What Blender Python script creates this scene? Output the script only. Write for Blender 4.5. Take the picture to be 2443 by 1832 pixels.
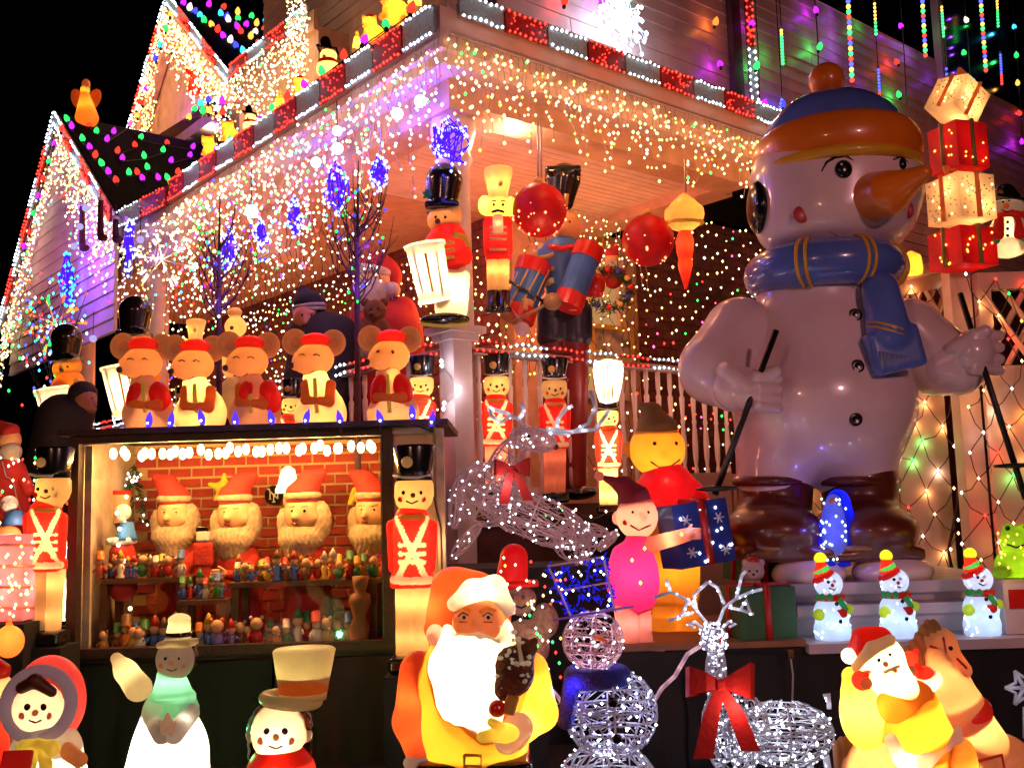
import bpy, math, random
import numpy as np
from mathutils import Vector, Matrix
random.seed(11); rng = np.random.default_rng(11)
for o in list(bpy.data.objects): bpy.data.objects.remove(o)
scene = bpy.context.scene
COL = scene.collection

# ---------------------------------------------------------------- camera, world, exposure
FOC, CX, CY, ROLL = 2450.0, 1221.5, 916.0, 0.03
TH = math.atan(289 / FOC)
fw = np.array([0, math.cos(TH), math.sin(TH)]); up0 = np.array([0, -math.sin(TH), math.cos(TH)]); rt0 = np.array([1.0, 0, 0])
UPV = math.cos(ROLL) * up0 + math.sin(ROLL) * rt0
RTV = math.cos(ROLL) * rt0 - math.sin(ROLL) * up0
CAM = np.array([0, 0, 1.6])
cd = bpy.data.cameras.new('camera'); cam = bpy.data.objects.new('camera', cd); COL.objects.link(cam)
cam.matrix_world = Matrix([[RTV[i], UPV[i], -fw[i], CAM[i]] for i in range(3)] + [[0, 0, 0, 1]])
cd.sensor_width = 36; cd.lens = 36 * FOC / 2443; cd.clip_start = .05; cd.clip_end = 500
scene.camera = cam
w = bpy.data.worlds.new('World'); scene.world = w; w.use_nodes = True
nt = w.node_tree; bg = nt.nodes['Background']
sky = nt.nodes.new('ShaderNodeTexSky'); sky.sky_type = 'NISHITA'; sky.sun_disc = False
sky.sun_elevation = math.radians(-8); sky.sun_rotation = math.radians(200)
nt.links.new(sky.outputs[0], bg.inputs[0]); bg.inputs[1].default_value = 0.05
scene.view_settings.view_transform = 'Standard'; scene.view_settings.look = 'None'
scene.view_settings.exposure = 0.0; scene.view_settings.gamma = 1.0
scene.view_settings.use_curve_mapping = False
scene.render.engine = 'CYCLES'
cy = scene.cycles
cy.use_denoising = True; cy.max_bounces = 6; cy.diffuse_bounces = 2; cy.glossy_bounces = 3
cy.transmission_bounces = 4; cy.transparent_max_bounces = 12; cy.sample_clamp_indirect = 2.0
cy.caustics_reflective = False; cy.caustics_refractive = False; cy.use_light_tree = True

LAMP_GAIN = 1.0
def lamp(pos, W, col=(1, .62, .32), r=.012, name='bulb_light'):
    l = bpy.data.lights.new(name, 'POINT'); l.energy = W * LAMP_GAIN; l.color = col[:3]; l.shadow_soft_size = r
    o = bpy.data.objects.new(name, l); COL.objects.link(o); o.location = pos
    return o
WARM = (1, .52, .2); PINK = (1, .42, .3); WHITE = (.85, .9, 1); RED = (1, .08, .04)

# ---------------------------------------------------------------- pixel -> place
def ray(px, py): return fw * FOC + (px - CX) * RTV + (CY - py) * UPV
def at(px, py, Y):
    d = ray(px, py); return CAM + d * (Y / d[1])
def scl(px, py, Y): return Y / ray(px, py)[1]

# house frame: K corner of the porch rail, U along the right front, V along the left front
K = np.array([-0.306, 5.75])
UU = np.array([math.sin(math.radians(50)), math.cos(math.radians(50))])
VV = np.array([-math.sin(math.radians(40)), math.cos(math.radians(40))])
def H(a, b, z):
    p = K + a * UU + b * VV; return np.array([p[0], p[1], z])
def on_a(px, py, a):
    d = ray(px, py); q = CAM[:2] - K; t = (a - q @ UU) / (d[:2] @ UU); return CAM + d * t
def on_b(px, py, b):
    d = ray(px, py); q = CAM[:2] - K; t = (b - q @ VV) / (d[:2] @ VV); return CAM + d * t

# ---------------------------------------------------------------- materials
MATS = {}
def _new(name):
    m = bpy.data.materials.new(name); m.use_nodes = True; return m, m.node_tree, m.node_tree.nodes['Principled BSDF']
def _noisecol(nt, col, amt, scale):
    tc = nt.nodes.new('ShaderNodeTexCoord')
    n = nt.nodes.new('ShaderNodeTexNoise'); n.inputs['Scale'].default_value = scale; n.inputs['Detail'].default_value = 5
    nt.links.new(tc.outputs['Object'], n.inputs['Vector'])
    r = nt.nodes.new('ShaderNodeMapRange'); r.inputs['From Min'].default_value = .25; r.inputs['From Max'].default_value = .75
    r.inputs['To Min'].default_value = 1 - amt; r.inputs['To Max'].default_value = 1 + amt * .5
    nt.links.new(n.outputs['Fac'], r.inputs['Value'])
    mx = nt.nodes.new('ShaderNodeVectorMath'); mx.operation = 'SCALE'; mx.inputs[0].default_value = col[:3]
    nt.links.new(r.outputs[0], mx.inputs['Scale'])
    return mx.outputs[0], n
def plain(name, col, rough=.6, metal=0, amt=.25, scale=8, bump=0.0, coat=0):
    if name in MATS: return MATS[name]
    m, nt, p = _new(name); c, n = _noisecol(nt, col, amt, scale)
    nt.links.new(c, p.inputs['Base Color']); p.inputs['Roughness'].default_value = rough; p.inputs['Metallic'].default_value = metal
    if coat: p.inputs['Coat Weight'].default_value = coat; p.inputs['Coat Roughness'].default_value = .08
    if bump:
        b = nt.nodes.new('ShaderNodeBump'); b.inputs['Strength'].default_value = bump; b.inputs['Distance'].default_value = .01
        n2 = nt.nodes.new('ShaderNodeTexNoise'); n2.inputs['Scale'].default_value = scale * 8
        tc = nt.nodes.new('ShaderNodeTexCoord'); nt.links.new(tc.outputs['Object'], n2.inputs['Vector'])
        nt.links.new(n2.outputs['Fac'], b.inputs['Height']); nt.links.new(b.outputs[0], p.inputs['Normal'])
    MATS[name] = m; return m
def blow(name, col, mix=.6, rough=.35, amt=.34, e=.09):
    """thin translucent plastic of a blow-mould figure, lit by the bulb inside it plus an added faint glow"""
    if name in MATS: return MATS[name]
    m, nt, p = _new(name); c, n = _noisecol(nt, col, amt, 7)
    nt.links.new(c, p.inputs['Base Color']); p.inputs['Roughness'].default_value = rough
    t = nt.nodes.new('ShaderNodeBsdfTranslucent'); nt.links.new(c, t.inputs[0])
    p.inputs['Emission Color'].default_value = (*col, 1); p.inputs['Emission Strength'].default_value = e / (1 - mix); m.cycles.emission_sampling = 'NONE'  # small emission added to fill parts without their own bulb
    x = nt.nodes.new('ShaderNodeMixShader'); x.inputs[0].default_value = mix
    nt.links.new(p.outputs[0], x.inputs[1]); nt.links.new(t.outputs[0], x.inputs[2])
    nt.links.new(x.outputs[0], nt.nodes['Material Output'].inputs[0])
    MATS[name] = m; return m
def glow(name, col, s, sample=False):
    if name in MATS: return MATS[name]
    m, nt, p = _new(name); nt.nodes.remove(p)
    e = nt.nodes.new('ShaderNodeEmission'); e.inputs[0].default_value = (*col[:3], 1); e.inputs[1].default_value = s
    nt.links.new(e.outputs[0], nt.nodes['Material Output'].inputs[0])
    m.cycles.emission_sampling = 'AUTO' if sample else 'NONE'
    MATS[name] = m; return m
def clear(name, col=(.9, .9, .95), alpha=.5, e=0.0):
    """cloudy acrylic rod"""
    if name in MATS: return MATS[name]
    m, nt, p = _new(name); p.inputs['Base Color'].default_value = (*col, 1); p.inputs['Roughness'].default_value = .15
    p.inputs['Specular IOR Level'].default_value = .9
    t = nt.nodes.new('ShaderNodeBsdfTranslucent'); t.inputs[0].default_value = (*col, 1)
    x = nt.nodes.new('ShaderNodeMixShader'); x.inputs[0].default_value = alpha
    nt.links.new(p.outputs[0], x.inputs[1]); nt.links.new(t.outputs[0], x.inputs[2])
    nt.links.new(x.outputs[0], nt.nodes['Material Output'].inputs[0])
    if e: p.inputs['Emission Color'].default_value = (*col, 1); p.inputs['Emission Strength'].default_value = e; m.cycles.emission_sampling = 'NONE'  # emission added to brighten the rods
    MATS[name] = m; return m
def glass(name='pane_glass'):
    if name in MATS: return MATS[name]
    m, nt, p = _new(name); nt.nodes.remove(p)
    g = nt.nodes.new('ShaderNodeBsdfGlossy'); g.inputs['Roughness'].default_value = .03
    t = nt.nodes.new('ShaderNodeBsdfTransparent'); x = nt.nodes.new('ShaderNodeMixShader'); x.inputs[0].default_value = .05
    nt.links.new(t.outputs[0], x.inputs[1]); nt.links.new(g.outputs[0], x.inputs[2])
    nt.links.new(x.outputs[0], nt.nodes['Material Output'].inputs[0]); MATS[name] = m; return m

EC = {'warm': (1, .6, .22), 'white': (1, .86, .66), 'cool': (.75, .86, 1), 'red': (1, .035, .02), 'green': (.03, 1, .14), 'blue': (.05, .06, 1),
      'purple': (.5, .02, 1), 'gold': (1, .42, .06), 'cyan': (.05, .6, 1), 'pink': (1, .1, .35), 'yellow': (1, .75, .1), 'orange': (1, .22, .03)}
EK = list(EC)
def em(k): return glow('lit_' + k, EC[k], {'warm': 6, 'white': 7, 'cool': 8, 'gold': 5}.get(k, 5))
def c9m(k): return glow('large_bulb_' + k, EC[k], 2.2)

# ---------------------------------------------------------------- mesh builder
class M:
    def __init__(s): s.v = []; s.f = []; s.m = []; s.n = 0
    def add(s, vs, fs, mi=0):
        s.v.append(np.asarray(vs, float)); s.f += [tuple(i + s.n for i in f) for f in fs]; s.m += [mi] * len(fs); s.n += len(vs); return s
    def box8(s, p, mi=0):  # 4 bottom + 4 top
        return s.add(p, [(3, 2, 1, 0), (4, 5, 6, 7), (0, 1, 5, 4), (1, 2, 6, 5), (2, 3, 7, 6), (3, 0, 4, 7)], mi)
    def box(s, c, h, mi=0, R=None):
        q = np.array([(-1, -1, -1), (1, -1, -1), (1, 1, -1), (-1, 1, -1), (-1, -1, 1), (1, -1, 1), (1, 1, 1), (-1, 1, 1)], float) * np.array(h)
        if R is not None: q = q @ np.array(R).T
        return s.box8(q + np.array(c), mi)
    def hbox(s, a0, a1, b0, b1, z0, z1, mi=0):
        return s.box8([H(a0, b0, z0), H(a1, b0, z0), H(a1, b1, z0), H(a0, b1, z0), H(a0, b0, z1), H(a1, b0, z1), H(a1, b1, z1), H(a0, b1, z1)], mi)
    def tube(s, pts, r, seg=5, mi=0, cap=True):
        P = [np.asarray(p, float) for p in pts]; n = len(P); rs = r if hasattr(r, '__len__') else [r] * n
        vs = []; prev = None
        for i in range(n):
            t = P[min(i + 1, n - 1)] - P[max(i - 1, 0)]; t = t / (np.linalg.norm(t) + 1e-9)
            if prev is None: a = np.cross(t, (0, 0, 1) if abs(t[2]) < .9 else (1, 0, 0))
            else: a = prev - t * (prev @ t)
            a = a / (np.linalg.norm(a) + 1e-9); b = np.cross(t, a); prev = a
            for k in range(seg):
                th = 2 * math.pi * k / seg; vs.append(P[i] + rs[i] * (math.cos(th) * a + math.sin(th) * b))
        fs = [(i * seg + k, i * seg + (k + 1) % seg, (i + 1) * seg + (k + 1) % seg, (i + 1) * seg + k) for i in range(n - 1) for k in range(seg)]
        if cap: fs += [tuple(range(seg))[::-1], tuple((n - 1) * seg + k for k in range(seg))]
        return s.add(vs, fs, mi)
    def lathe(s, prof, c=(0, 0, 0), seg=20, mi=0, sy=1, A=None, mis=None):  # prof [(r,z)]
        vs = []; fs = []; n = len(prof)
        for r, z in prof:
            for k in range(seg):
                th = 2 * math.pi * k / seg; vs.append((r * math.cos(th), r * math.sin(th) * sy, z))
        vs = np.array(vs)
        if A is not None: vs = vs @ np.array(A).T
        vs = vs + np.array(c)
        b = s.n
        for i in range(n - 1):
            s_f = [(i * seg + k, i * seg + (k + 1) % seg, (i + 1) * seg + (k + 1) % seg, (i + 1) * seg + k) for k in range(seg)]
            s.f += [tuple(q + b for q in f) for f in s_f]; s.m += [mis[i] if mis else mi] * seg
        s.f += [tuple(b + k for k in range(seg))[::-1], tuple(b + (n - 1) * seg + k for k in range(seg))]; s.m += [mis[0] if mis else mi, mis[-1] if mis else mi]
        s.v.append(vs); s.n += len(vs); return s
    def ball(s, c, r, seg=12, rings=7, mi=0, A=None):
        r = (r, r, r) if not hasattr(r, '__len__') else r
        prof = [(max(1e-4, math.sin(math.pi * i / rings)), -math.cos(math.pi * i / rings)) for i in range(rings + 1)]
        B = np.diag(r) if A is None else np.array(A) @ np.diag(r)
        return s.lathe(prof, c, seg, mi, 1, B)
    def octs(s, pos, r, mi=0, zs=1.3):
        pos = np.asarray(pos, float)
        o = np.array([(1, 0, 0), (0, 1, 0), (-1, 0, 0), (0, -1, 0), (0, 0, zs), (0, 0, -zs)], float) * r
        F = [(0, 1, 4), (1, 2, 4), (2, 3, 4), (3, 0, 4), (1, 0, 5), (2, 1, 5), (3, 2, 5), (0, 3, 5)]
        for p in pos: s.add(o + p, F, mi)
        return s
    def mesh(s, name, mats, smooth=False, scale=1.0):
        me = bpy.data.meshes.new(name); v = np.concatenate(s.v) * scale if s.v else np.zeros((0, 3))
        me.from_pydata(v.tolist(), [], s.f); mats = mats if isinstance(mats, (list, tuple)) else [mats]
        for m in mats: me.materials.append(m)
        if len(mats) > 1: me.polygons.foreach_set('material_index', s.m)
        if smooth: me.polygons.foreach_set('use_smooth', [True] * len(me.polygons))
        me.update(); return me
def link(name, me, parent=None, loc=None):
    o = bpy.data.objects.new(name, me); COL.objects.link(o)
    if parent is not None: o.parent = parent
    if loc is not None: o.location = loc
    return o
def tag(o, label=None, cat=None, group=None, kind=None):
    if label: o['label'] = label
    if cat: o['category'] = cat
    if group: o['group'] = group
    if kind: o['kind'] = kind
    return o
def thing(name, label, cat, loc=(0, 0, 0), group=None):
    o = bpy.data.objects.new(name, None); o.empty_display_size = .1; COL.objects.link(o); o.location = loc
    return tag(o, label, cat, group)
def wpart(name, m, mats, parent, smooth=False, kind=None, label=None):
    """part built in world coordinates under a parent standing anywhere unrotated"""
    me = m.mesh(name, mats, smooth)
    o = link(name, me, parent)
    if parent is not None:
        L = np.zeros(3); q = parent
        while q is not None: L += np.array(q.location); q = q.parent
        me.transform(Matrix.Translation(-Vector(L)))
    if kind: o['kind'] = kind
    if label: o['label'] = label
    return o
def dup(root, loc, label=None, s=1.0, rz=0.0, group=None, swap=None):
    def cp(o, par):
        c = o.copy(); COL.objects.link(c)
        if par is not None: c.parent = par
        for ch in CH.get(o.name, []): CH.setdefault(c.name, []).append(cp(ch, c))
        return c
    r = cp(root, None); r.location = loc; r.scale = (s, s, s); r.rotation_euler = (0, 0, rz)
    if label: r['label'] = label
    if group: r['group'] = group
    return r
CH = {}
def reg(root):
    for o in bpy.data.objects:
        if o.parent is not None and o.name not in CH.get(o.parent.name + '|seen', []): pass
def build_children(root):
    todo = [root]
    kids = {}
    for o in COL.objects:
        if o.parent: kids.setdefault(o.parent.name, []).append(o)
    while todo:
        q = todo.pop(); CH[q.name] = kids.get(q.name, []); todo += CH[q.name]

# ---------------------------------------------------------------- implicit-surface sculptor
def E(c, r, m=0, R=None, neg=False): return ('e', np.array(c, float), np.array(r if hasattr(r, '__len__') else (r, r, r), float), m, R, neg)
def Cp(a, b, ra, rb=None, m=0, neg=False): return ('c', np.array(a, float), np.array(b, float), ra, ra if rb is None else rb, m, neg)
def Bx(c, h, rd, m=0, R=None, neg=False): return ('b', np.array(c, float), np.array(h, float), rd, m, R, neg)
def To(c, R0, r, m=0, R=None, neg=False, sq=1.0): return ('t', np.array(c, float), R0, r, m, R, neg, sq)
def dist(p, X):
    k = p[0]
    if k == 'e':
        q = X - p[1]
        if p[4] is not None: q = q @ np.array(p[4])
        k0 = np.sqrt(((q / p[2]) ** 2).sum(-1)); k1 = np.sqrt(((q / p[2] ** 2) ** 2).sum(-1)) + 1e-9
        return k0 * (k0 - 1) / k1
    if k == 'c':
        a, b, ra, rb = p[1:5]; ba = b - a; q = X - a
        h = np.clip((q @ ba) / (ba @ ba + 1e-9), 0, 1); return np.sqrt(((q - h[..., None] * ba) ** 2).sum(-1)) - (ra + (rb - ra) * h)
    if k == 'b':
        q = X - p[1]
        if p[5] is not None: q = q @ np.array(p[5])
        q = np.abs(q) - (p[2] - p[3]); return np.sqrt((np.maximum(q, 0) ** 2).sum(-1)) + np.minimum(q.max(-1), 0) - p[3]
    if k == 't':
        q = X - p[1]
        if p[5] is not None: q = q @ np.array(p[5])
        l = np.sqrt(q[..., 0] ** 2 + (q[..., 1]) ** 2) - p[2]; return np.sqrt(l ** 2 + (q[..., 2] * p[7]) ** 2) - p[3]
def isneg(p): return p[{'e': 5, 'c': 6, 'b': 6, 't': 6}[p[0]]]
def pmat(p): return p[{'e': 3, 'c': 5, 'b': 4, 't': 4}[p[0]]]
def bounds(p):
    if p[0] == 'e': r = p[2].max() if p[4] is not None else p[2]; return p[1] - r, p[1] + r
    if p[0] == 'c': r = max(p[3], p[4]); return np.minimum(p[1], p[2]) - r, np.maximum(p[1], p[2]) + r
    if p[0] == 'b': r = np.linalg.norm(p[2]) if p[5] is not None else p[2]; return p[1] - r, p[1] + r
    r = p[2] + p[3]; return p[1] - r, p[1] + r
def sculpt(prims, h, k=6.0, noise=None):
    pos = [p for p in prims if not isneg(p)]; neg = [p for p in prims if isneg(p)]
    lo = np.min([bounds(p)[0] for p in pos], 0) - 2 * h; hi = np.max([bounds(p)[1] for p in pos], 0) + 2 * h
    n = np.maximum(4, np.ceil((hi - lo) / h).astype(int)); 
    g = [lo[i] + h * np.arange(n[i] + 1) for i in range(3)]
    X = np.stack(np.meshgrid(*g, indexing='ij'), -1).astype(np.float32)
    F = None
    for p in pos:
        d = dist(p, X)
        if F is None: F = d
        else:
            t = np.maximum(k - np.abs(F - d), 0) / k; F = np.minimum(F, d) - t * t * k * .25
    for p in neg: F = np.maximum(F, -dist(p, X))
    if noise is not None: F = F + noise(X)
    ins = F < 0
    c = [ins[i:n[0] + i, j:n[1] + j, l:n[2] + l] for i in (0, 1) for j in (0, 1) for l in (0, 1)]
    s = sum(q.astype(np.int8) for q in c); act = (s > 0) & (s < 8)
    idx = np.argwhere(act); ids = -np.ones(act.shape, int); ids[act] = np.arange(len(idx))
    acc = np.zeros((len(idx), 3)); cnt = np.zeros(len(idx))
    offs = [(i, j, l) for i in (0, 1) for j in (0, 1) for l in (0, 1)]
    for a in range(8):
        for b in range(a + 1, 8):
            oa, ob = np.array(offs[a]), np.array(offs[b])
            if abs(oa - ob).sum() != 1: continue
            ia, ib = idx + oa, idx + ob
            fa, fb = F[tuple(ia.T)], F[tuple(ib.T)]; mk = (fa < 0) != (fb < 0)
            t = np.where(mk, fa / (fa - fb + 1e-12), 0)[:, None]
            acc += np.where(mk[:, None], ia + t * (ob - oa), 0); cnt += mk
    V = lo + h * acc / cnt[:, None]
    faces = []
    for ax in range(3):
        sl0 = [slice(None)] * 3; sl1 = [slice(None)] * 3; sl0[ax] = slice(0, -1); sl1[ax] = slice(1, None)
        A, B = ins[tuple(sl0)], ins[tuple(sl1)]; e = np.argwhere(A != B)
        o1, o2 = [i for i in range(3) if i != ax]
        e = e[(e[:, o1] > 0) & (e[:, o2] > 0) & (e[:, o1] < n[o1]) & (e[:, o2] < n[o2])]
        if not len(e): continue
        d1 = np.zeros(3, int); d1[o1] = 1; d2 = np.zeros(3, int); d2[o2] = 1
        q = np.stack([ids[tuple((e - d1 - d2).T)], ids[tuple((e - d2).T)], ids[tuple(e.T)], ids[tuple((e - d1).T)]], 1)
        fl = A[tuple(e.T)]
        if ax == 1: fl = ~fl
        q[~fl] = q[~fl][:, ::-1]
        faces.append(q)
    Fc = np.concatenate(faces)
    mi = np.zeros(len(Fc), int)
    if len({pmat(p) for p in pos}) > 1:
        cen = V[Fc].mean(1).astype(np.float32); D = np.stack([dist(p, cen) for p in pos]); mi = np.array([pmat(p) for p in pos])[D.argmin(0)]
    return V, Fc, mi
def rotx(t): c, s = math.cos(t), math.sin(t); return np.array([(1, 0, 0), (0, c, -s), (0, s, c)])
def roty(t): c, s = math.cos(t), math.sin(t); return np.array([(c, 0, s), (0, 1, 0), (-s, 0, c)])   # + leans the top to the right
def rotz(t): c, s = math.cos(t), math.sin(t); return np.array([(c, -s, 0), (s, c, 0), (0, 0, 1)])

PRIMS = {}
class Fig:
    """one figure: built in photo-pixel units round its base (x, y) and given its real size at depth Y"""
    def __init__(s, name, label, cat, x, y, Y, group=None):
        s.x, s.y, s.Y = x, y, Y; s.t = scl(x, y, Y); s.loc = at(x, y, Y)
        s.root = thing(name, label, cat, s.loc, group)
    def P(s, x, y, d=0.0):
        return (at(x, y, s.Y + d * s.t) - s.loc) / s.t
    def front(s, prims, k, x, y, off=0.0):
        ds = np.arange(-330.0, 250.0, 2.0); X = np.array([s.P(x, y, d) for d in ds[[0, -1]]]); u = (ds - ds[0]) / (ds[-1] - ds[0]); X = X[0] + (X[1] - X[0]) * u[:, None]
        F = None
        for p in prims:
            if isneg(p): continue
            d = dist(p, X)
            if F is None: F = d
            else: t = np.maximum(k - np.abs(F - d), 0) / k; F = np.minimum(F, d) - t * t * k * .25
        for p in prims:
            if isneg(p): F = np.maximum(F, -dist(p, X))
        h = np.argwhere(F < 0)
        return None if not len(h) else X[h[0][0]] - np.array((0, off, 0))
    def sd(s, name, prims, mats, h=4.0, k=6.0, parent=None, label=None, noise=None):
        V, F, mi = sculpt(prims, h, k, noise)
        me = bpy.data.meshes.new(name); me.from_pydata((V * s.t).tolist(), [], F.tolist())
        mats = mats if isinstance(mats, (list, tuple)) else [mats]
        for m in mats: me.materials.append(m)
        if len(mats) > 1: me.polygons.foreach_set('material_index', mi.astype('i'))
        me.polygons.foreach_set('use_smooth', [True] * len(me.polygons)); me.update()
        o = link(name, me, parent or s.root); PRIMS[o.name] = (prims, k)
        if label: o['label'] = label
        return o
    def ob(s, name, m, mats, parent=None, smooth=True, kind=None, label=None):
        o = link(name, m.mesh(name, mats, smooth, s.t), parent or s.root)
        if kind: o['kind'] = kind
        if label: o['label'] = label
        return o
    def lamp(s, x, y, d, W, col=WARM, r=.015): return lamp(s.loc + s.P(x, y, d) * s.t, W, col, r)
# ================================================================ SETTING
M_siding = plain('painted_siding', (.6, .42, .36), .45, amt=.3, scale=3)
M_white = plain('white_gloss_paint', (.76, .58, .5), .4, amt=.2, scale=6)
M_peach = plain('peach_paint', (.62, .36, .22), .5, amt=.25)
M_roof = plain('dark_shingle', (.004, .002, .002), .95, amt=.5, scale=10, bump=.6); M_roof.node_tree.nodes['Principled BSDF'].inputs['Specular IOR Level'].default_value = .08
M_brick = plain('porch_brick', (.16, .03, .022), .85, amt=.5, scale=6, bump=.5)
M_mortar = plain('mortar', (.12, .06, .05), .9)
M_black = plain('black_cloth', (.006, .006, .009), .85, amt=.4)
M_wire = plain('dark_green_wire', (.012, .016, .01), .6)
M_wirew = plain('white_wire', (.4, .33, .3), .5)
M_deck = plain('deck_boards', (.1, .05, .03), .6, amt=.4)

def struct(name, m, mats, smooth=False):
    o = link(name, m.mesh(name, mats, smooth)); o['kind'] = 'structure'; return o
g = M(); g.add([(-60, -20, 0), (60, -20, 0), (60, 120, 0), (-60, 120, 0)], [(0, 1, 2, 3)])
struct('ground', g, plain('asphalt', (.035, .03, .03), .9, amt=.4, scale=3, bump=.4))
g = M(); g.box8([(-6, 2.4, .004), (6, 2.4, .004), (6, 9, .004), (-6, 9, .004), (-6, 2.4, .5), (6, 2.4, .5), (6, 9, .5), (-6, 9, .5)])
struct('yard_terrace', g, plain('terrace_soil', (.03, .016, .012), .95, amt=.5, bump=.6))

# ---- the house: one building, its pieces are parts
house = thing('corner_house', 'corner house of pale siding covered all over in coloured lights', 'house', H(0, 0, 0))
def hp(name, m, mats, smooth=False, kind=None, label=None, par=None): return wpart(name, m, mats, par or house, smooth, kind, label)
# second storey siding planks, lapped
def planks(fn, z0, z1, step, mat, par=None):
    z = z0; out = []
    while z < z1 - .01:
        zt = min(z + step, z1); m = M()
        p = [np.array(q) for q in fn(z, zt)]; cut = sorted(random.uniform(.12, .88) for _ in range(2)); cut = [0] + [c for c in cut] + [1]
        for c0, c1 in zip(cut, cut[1:]):
            if c1 - c0 < .06: continue
            j = random.uniform(-.0015, .0015) * np.array((*VV, 0)); m = M(); m.box8([p[0] + (p[1] - p[0]) * c0 + j, p[0] + (p[1] - p[0]) * (c1 - .0012) + j, p[3] + (p[2] - p[3]) * (c1 - .0012), p[3] + (p[2] - p[3]) * c0, p[4] + (p[5] - p[4]) * c0 + j, p[4] + (p[5] - p[4]) * (c1 - .0012) + j, p[7] + (p[6] - p[7]) * (c1 - .0012), p[7] + (p[6] - p[7]) * c0])
            out.append(hp('siding_plank', m, mat, par=par))
        z += step
    return out
def plank_b(a0, a1, b, d=.022, t=.006):   # faces toward -V (right hand wall)
    return lambda z, zt: [H(a0, b - d, z), H(a1, b - d, z), H(a1, b + .02, z), H(a0, b + .02, z), H(a0, b - t, zt), H(a1, b - t, zt), H(a1, b + .02, zt), H(a0, b + .02, zt)]
def plank_a(b0, b1, a, d=.022, t=.006):
    return lambda z, zt: [H(a - d, b1, z), H(a - d, b0, z), H(a + .02, b0, z), H(a + .02, b1, z), H(a - t, b1, zt), H(a - t, b0, zt), H(a + .02, b0, zt), H(a + .02, b1, zt)]
planks(plank_b(1.62, 9.2, 1.6), 4.35, 7.2, .135, M_siding)
planks(plank_b(9.2, 14.0, 1.6), 4.35, 7.0, .135, M_siding)
planks(plank_a(1.6, 5.6, 1.6), 4.5, 7.6, .135, plain('peach_siding', (.62, .42, .34), .5, amt=.12))
m = M(); m.hbox(1.55, 1.66, 1.55, 1.66, 4.4, 8); hp('corner_board', m, plain('dark_trim', (.05, .02, .03), .5))
m = M(); m.hbox(4.72, 4.86, 1.5, 1.57, 4.5, 8); hp('downspout', m, plain('dark_trim', (.05, .02, .03), .5))
m = M(); m.hbox(9.2, 14, 1.64, 1.7, 7.0, 9.5); hp('window', m, plain('dark_window', (.006, .004, .008), .15))
m = M(); m.hbox(9.1, 9.22, 1.5, 1.6, 6.9, 9.5); m.hbox(9.22, 14, 1.5, 1.6, 6.9, 7.02); hp('window_frame', m, M_siding)

# porch roof, fascia, beam, ceiling
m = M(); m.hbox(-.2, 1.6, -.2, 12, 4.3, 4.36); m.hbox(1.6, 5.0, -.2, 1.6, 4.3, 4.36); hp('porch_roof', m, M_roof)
m = M(); m.hbox(-.25, -.2, -.25, 4.6, 4.12, 4.36); hp('fascia', m, M_white)
m = M(); m.hbox(-.2, 2.9, -.25, -.2, 4.12, 4.4); hp('fascia', m, M_white)
m = M(); m.hbox(-.2, -.05, -.2, 5, 4.06, 4.12); m.hbox(-.05, 2.9, -.2, -.05, 4.06, 4.12); hp('soffit_moulding', m, M_white)
m = M(); m.hbox(-.05, .2, -.05, 8, 3.88, 4.06); hp('porch_beam', m, M_peach)
m = M(); m.hbox(.2, 2.75, -.05, .2, 3.92, 4.06); hp('porch_beam', m, M_peach)
m = M(); m.hbox(2.6, 2.85, .2, 1.8, 3.92, 4.06); hp('porch_beam', m, M_peach)
for i in range(22):   # beadboard ceiling boards
    b = .22 + i * .075
    m = M(); m.hbox(.2, 2.62, b, b + .068, 4.0, 4.03); hp('ceiling_board', m, M_white)
for i in range(50):
    b = 1.88 + i * .12
    m = M(); m.hbox(.2, 1.8, b, b + .112, 4.0, 4.03); hp('ceiling_board', m, M_peach)
# back walls
def bricks(fn_box, fn_back, L, z0, z1, par, skip=None, named=0):
    big = M(); hgt, ln, j = .072, .21, .011; n = 0; row = 0; z = z0
    while z + hgt < z1:
        x = -(ln / 2 if row % 2 else 0)
        while x < L:
            x0, x1 = max(x, 0), min(x + ln, L)
            if x1 - x0 > .03 and not (skip and skip(.5 * (x0 + x1), z)):
                fn_box(big, x0, x1, z, z + hgt, random.uniform(0, .006))
            x += ln + j
        z += hgt + j; row += 1
    hp('brickwork', big, [M_brick], kind='stuff')
    bk = M(); fn_back(bk); hp('mortar_bed', bk, M_mortar)
bricks(lambda m, x0, x1, z, zt, o: m.hbox(1.8 - .012 - o, 1.82, 1.8 + x0, 1.8 + x1, z, zt), lambda m: m.hbox(1.8, 1.95, 1.8, 9.5, 1.6, 4.0), 7.7, 1.6, 4.0, house)
bricks(lambda m, x0, x1, z, zt, o: m.hbox(3.45 + x0, 3.45 + x1, 1.8 - .012 - o, 1.82, z, zt), lambda m: m.hbox(3.45, 12, 1.8, 1.95, .5, 4.35), 6.0, 1.2, 4.35, house)
m = M(); m.hbox(1.8, 3.45, 1.8, 1.95, 1.6, 4.0); hp('entry_wall', m, M_peach)
# lit porch windows
wn = hp('window_frame', M().hbox(2.2, 2.28, 1.74, 1.8, 2.5, 3.8).hbox(3.15, 3.23, 1.74, 1.8, 2.5, 3.8).hbox(2.28, 3.15, 1.74, 1.8, 3.74, 3.8).hbox(2.28, 3.15, 1.74, 1.8, 2.5, 2.56).hbox(2.28, 3.15, 1.75, 1.79, 3.12, 3.17), M_white)
wpart('pane', M().hbox(2.28, 3.15, 1.785, 1.795, 2.56, 3.74), glow('lit_curtain', (1, .5, .18), .5), wn)
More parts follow.
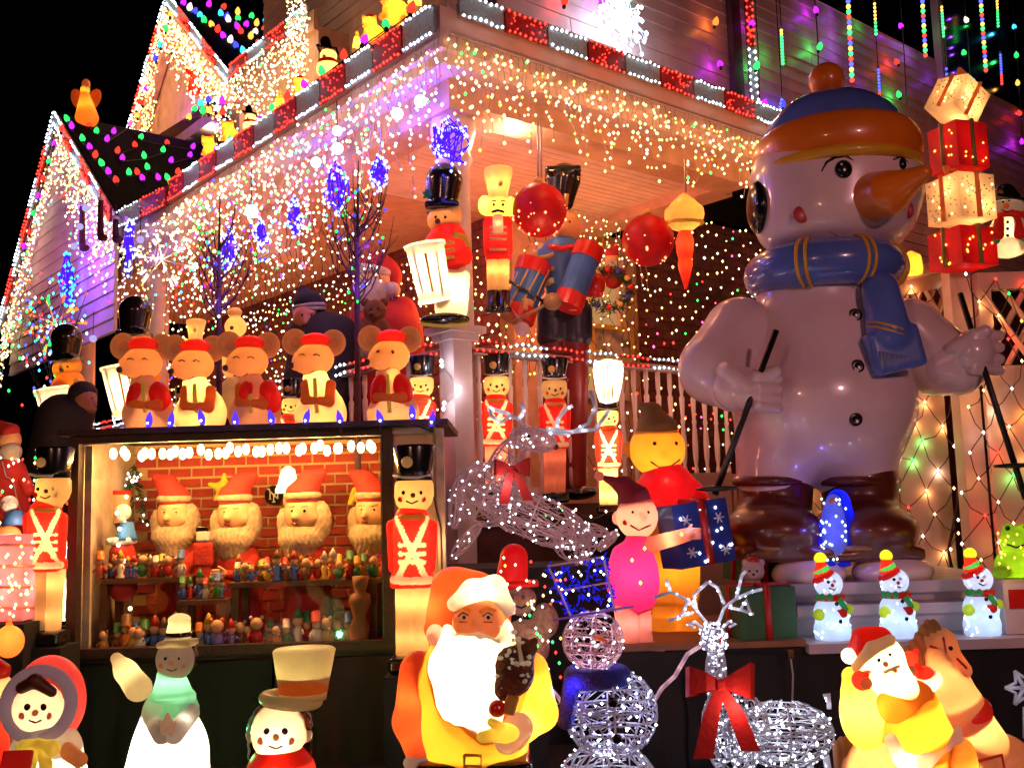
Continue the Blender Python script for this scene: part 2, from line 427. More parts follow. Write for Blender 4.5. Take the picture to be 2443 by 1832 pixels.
# porch floor, skirt, columns
m = M(); m.hbox(-.05, 4.2, -.05, 1.8, 1.48, 1.6); m.hbox(-.05, 1.8, 1.8, 10, 1.48, 1.6); hp('porch_floor', m, M_deck)
m = M(); m.hbox(0, .04, 0, 10, .5, 1.48); m.hbox(.04, 4.2, 0, .04, .5, 1.48); hp('porch_skirt', m, plain('skirt_boards', (.09, .035, .03), .8))
def column(a, b, r=.1, z1=3.9):
    m = M(); m.lathe([(r * 1.5, 0), (r * 1.5, .06), (r * 1.15, .1), (r, .14), (r * .92, z1 - 1.6 - .3), (r * 1.15, z1 - 1.6 - .26), (r * 1.0, z1 - 1.6 - .22), (r * 1.35, z1 - 1.6 - .1), (r * 1.35, z1 - 1.6)], H(a, b, 1.6), 24)
    return hp('porch_column', m, M_white, True)
column(.1, .12, .1); column(.12, 4.8, .1); column(.12, 6.9, .1)
m = M(); m.hbox(.05, .3, 2.4, 2.6, 3.55, 3.88); m.hbox(.02, .33, 2.35, 2.65, 3.8, 3.88); hp('capital', m, M_peach)

# left gable bay
Ap = (6.57, 5.86); LF = (8.65, 3.9); RF = (4.75, 4.35)
M_gw = plain('gable_siding', (.58, .44, .46), .5, amt=.15, scale=5)
z = 2.4
while z < 5.8:   # gable wall planks clipped to the triangle
    zt = z + .13
    def edge(bf, zz): t = (zz - bf[1]) / (Ap[1] - bf[1]); return bf[0] + max(0, min(1, t)) * (Ap[0] - bf[0])
    r0, r1 = (edge(RF, zt), edge(LF, zt)) if zt > 4.35 else (4.9, 8.6)
    if zt < 5.75 and not z < 3.3: m = M(); m.box8(plank_a(r0 + .05, max(r0 + .1, r1 - .05), -.235)(z, zt)); hp('gable_plank', m, M_gw)
    z += .13
for (f0, nm) in ((LF, 0), (RF, 1)):
    d = np.array([Ap[0] - f0[0], Ap[1] - f0[1]]); 
    m = M(); m.box8([H(-.3, f0[0], f0[1] - .22), H(-.25, f0[0], f0[1] - .22), H(-.25, Ap[0], Ap[1] - .22), H(-.3, Ap[0], Ap[1] - .22), H(-.3, f0[0], f0[1]), H(-.25, f0[0], f0[1]), H(-.25, Ap[0], Ap[1]), H(-.3, Ap[0], Ap[1])])
    hp('rake_board', m, M_white)
    m = M(); m.box8([H(-.3, f0[0], f0[1] + .004), H(4, f0[0], f0[1] + .004), H(4, Ap[0], Ap[1] + .004), H(-.3, Ap[0], Ap[1] + .004), H(-.3, f0[0], f0[1] + .05), H(4, f0[0], f0[1] + .05), H(4, Ap[0], Ap[1] + .05), H(-.3, Ap[0], Ap[1] + .05)])
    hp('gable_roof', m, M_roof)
m = M(); m.hbox(-.25, -.2, 3.6, 4.78, 4.1, 4.36); hp('fascia', m, M_white)
# upper dormer gable
DA = (7.3, 7.97); DL = (8.75, 6.5); DR = (5.5, 6.3)
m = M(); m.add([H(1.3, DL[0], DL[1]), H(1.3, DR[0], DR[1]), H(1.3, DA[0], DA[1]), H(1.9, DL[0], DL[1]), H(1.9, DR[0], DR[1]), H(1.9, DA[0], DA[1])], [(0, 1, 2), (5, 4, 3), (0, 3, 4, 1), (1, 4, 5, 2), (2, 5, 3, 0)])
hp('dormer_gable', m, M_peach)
m = M(); m.hbox(1.35, 1.9, 5.5, 8.7, 4.6, 6.3); hp('dormer_wall', m, plain('shaded_wall', (.2, .1, .09), .6))  # one even dark brown wall tone
m = M(); m.hbox(1.28, 1.36, 6.0, 7.2, 5.0, 6.1); hp('dormer_window', m, plain('dark_window', (.006, .004, .008), .15))
for f0 in (DL, DR):
    m = M(); m.box8([H(1.18, f0[0], f0[1] - .35), H(1.28, f0[0], f0[1] - .35), H(1.28, DA[0], DA[1] - .35), H(1.18, DA[0], DA[1] - .35), H(1.18, f0[0], f0[1]), H(1.28, f0[0], f0[1]), H(1.28, DA[0], DA[1]), H(1.18, DA[0], DA[1])])
    hp('rake_board', m, M_peach)
    m = M(); m.box8([H(1.18, f0[0], f0[1] + .004), H(6, f0[0], f0[1] + .004), H(6, DA[0], DA[1] + .004), H(1.18, DA[0], DA[1] + .004), H(1.18, f0[0], f0[1] + .05), H(6, f0[0], f0[1] + .05), H(6, DA[0], DA[1] + .05), H(1.18, DA[0], DA[1] + .05)])
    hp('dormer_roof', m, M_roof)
# upper eave
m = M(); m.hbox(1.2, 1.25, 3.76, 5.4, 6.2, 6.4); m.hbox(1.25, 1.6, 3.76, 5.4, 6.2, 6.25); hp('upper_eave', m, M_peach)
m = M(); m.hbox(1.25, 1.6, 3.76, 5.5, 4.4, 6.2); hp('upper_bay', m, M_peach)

# ---- porch railings
M_bal = plain('baluster_paint', (.85, .72, .64), .45, amt=.1)
def bal_profile(h): return [(.016, 0), (.016, .12), (.01, .14), (.018, .2), (.02, .3), (.012, .42), (.017, .44), (.012, .46), (.019, .6), (.01, h - .16), (.016, h - .12), (.016, h)]
bal_me = M().lathe(bal_profile(.78), (0, 0, 0), 8).mesh('baluster', M_bal, True)
def railing(label, fn, L, n, n0=.12):
    t = thing('porch_railing', label, 'railing', fn(0, 1.6))
    def seg(z0, z1, w):
        m = M(); p = [fn(.06, 0)[:2], fn(L, 0)[:2]]; d = (p[1] - p[0]) / np.linalg.norm(p[1] - p[0]); q = np.array([-d[1], d[0]]) * w
        m.box8([(*(p[0] - q), z0), (*(p[1] - q), z0), (*(p[1] + q), z0), (*(p[0] + q), z0), (*(p[0] - q), z1), (*(p[1] - q), z1), (*(p[1] + q), z1), (*(p[0] + q), z1)]); return m
    wpart('handrail', seg(2.46, 2.5, .04), M_white, t); wpart('bottom_rail', seg(1.66, 1.7, .025), M_white, t)
    for i in range(n):
        p = fn(n0 + i * (L - n0) / n, 1.69); link('baluster', bal_me, t, p - fn(0, 1.6))
lamp(H(.25, -.35, 2.35), 1.6, (1, .6, .5)); [lamp(H(a, -.4, 2.3), 2.4, (1, .5, .38)) for a in (.9, 1.6, 2.3, 3.0)]
railing('white turned baluster railing on the right side of porch behind the soldiers', lambda s, z: H(s + .03, 0, z), 3.4, 28)
railing('white railing running down the left side of the porch behind the mice', lambda s, z: H(0, s + .03, z), 6.8, 40)
nw = thing('newel_post', 'square white newel post at the porch corner carrying the drummer', 'post', H(0, 0, .5))
wpart('shaft', M().hbox(-.1, .03, -.1, .03, .5, 2.52), M_white, nw)
wpart('cap', M().hbox(-.13, .06, -.13, .06, 2.52, 2.56).hbox(-.16, .09, -.16, .09, 2.56, 2.6), M_white, nw)
# small white net lamps on the newel
# ---- dark base walls in front
def wallbox(name, label, x0, x1, y0, y1, z0, z1, mat):
    c = ((x0 + x1) / 2, (y0 + y1) / 2, z0); m = M(); m.box8([(x0, y0, z0), (x1, y0, z0), (x1, y1, z0), (x0, y1, z0), (x0, y0, z1), (x1, y0, z1), (x1, y1, z1), (x0, y1, z1)])
    t = thing(name, label, 'stand', c); wpart('stand_block', M().box(((x0 + x1) / 2, (y0 + y1) / 2 + .02, (z0 + z1) / 2), ((x1 - x0) / 2 - .012, (y1 - y0) / 2 - .03, (z1 - z0) / 2 - .004)), mat, t)
    n = max(8, int((x1 - x0) / .018)); vs = []; ph = random.random() * 9
    for j in range(5):
        for i in range(n + 1):
            x = x0 + (x1 - x0) * i / n; u = j / 4; a = math.sin(x * 31 + ph + .8 * math.sin(x * 7)) + .6 * math.sin(x * 57 + 2 * u); vs.append((x + .006 * math.sin(9 * u + x * 5), y0 - .004 - .009 * u * (1 + a), z1 - (z1 - z0) * u - (.006 * math.sin(x * 12) if j == 0 else 0)))
    q = M(); q.add(vs, [(j * (n + 1) + i, (j + 1) * (n + 1) + i, (j + 1) * (n + 1) + i + 1, j * (n + 1) + i + 1) for j in range(4) for i in range(n)]); wpart('cloth_skirt', q, mat, t, True); return t
# ================================================================ STRINGS OF LIGHTS
def pick(ws):
    ks = list(ws); return random.choices(ks, [ws[k] for k in ks])[0]
class Str:
    """collects bulbs of several colours and a wire; becomes ONE thing (wire + bulbs)"""
    def __init__(s): s.b = {}; s.w = M()
    def bulb(s, p, k, r=.0065): s.b.setdefault(k, []).append((p, r))
    def out(s, name, label, cat, loc, wmat=None, group=None):
        t = thing(name, label, cat, loc, group)
        m = M(); ks = list(s.b)
        for i, k in enumerate(ks):
            for p, r in s.b[k]: m.octs([p], r, i)
        if ks: wpart('mini_bulb', m, [em(k) for k in ks], t, kind='stuff')
        if s.w.n: wpart('wire', s.w, wmat or M_wirew, t)
        return t
def icicle(label, fn, L, step, lens, ws, bs=.06, r=.0065, group='icicle light strings', wm=None):
    S = Str(); x = 0; S.w.tube([fn(0, 0), fn(L, 0)], .004, 3)
    while x < L:
        ln = random.uniform(*lens) * random.choice((.5, .8, 1, 1)); p = fn(x, 0); pts = [p]; z = 0
        while z < ln:
            z += bs * random.uniform(.7, 1.3)
            q = fn(x, -z) + rng.normal(0, .014, 3); pts.append(q); S.bulb(q + rng.normal(0, .008, 3), pick(ws), r * random.uniform(.75, 1.2))
        S.w.tube(pts, .0022, 3, cap=False); x += step * random.uniform(.6, 1.4)
    return S.out('icicle_light_string', label, 'icicle lights', fn(0, 0), wm, group)
WL = {'white': 42, 'warm': 30, 'red': 8, 'green': 6, 'cyan': 3, 'blue': 3, 'pink': 6, 'purple': 2}
WR = {'warm': 74, 'gold': 13, 'green': 3, 'red': 3, 'white': 7}
for i, (b0, b1, lo, hi) in enumerate([(-.25, .5, .25, .8), (.5, 1.3, .5, 1.05), (1.3, 2.3, .5, 1.1), (2.3, 3.5, .5, 1.1)]):
    icicle('icicle lights under the left fascia, ' + ['nearest the porch corner', 'second stretch from the corner', 'third stretch, behind the taller bare tree', 'stretch ending at the dark roof'][i],
           lambda x, z, b0=b0: H(-.27, b0 + x, 4.16 + z), b1 - b0, .042, (lo, hi), WL, .058, .008 + .0008 * i)
for i, (a0, a1, hi) in enumerate([(-.2, .5, .62), (.5, 1.2, .55), (1.2, 2.0, .55), (2.0, 2.75, .5)]):
    icicle('warm white icicle lights under the right fascia, ' + ['at the porch corner', 'above the hanging red ball', 'above the globe lamp', 'at the far end by the snowman hat'][i],
           lambda x, z, a0=a0: H(a0 + x, -.27, 4.2 + z), a1 - a0, .042, (.2, hi), WR, .058, .0088)
# far end post with a bunch of hanging lights, and a short curtain inside the porch
icicle('tangled icicle lights bunched round the post behind the snowman hat', lambda x, z: H(2.75 + x, -.1, 4.15 + z), .25, .04, (.4, .8), WR, .05, .008)
icicle('short icicle light curtain inside the porch above the second red ball', lambda x, z: H(2.0 + x, 1.1, 3.9 + z), 1.0, .06, (.3, .6), WR, .06, .008)
# left bay
def rake(fn0, fn1): return lambda x, z, A=fn0, B=fn1, L=np.linalg.norm(fn1 - fn0): A + (B - A) * (x / L) + np.array((0, 0, z))
def rk(label, A, B, step, lens, ws, bs=.07, r=.011): icicle(label, rake(A, B), np.linalg.norm(B - A), step, lens, ws, bs, r)
GW = {'warm': 50, 'white': 30, 'gold': 6, 'red': 6, 'green': 5, 'cyan': 3}
rk('dense icicle lights along the left slope of the lower gable', H(-.33, 8.65, 3.85), H(-.33, Ap[0], Ap[1] - .1), .05, (.3, .7), GW)
rk('dense icicle lights along the right slope of the lower gable', H(-.33, Ap[0], Ap[1] - .1), H(-.33, RF[0], RF[1] - .05), .042, (.3, 1.0), GW)
rk('icicle lights dropping beside the bay down to the far railing', H(-.33, 8.75, 3.3), H(-.33, 10.0, 3.3), .07, (.5, 1.4), GW)
rk('dense warm icicle lights on the left slope of the upper dormer', H(1.1, DL[0], DL[1] - .1), H(1.1, DA[0], DA[1] - .1), .035, (.25, .5), {'warm': 60, 'gold': 12, 'white': 20, 'red': 8}, .06, .0125)
rk('dense warm icicle lights on the right slope of the upper dormer', H(1.1, DA[0], DA[1] - .1), H(1.1, DR[0], DR[1] - .1), .03, (.3, .85), {'warm': 60, 'gold': 14, 'white': 20, 'red': 6}, .06, .0125)
rk('icicle lights under the upper eave beside the dormer', H(1.1, 3.76, 6.3), H(1.1, 5.5, 6.3), .045, (.3, 1.0), {'white': 40, 'warm': 50, 'red': 6, 'green': 4}, .06, .011)
rk('icicle lights down the corner of the upper bay above the roof figures', H(1.1, 3.7, 6.9), H(1.1, 4.1, 6.9), .03, (1.2, 2.0), {'white': 30, 'warm': 60, 'red': 6, 'green': 4}, .06, .011)
rk('string of lights hung down the inner edge of the dormer recess', H(1.05, 7.9, 6.5), H(1.05, 7.5, 7.3), .04, (.3, .9), {'warm': 70, 'gold': 20, 'red': 10}, .07, .012)
# short row under the jog between gable and fascia
icicle('sparse icicle lights under the short fascia between gable and porch', lambda x, z: H(-.27, 3.5 + x, 4.16 + z), 1.3, .06, (.3, 1.1), GW, .08, .009)
# net lights on the dark porch brick
def net(label, fn, w, h, n, ws, r=.009, grid=False, wm=None):
    S = Str(); nx = max(2, int(math.sqrt(n * w / h))); ny = max(2, int(n / nx))
    for i in range(nx):
        col = []
        for j in range(ny):
            p = fn((i + .5 + random.uniform(-.35, .35) + (.5 if j % 2 else 0)) / nx * w, (j + .5 + random.uniform(-.3, .3)) / ny * h); col.append(p); S.bulb(p, pick(ws), r * random.uniform(.7, 1.15))
        S.w.tube(col, .003, 3, cap=False)
    return S.out('net_light', label, 'net lights', fn(0, 0), wm or M_wire, 'net lights spread over the porch walls')
NB = {'warm': 62, 'white': 20, 'red': 6, 'green': 6, 'gold': 4, 'blue': 2}
net('dense net lights on brick wall behind the man in the knitted hat', lambda x, z: H(1.66, 2.6 + x, 1.75 + z), 1.7, 2.1, 430, NB)
net('dense net lights on brick wall behind the nearer end of the left railing', lambda x, z: H(1.6, 1.75 + x, 1.9 + z), .8, 1.9, 190, NB)
net('net lights on brick wall between the two bare trees', lambda x, z: H(1.66, 4.3 + x, 1.75 + z), 1.9, 2.1, 420, NB, .011)
net('net lights on the farthest stretch of porch brick beyond the bare trees', lambda x, z: H(1.62, 6.2 + x, 1.75 + z), 2.4, 1.9, 300, NB, .013)
net('net lights swagged across the front of the porch above the man', lambda x, z: H(.12, .9 + x, 3.05 + z), 2.6, .75, 260, {'white': 70, 'warm': 25, 'green': 5}, .0085)
net('loose swag of white lights in front of the second bare tree', lambda x, z: H(.1, 3.4 + x, 2.9 + z), 1.2, .9, 110, {'white': 50, 'warm': 40, 'green': 5, 'red': 5}, .010)
net('sparse coloured net lights on dark brick between red ball and snowman', lambda x, z: H(3.5 + x, 1.7, 2.2 + z), 2.4, 2.3, 330, {'warm': 46, 'white': 14, 'red': 18, 'green': 12, 'pink': 10}, .0115)
net('net lights strung on dark brick behind the right balusters', lambda x, z: H(1.9 + x, 1.3, 1.65 + z), 2.2, .8, 60, {'white': 60, 'red': 30, 'green': 10}, .009)
net('warm net lights across the lit porch window', lambda x, z: H(1.86 + x, 1.6, 2.5 + z), 1.5, 1.4, 190, {'warm': 70, 'gold': 20, 'red': 10}, .010)
net('bright net lights low behind the big drummer', lambda x, z: H(1.2 + x, 1.4, 2.6 + z), .8, .7, 80, {'warm': 80, 'gold': 20}, .012)
net('net lights on the far wall left of the white column', lambda x, z: H(.35, 5.0 + x, 1.9 + z), 1.7, 1.3, 170, {'warm': 50, 'white': 30, 'red': 10, 'pink': 10}, .011)

# ---- red and white light garlands
M_tr = plain('red_tinsel', (.45, .008, .01), .35, amt=.5, scale=60, bump=1, coat=.3)
M_tw = plain('white_tinsel', (.38, .48, .45), .35, amt=.4, scale=60, bump=1, coat=.3)
def garland(label, A, B, hgt=.15, seg=.32, off=(0, 0, 0), r=.0085, first=0, n_b=8, vert=False, band=True):
    L = np.linalg.norm(B - A); d = (B - A) / L; t = thing('light_garland', label, 'garland', A); n = max(1, round(L / seg)); sg = L / n
    upv = np.array((0, 0, 1.0)) if not vert else np.array([*(UU), 0.0])
    fr = np.cross(d, upv); fr /= np.linalg.norm(fr)
    if fr @ (CAM - A) < 0: fr = -fr
    for i in range(n):
        red = (i + first) % 2; m = M(); p0 = A + d * (i * sg + .008); p1 = A + d * ((i + 1) * sg - .008)
        if band:
            m.box8([p0 - upv * hgt / 2, p1 - upv * hgt / 2, p1 - upv * hgt / 2 + fr * .02, p0 - upv * hgt / 2 + fr * .02, p0 + upv * hgt / 2, p1 + upv * hgt / 2, p1 + upv * hgt / 2 + fr * .02, p0 + upv * hgt / 2 + fr * .02])
        for s in (-1, 1): m.tube([p0 + upv * s * hgt / 2 + fr * .02, p1 + upv * s * hgt / 2 + fr * .02], .009, 5)
        q = wpart('garland_segment', m, M_tr if red else M_tw, t)
        b = M()
        for k in range(n_b):
            for s in (-1, 1):
                b.octs([p0 + d * (sg - .016) * (k + .5) / n_b + upv * (s * hgt / 2 + random.uniform(-.008, .008)) + fr * .032], r * random.uniform(.8, 1.2))
                if red and band: b.octs([p0 + d * (sg - .016) * random.random() + upv * hgt * random.uniform(-.4, .4) + fr * .03], r * .6)
        wpart('mini_bulb', b, em('red' if red else 'cool'), q, kind='stuff')
    return t
garland('red and white tinsel light garland on the left porch fascia', H(-.27, -.25, 4.27), H(-.27, 3.55, 4.27), .16)
garland('red and white tinsel light garland on the right porch fascia', H(-.15, -.27, 4.38), H(2.85, -.27, 4.38), .12, .34)
garland('short red and white garland on the fascia beside the dark roof', H(-.27, 3.6, 4.25), H(-.27, 4.8, 4.32), .15, .5, first=1)
garland('red and white garland up the left edge of the lower gable', H(-.34, 8.65, 3.9), H(-.34, Ap[0], Ap[1]), .13, .4, r=.012)
garland('red and white garland down the right edge of the lower gable', H(-.34, Ap[0], Ap[1]), H(-.34, RF[0], RF[1]), .13, .4, r=.012)
garland('red and white garland up the left edge of the upper dormer', H(1.15, DL[0], DL[1]), H(1.15, DA[0], DA[1]), .13, .45, r=.014)
garland('red and white garland down the right edge of the upper dormer', H(1.15, DA[0], DA[1]), H(1.15, DR[0], DR[1]), .13, .45, r=.014)
garland('red and white garland on the upper eave beside the dormer', H(1.15, 3.76, 6.36), H(1.15, 5.5, 6.36), .14, .42, r=.012)
garland('upright red and white garland beside the dark downspout', H(4.98, 1.5, 5.0), H(4.98, 1.5, 8.0), .1, .55, r=.014, vert=True, first=1)
garland('red and white light garland lying on the right handrail', H(.05, -.05, 2.50), H(3.3, -.05, 2.50), .055, .3, r=.007, first=1, n_b=6, band=False)
garland('red and white light garland along the left handrail behind the mice', H(-.05, .05, 2.50), H(-.05, 6.8, 2.50), .055, .33, r=.0075, first=1, n_b=6, band=False)

# ---- large coloured bulbs
def c9_mesh(k, r=.028):
    key = f'large_bulb_{k}_{r}'
    if key not in bpy.data.meshes:
        m = M().lathe([(r * .45, -r * .9), (r * .85, -r * .35), (r, .1 * r), (r * .8, r * .9), (r * .35, r * 1.6), (.001, r * 1.9)], (0, 0, 0), 10)
        m.lathe([(r * .5, -r * 1.8), (r * .5, -r * .9)], (0, 0, 0), 8, 1); me = m.mesh(key, [c9m(k), M_wire], True)
    return bpy.data.meshes[key]
KC = {'r': 'red', 'g': 'green', 'p': 'purple', 'b': 'blue', 'c': 'cyan', 'y': 'gold', 'w': 'white', 'o': 'orange', 'k': 'pink'}
def c9_string(label, items, place, r=.028, wire=True, name='bulb_string', tilt=0):
    P = [place(x, y) for x, y, k in items]; t = thing(name, label, 'light string', P[0], 'strings of large coloured bulbs')
    for p, (x, y, k) in zip(P, items):
        b = link('bulb', c9_mesh(KC[k], r), t, p - P[0]); b.rotation_euler = (random.uniform(-.4, .4), random.uniform(-.4, .4), 0)
    if wire and len(P) > 1:
        m = M(); m.tube([p - np.array((0, 0, r * 1.2)) for p in P], .005, 3, cap=False); wpart('wire', m, M_wire, t)
    return t
def onplane(px, py, p0, p1, p2):
    n = np.cross(p1 - p0, p2 - p0); d = ray(px, py); return CAM + d * (((p0 - CAM) @ n) / (d @ n))
gp = (H(-.3, Ap[0], Ap[1] + .09), H(-.3, RF[0], RF[1] + .09), H(3, Ap[0], Ap[1] + .09))
onroof = lambda x, y: onplane(x, y, *gp)
c9_string('string of bulbs on the dark roof nearest its ridge', [(213,297,'r'),(230,314,'g'),(271,315,'p'),(255,333,'p'),(310,297,'k'),(336,328,'g'),(399,341,'r'),(460,351,'p')], onroof)
c9_string('string of bulbs across the middle of the dark roof', [(322,347,'r'),(280,361,'r'),(292,378,'p'),(344,373,'g'),(389,359,'g'),(408,384,'p'),(453,371,'p'),(490,378,'p')], onroof)
c9_string('string of bulbs along the bottom edge of the dark roof', [(308,413,'g'),(328,412,'r'),(340,426,'p'),(352,400,'g'),(378,425,'p'),(400,425,'g'),(408,440,'g'),(424,411,'r'),(438,416,'r'),(462,398,'g'),(474,395,'r')], onroof)
c9_string('string of bulbs down the right rake of the lower gable', [(160,285,'g'),(171,302,'p'),(197,332,'g'),(214,352,'p'),(227,371,'r'),(243,391,'g'),(259,411,'p'),(277,431,'r')], lambda x, y: on_a(x, y, -.38))
c9_string('string of bulbs down the outer left rake of the lower gable', [(147,310,'r'),(129,344,'p'),(117,387,'g'),(103,429,'r'),(92,470,'p'),(79,511,'g'),(70,556,'r'),(58,590,'p')], lambda x, y: on_a(x, y, -.38))
dp = (H(1.15, DA[0], DA[1] + .09), H(1.15, DR[0], DR[1] + .09), H(3, DA[0], DA[1] + .09))
ondr = lambda x, y: onplane(x, y, *dp)
c9_string('string of bulbs following the right edge of the upper dormer', [(437,8,'p'),(452,20,'w'),(464,28,'b'),(477,38,'c'),(487,50,'g'),(505,60,'y'),(519,72,'r'),(533,87,'p'),(549,97,'w'),(563,110,'b'),(580,123,'c')], ondr, .036)
c9_string('string of bulbs high on the dark dormer roof left of centre', [(498,12,'p'),(533,18,'r'),(527,34,'c'),(541,42,'b'),(545,48,'w'),(567,30,'y'),(568,45,'g'),(567,65,'p'),(575,76,'r')], ondr, .036)
c9_string('string of bulbs on the dark dormer roof near the upper eave', [(587,60,'p'),(600,40,'g'),(612,57,'y'),(598,88,'y'),(609,77,'w'),(616,105,'r'),(630,70,'r'),(633,50,'c'),(655,70,'r'),(648,87,'b'),(638,100,'c'),(666,58,'b'),(672,85,'y'),(697,68,'w'),(707,85,'p'),(733,66,'w'),(757,45,'b')], ondr, .036)
c9_string('string of bulbs down the outer left edge of the upper dormer', [(407,35,'y'),(396,71,'g'),(382,109,'c'),(371,142,'b'),(349,213,'p'),(337,246,'r'),(328,260,'w'),(327,277,'y')], lambda x, y: on_a(x, y, 1.05), .033)
c9_string('arc of coloured bulbs over the dormer window', [(464,262,'g'),(479,248,'c'),(497,240,'b'),(515,240,'w'),(530,243,'p'),(532,268,'r'),(517,261,'w'),(499,266,'y'),(484,266,'g'),(450,281,'y')], lambda x, y: on_a(x, y, .7), .032)
# bulbs standing along the porch roof edge
c9_string('bulbs standing along the edge of the left porch roof among figures', [(921,60,'g'),(868,98,'p'),(820,135,'r'),(768,172,'g'),(727,204,'p'),(686,233,'r'),(650,262,'g'),(620,289,'p'),(549,336,'g'),(517,358,'p'),(982,22,'r')], lambda x, y: on_a(x, y, -.2), .026)
# strings hung in front of the right wall, each bulb throws its colour on the siding
hang = [('nearest the dark downspout', [(1707,55,'o'),(1718,155,'p')], None), ('over the snowman pompom, left one', [(1793,58,'p'),(1805,160,'g')], (1801,0,1812,235)),
        ('over the snowman pompom, right one', [(1947,27,'p'),(1955,114,'g')], (1944,0,1953,175)), ('dropping behind the top gift box', [(2150,64,'p'),(2140,150,'r'),(2145,228,'g')], (2147,0,2163,250)),
        ('in front of the dark window', [(2306,50,'w'),(2300,128,'g'),(2322,199,'c')], (2300,0,2315,205)), ('at the far right edge', [(2420,66,'c'),(2425,134,'g'),(2428,200,'y'),(2433,272,'r'),(2438,340,'p')], (2415,0,2440,350)),
        ('over the porch roof by the bright star', [(1347,5,'r'),(1435,3,'p'),(1500,2,'g')], None), ('low at the end of the porch roof', [(1823,247,'p'),(1868,250,'b')], None)]
for lb, items, wr in hang:
    t = c9_string('hanging string of large bulbs ' + lb, items, lambda x, y: on_b(x, y, 1.42), .032, False, 'hanging_bulb_string')
    if wr: wpart('wire', M().tube([on_b(wr[0], wr[1], 1.45), on_b((wr[0] + wr[2]) / 2 + 2, (wr[1] + wr[3]) / 2, 1.45), on_b(wr[2], wr[3], 1.45)], .007, 4), M_wire, t)
    for x, y, k in items: lamp(on_b(x - 8, y, 1.5), .35 if k in 'wy' else .8, EC[KC[k]], .02)
# falling-drop tubes
MUL = ['blue', 'gold', 'green', 'red']
tubes = [(1864, 72, 1868, 158, ['gold', 'gold'] + ['green'] * 9, 'left of the snowman pompom'), (1866, 236, 1860, 262, ['blue'] * 3, 'tip behind the hat, left'), (2023, 0, 2033, 200, MUL * 4, 'rainbow one over the blue hat'),
         (2086, 8, 2090, 88, ['gold'] * 5 + ['green'] * 4, 'yellow and green one right of the rainbow tube'), (2095, 165, 2099, 236, ['blue'] * 7 + ['red'] * 2, 'blue one just above the hat brim'),
         (2200, 0, 2208, 140, MUL * 3, 'rainbow one at the edge of dark window'), (2246, 16, 2251, 92, ['gold'] * 2 + ['green'] * 8, 'green one at the window edge'), (2257, 160, 2258, 186, ['blue'] * 2, 'blue tip over the tilted gift'),
         (2339, 0, 2352, 175, MUL * 4, 'long rainbow one before the dark window'), (2378, 2, 2381, 68, ['gold'] * 3 + ['green'] * 6, 'thin green one before dark window'), (2386, 130, 2390, 205, ['blue'] * 7 + ['red'] * 4, 'blue and red one before dark window')]
for x0, y0, x1, y1, cs, lb in tubes:
    A, B = on_b(x0, y0, 1.35), on_b(x1, y1, 1.35)
    t = thing('falling_light_tube', 'glass tube of running lights, ' + lb, 'light tube', A, 'falling light tubes')
    wpart('glass_tube', M().tube([A + (A - B) * .1, B], .016, 8), clear('tube_acrylic', (.25, .25, .3), .3), t)
    ks = list(dict.fromkeys(cs)); m = M()
    for i, k in enumerate(cs): m.ball(A + (B - A) * (i + .5) / len(cs) + np.array((-.006, -.02, 0)), .026 if len(cs) > 11 else .016, 8, 5, ks.index(k))
    wpart('tube_bulb', m, [glow('tube_lit_' + k, EC[k], 5) for k in ks], t, kind='stuff')
    wpart('wire', M().tube([A, A + (0, 0, 1.6)], .006, 3), M_wire, t)
    c = 'blue' if 'blue' in cs else ks[-1]
    wl = lambda p: p + np.array((*(VV * .14), 0)); lamp(wl(.5 * (A + B)), .35, (.25, .05, 1) if c == 'blue' else EC[c], .01)
    if len(cs) > 11:
        for tt in (.1, .35, .6, .85): lamp(wl(A + (B - A) * tt), .35, (.3, .05, 1), .01)
# blue starry ornaments hung among the icicles
def blue_orn(lb, x, y, w, h, n, cyan=False):
    w, h, n = w * 1.1, h * 1.35, int(n * 1.2); c = on_a(x, y, -.38); t = thing('blue_light_cluster', lb, 'light cluster', c, 'blue light clusters'); s = scl(x, y, c[1]); m = M(); fr = M()
    prev = None
    for i in range(int(n * 1.5)):
        th = random.uniform(0, 6.28); q = c + RTV * (w * s * .5 * math.cos(th) * random.uniform(.4, 1)) + np.array((0, 0, 1)) * (h * s * .5 * math.sin(th) * random.uniform(.3, 1)) + fw * random.uniform(-.05, .05)
        m.octs([q], s * 4.2)
        if prev is not None: fr.tube([prev, q], s * 1.8, 4)
        prev = q
    wpart('mini_bulb', m, glow('cool_blue_bulb' if not cyan else 'cyan_bulb', (.3, .36, 1) if not cyan else (.04, .4, 1), 4.5), t, kind='stuff')
    wpart('frame', fr, glow('blue_rod', (.06, .01, 1), 1.6), t)
    lamp(c + fw * .05, 1.3, (.12, .04, 1), .02)
for a in [('blue light cluster beside the corner column', 1080, 345, 80, 110, 26), ('blue light cluster left of the corner column, higher one', 1040, 340, 30, 90, 9), ('blue light cluster above the taller bare tree', 905, 412, 46, 76, 24),
          ('blue light cluster inside the top of taller tree', 800, 450, 62, 110, 26), ('blue light cluster between the two trees', 703, 515, 40, 80, 18), ('blue light cluster above the shorter tree', 625, 560, 36, 60, 16),
          ('narrow blue light cluster beside the lower gable', 308, 590, 22, 120, 22), ('blue light cluster over the starburst', 548, 600, 50, 90, 14)]: blue_orn(*a)
blue_orn('cyan light cluster on the purple-lit gable wall', 162, 670, 34, 110, 26, True)
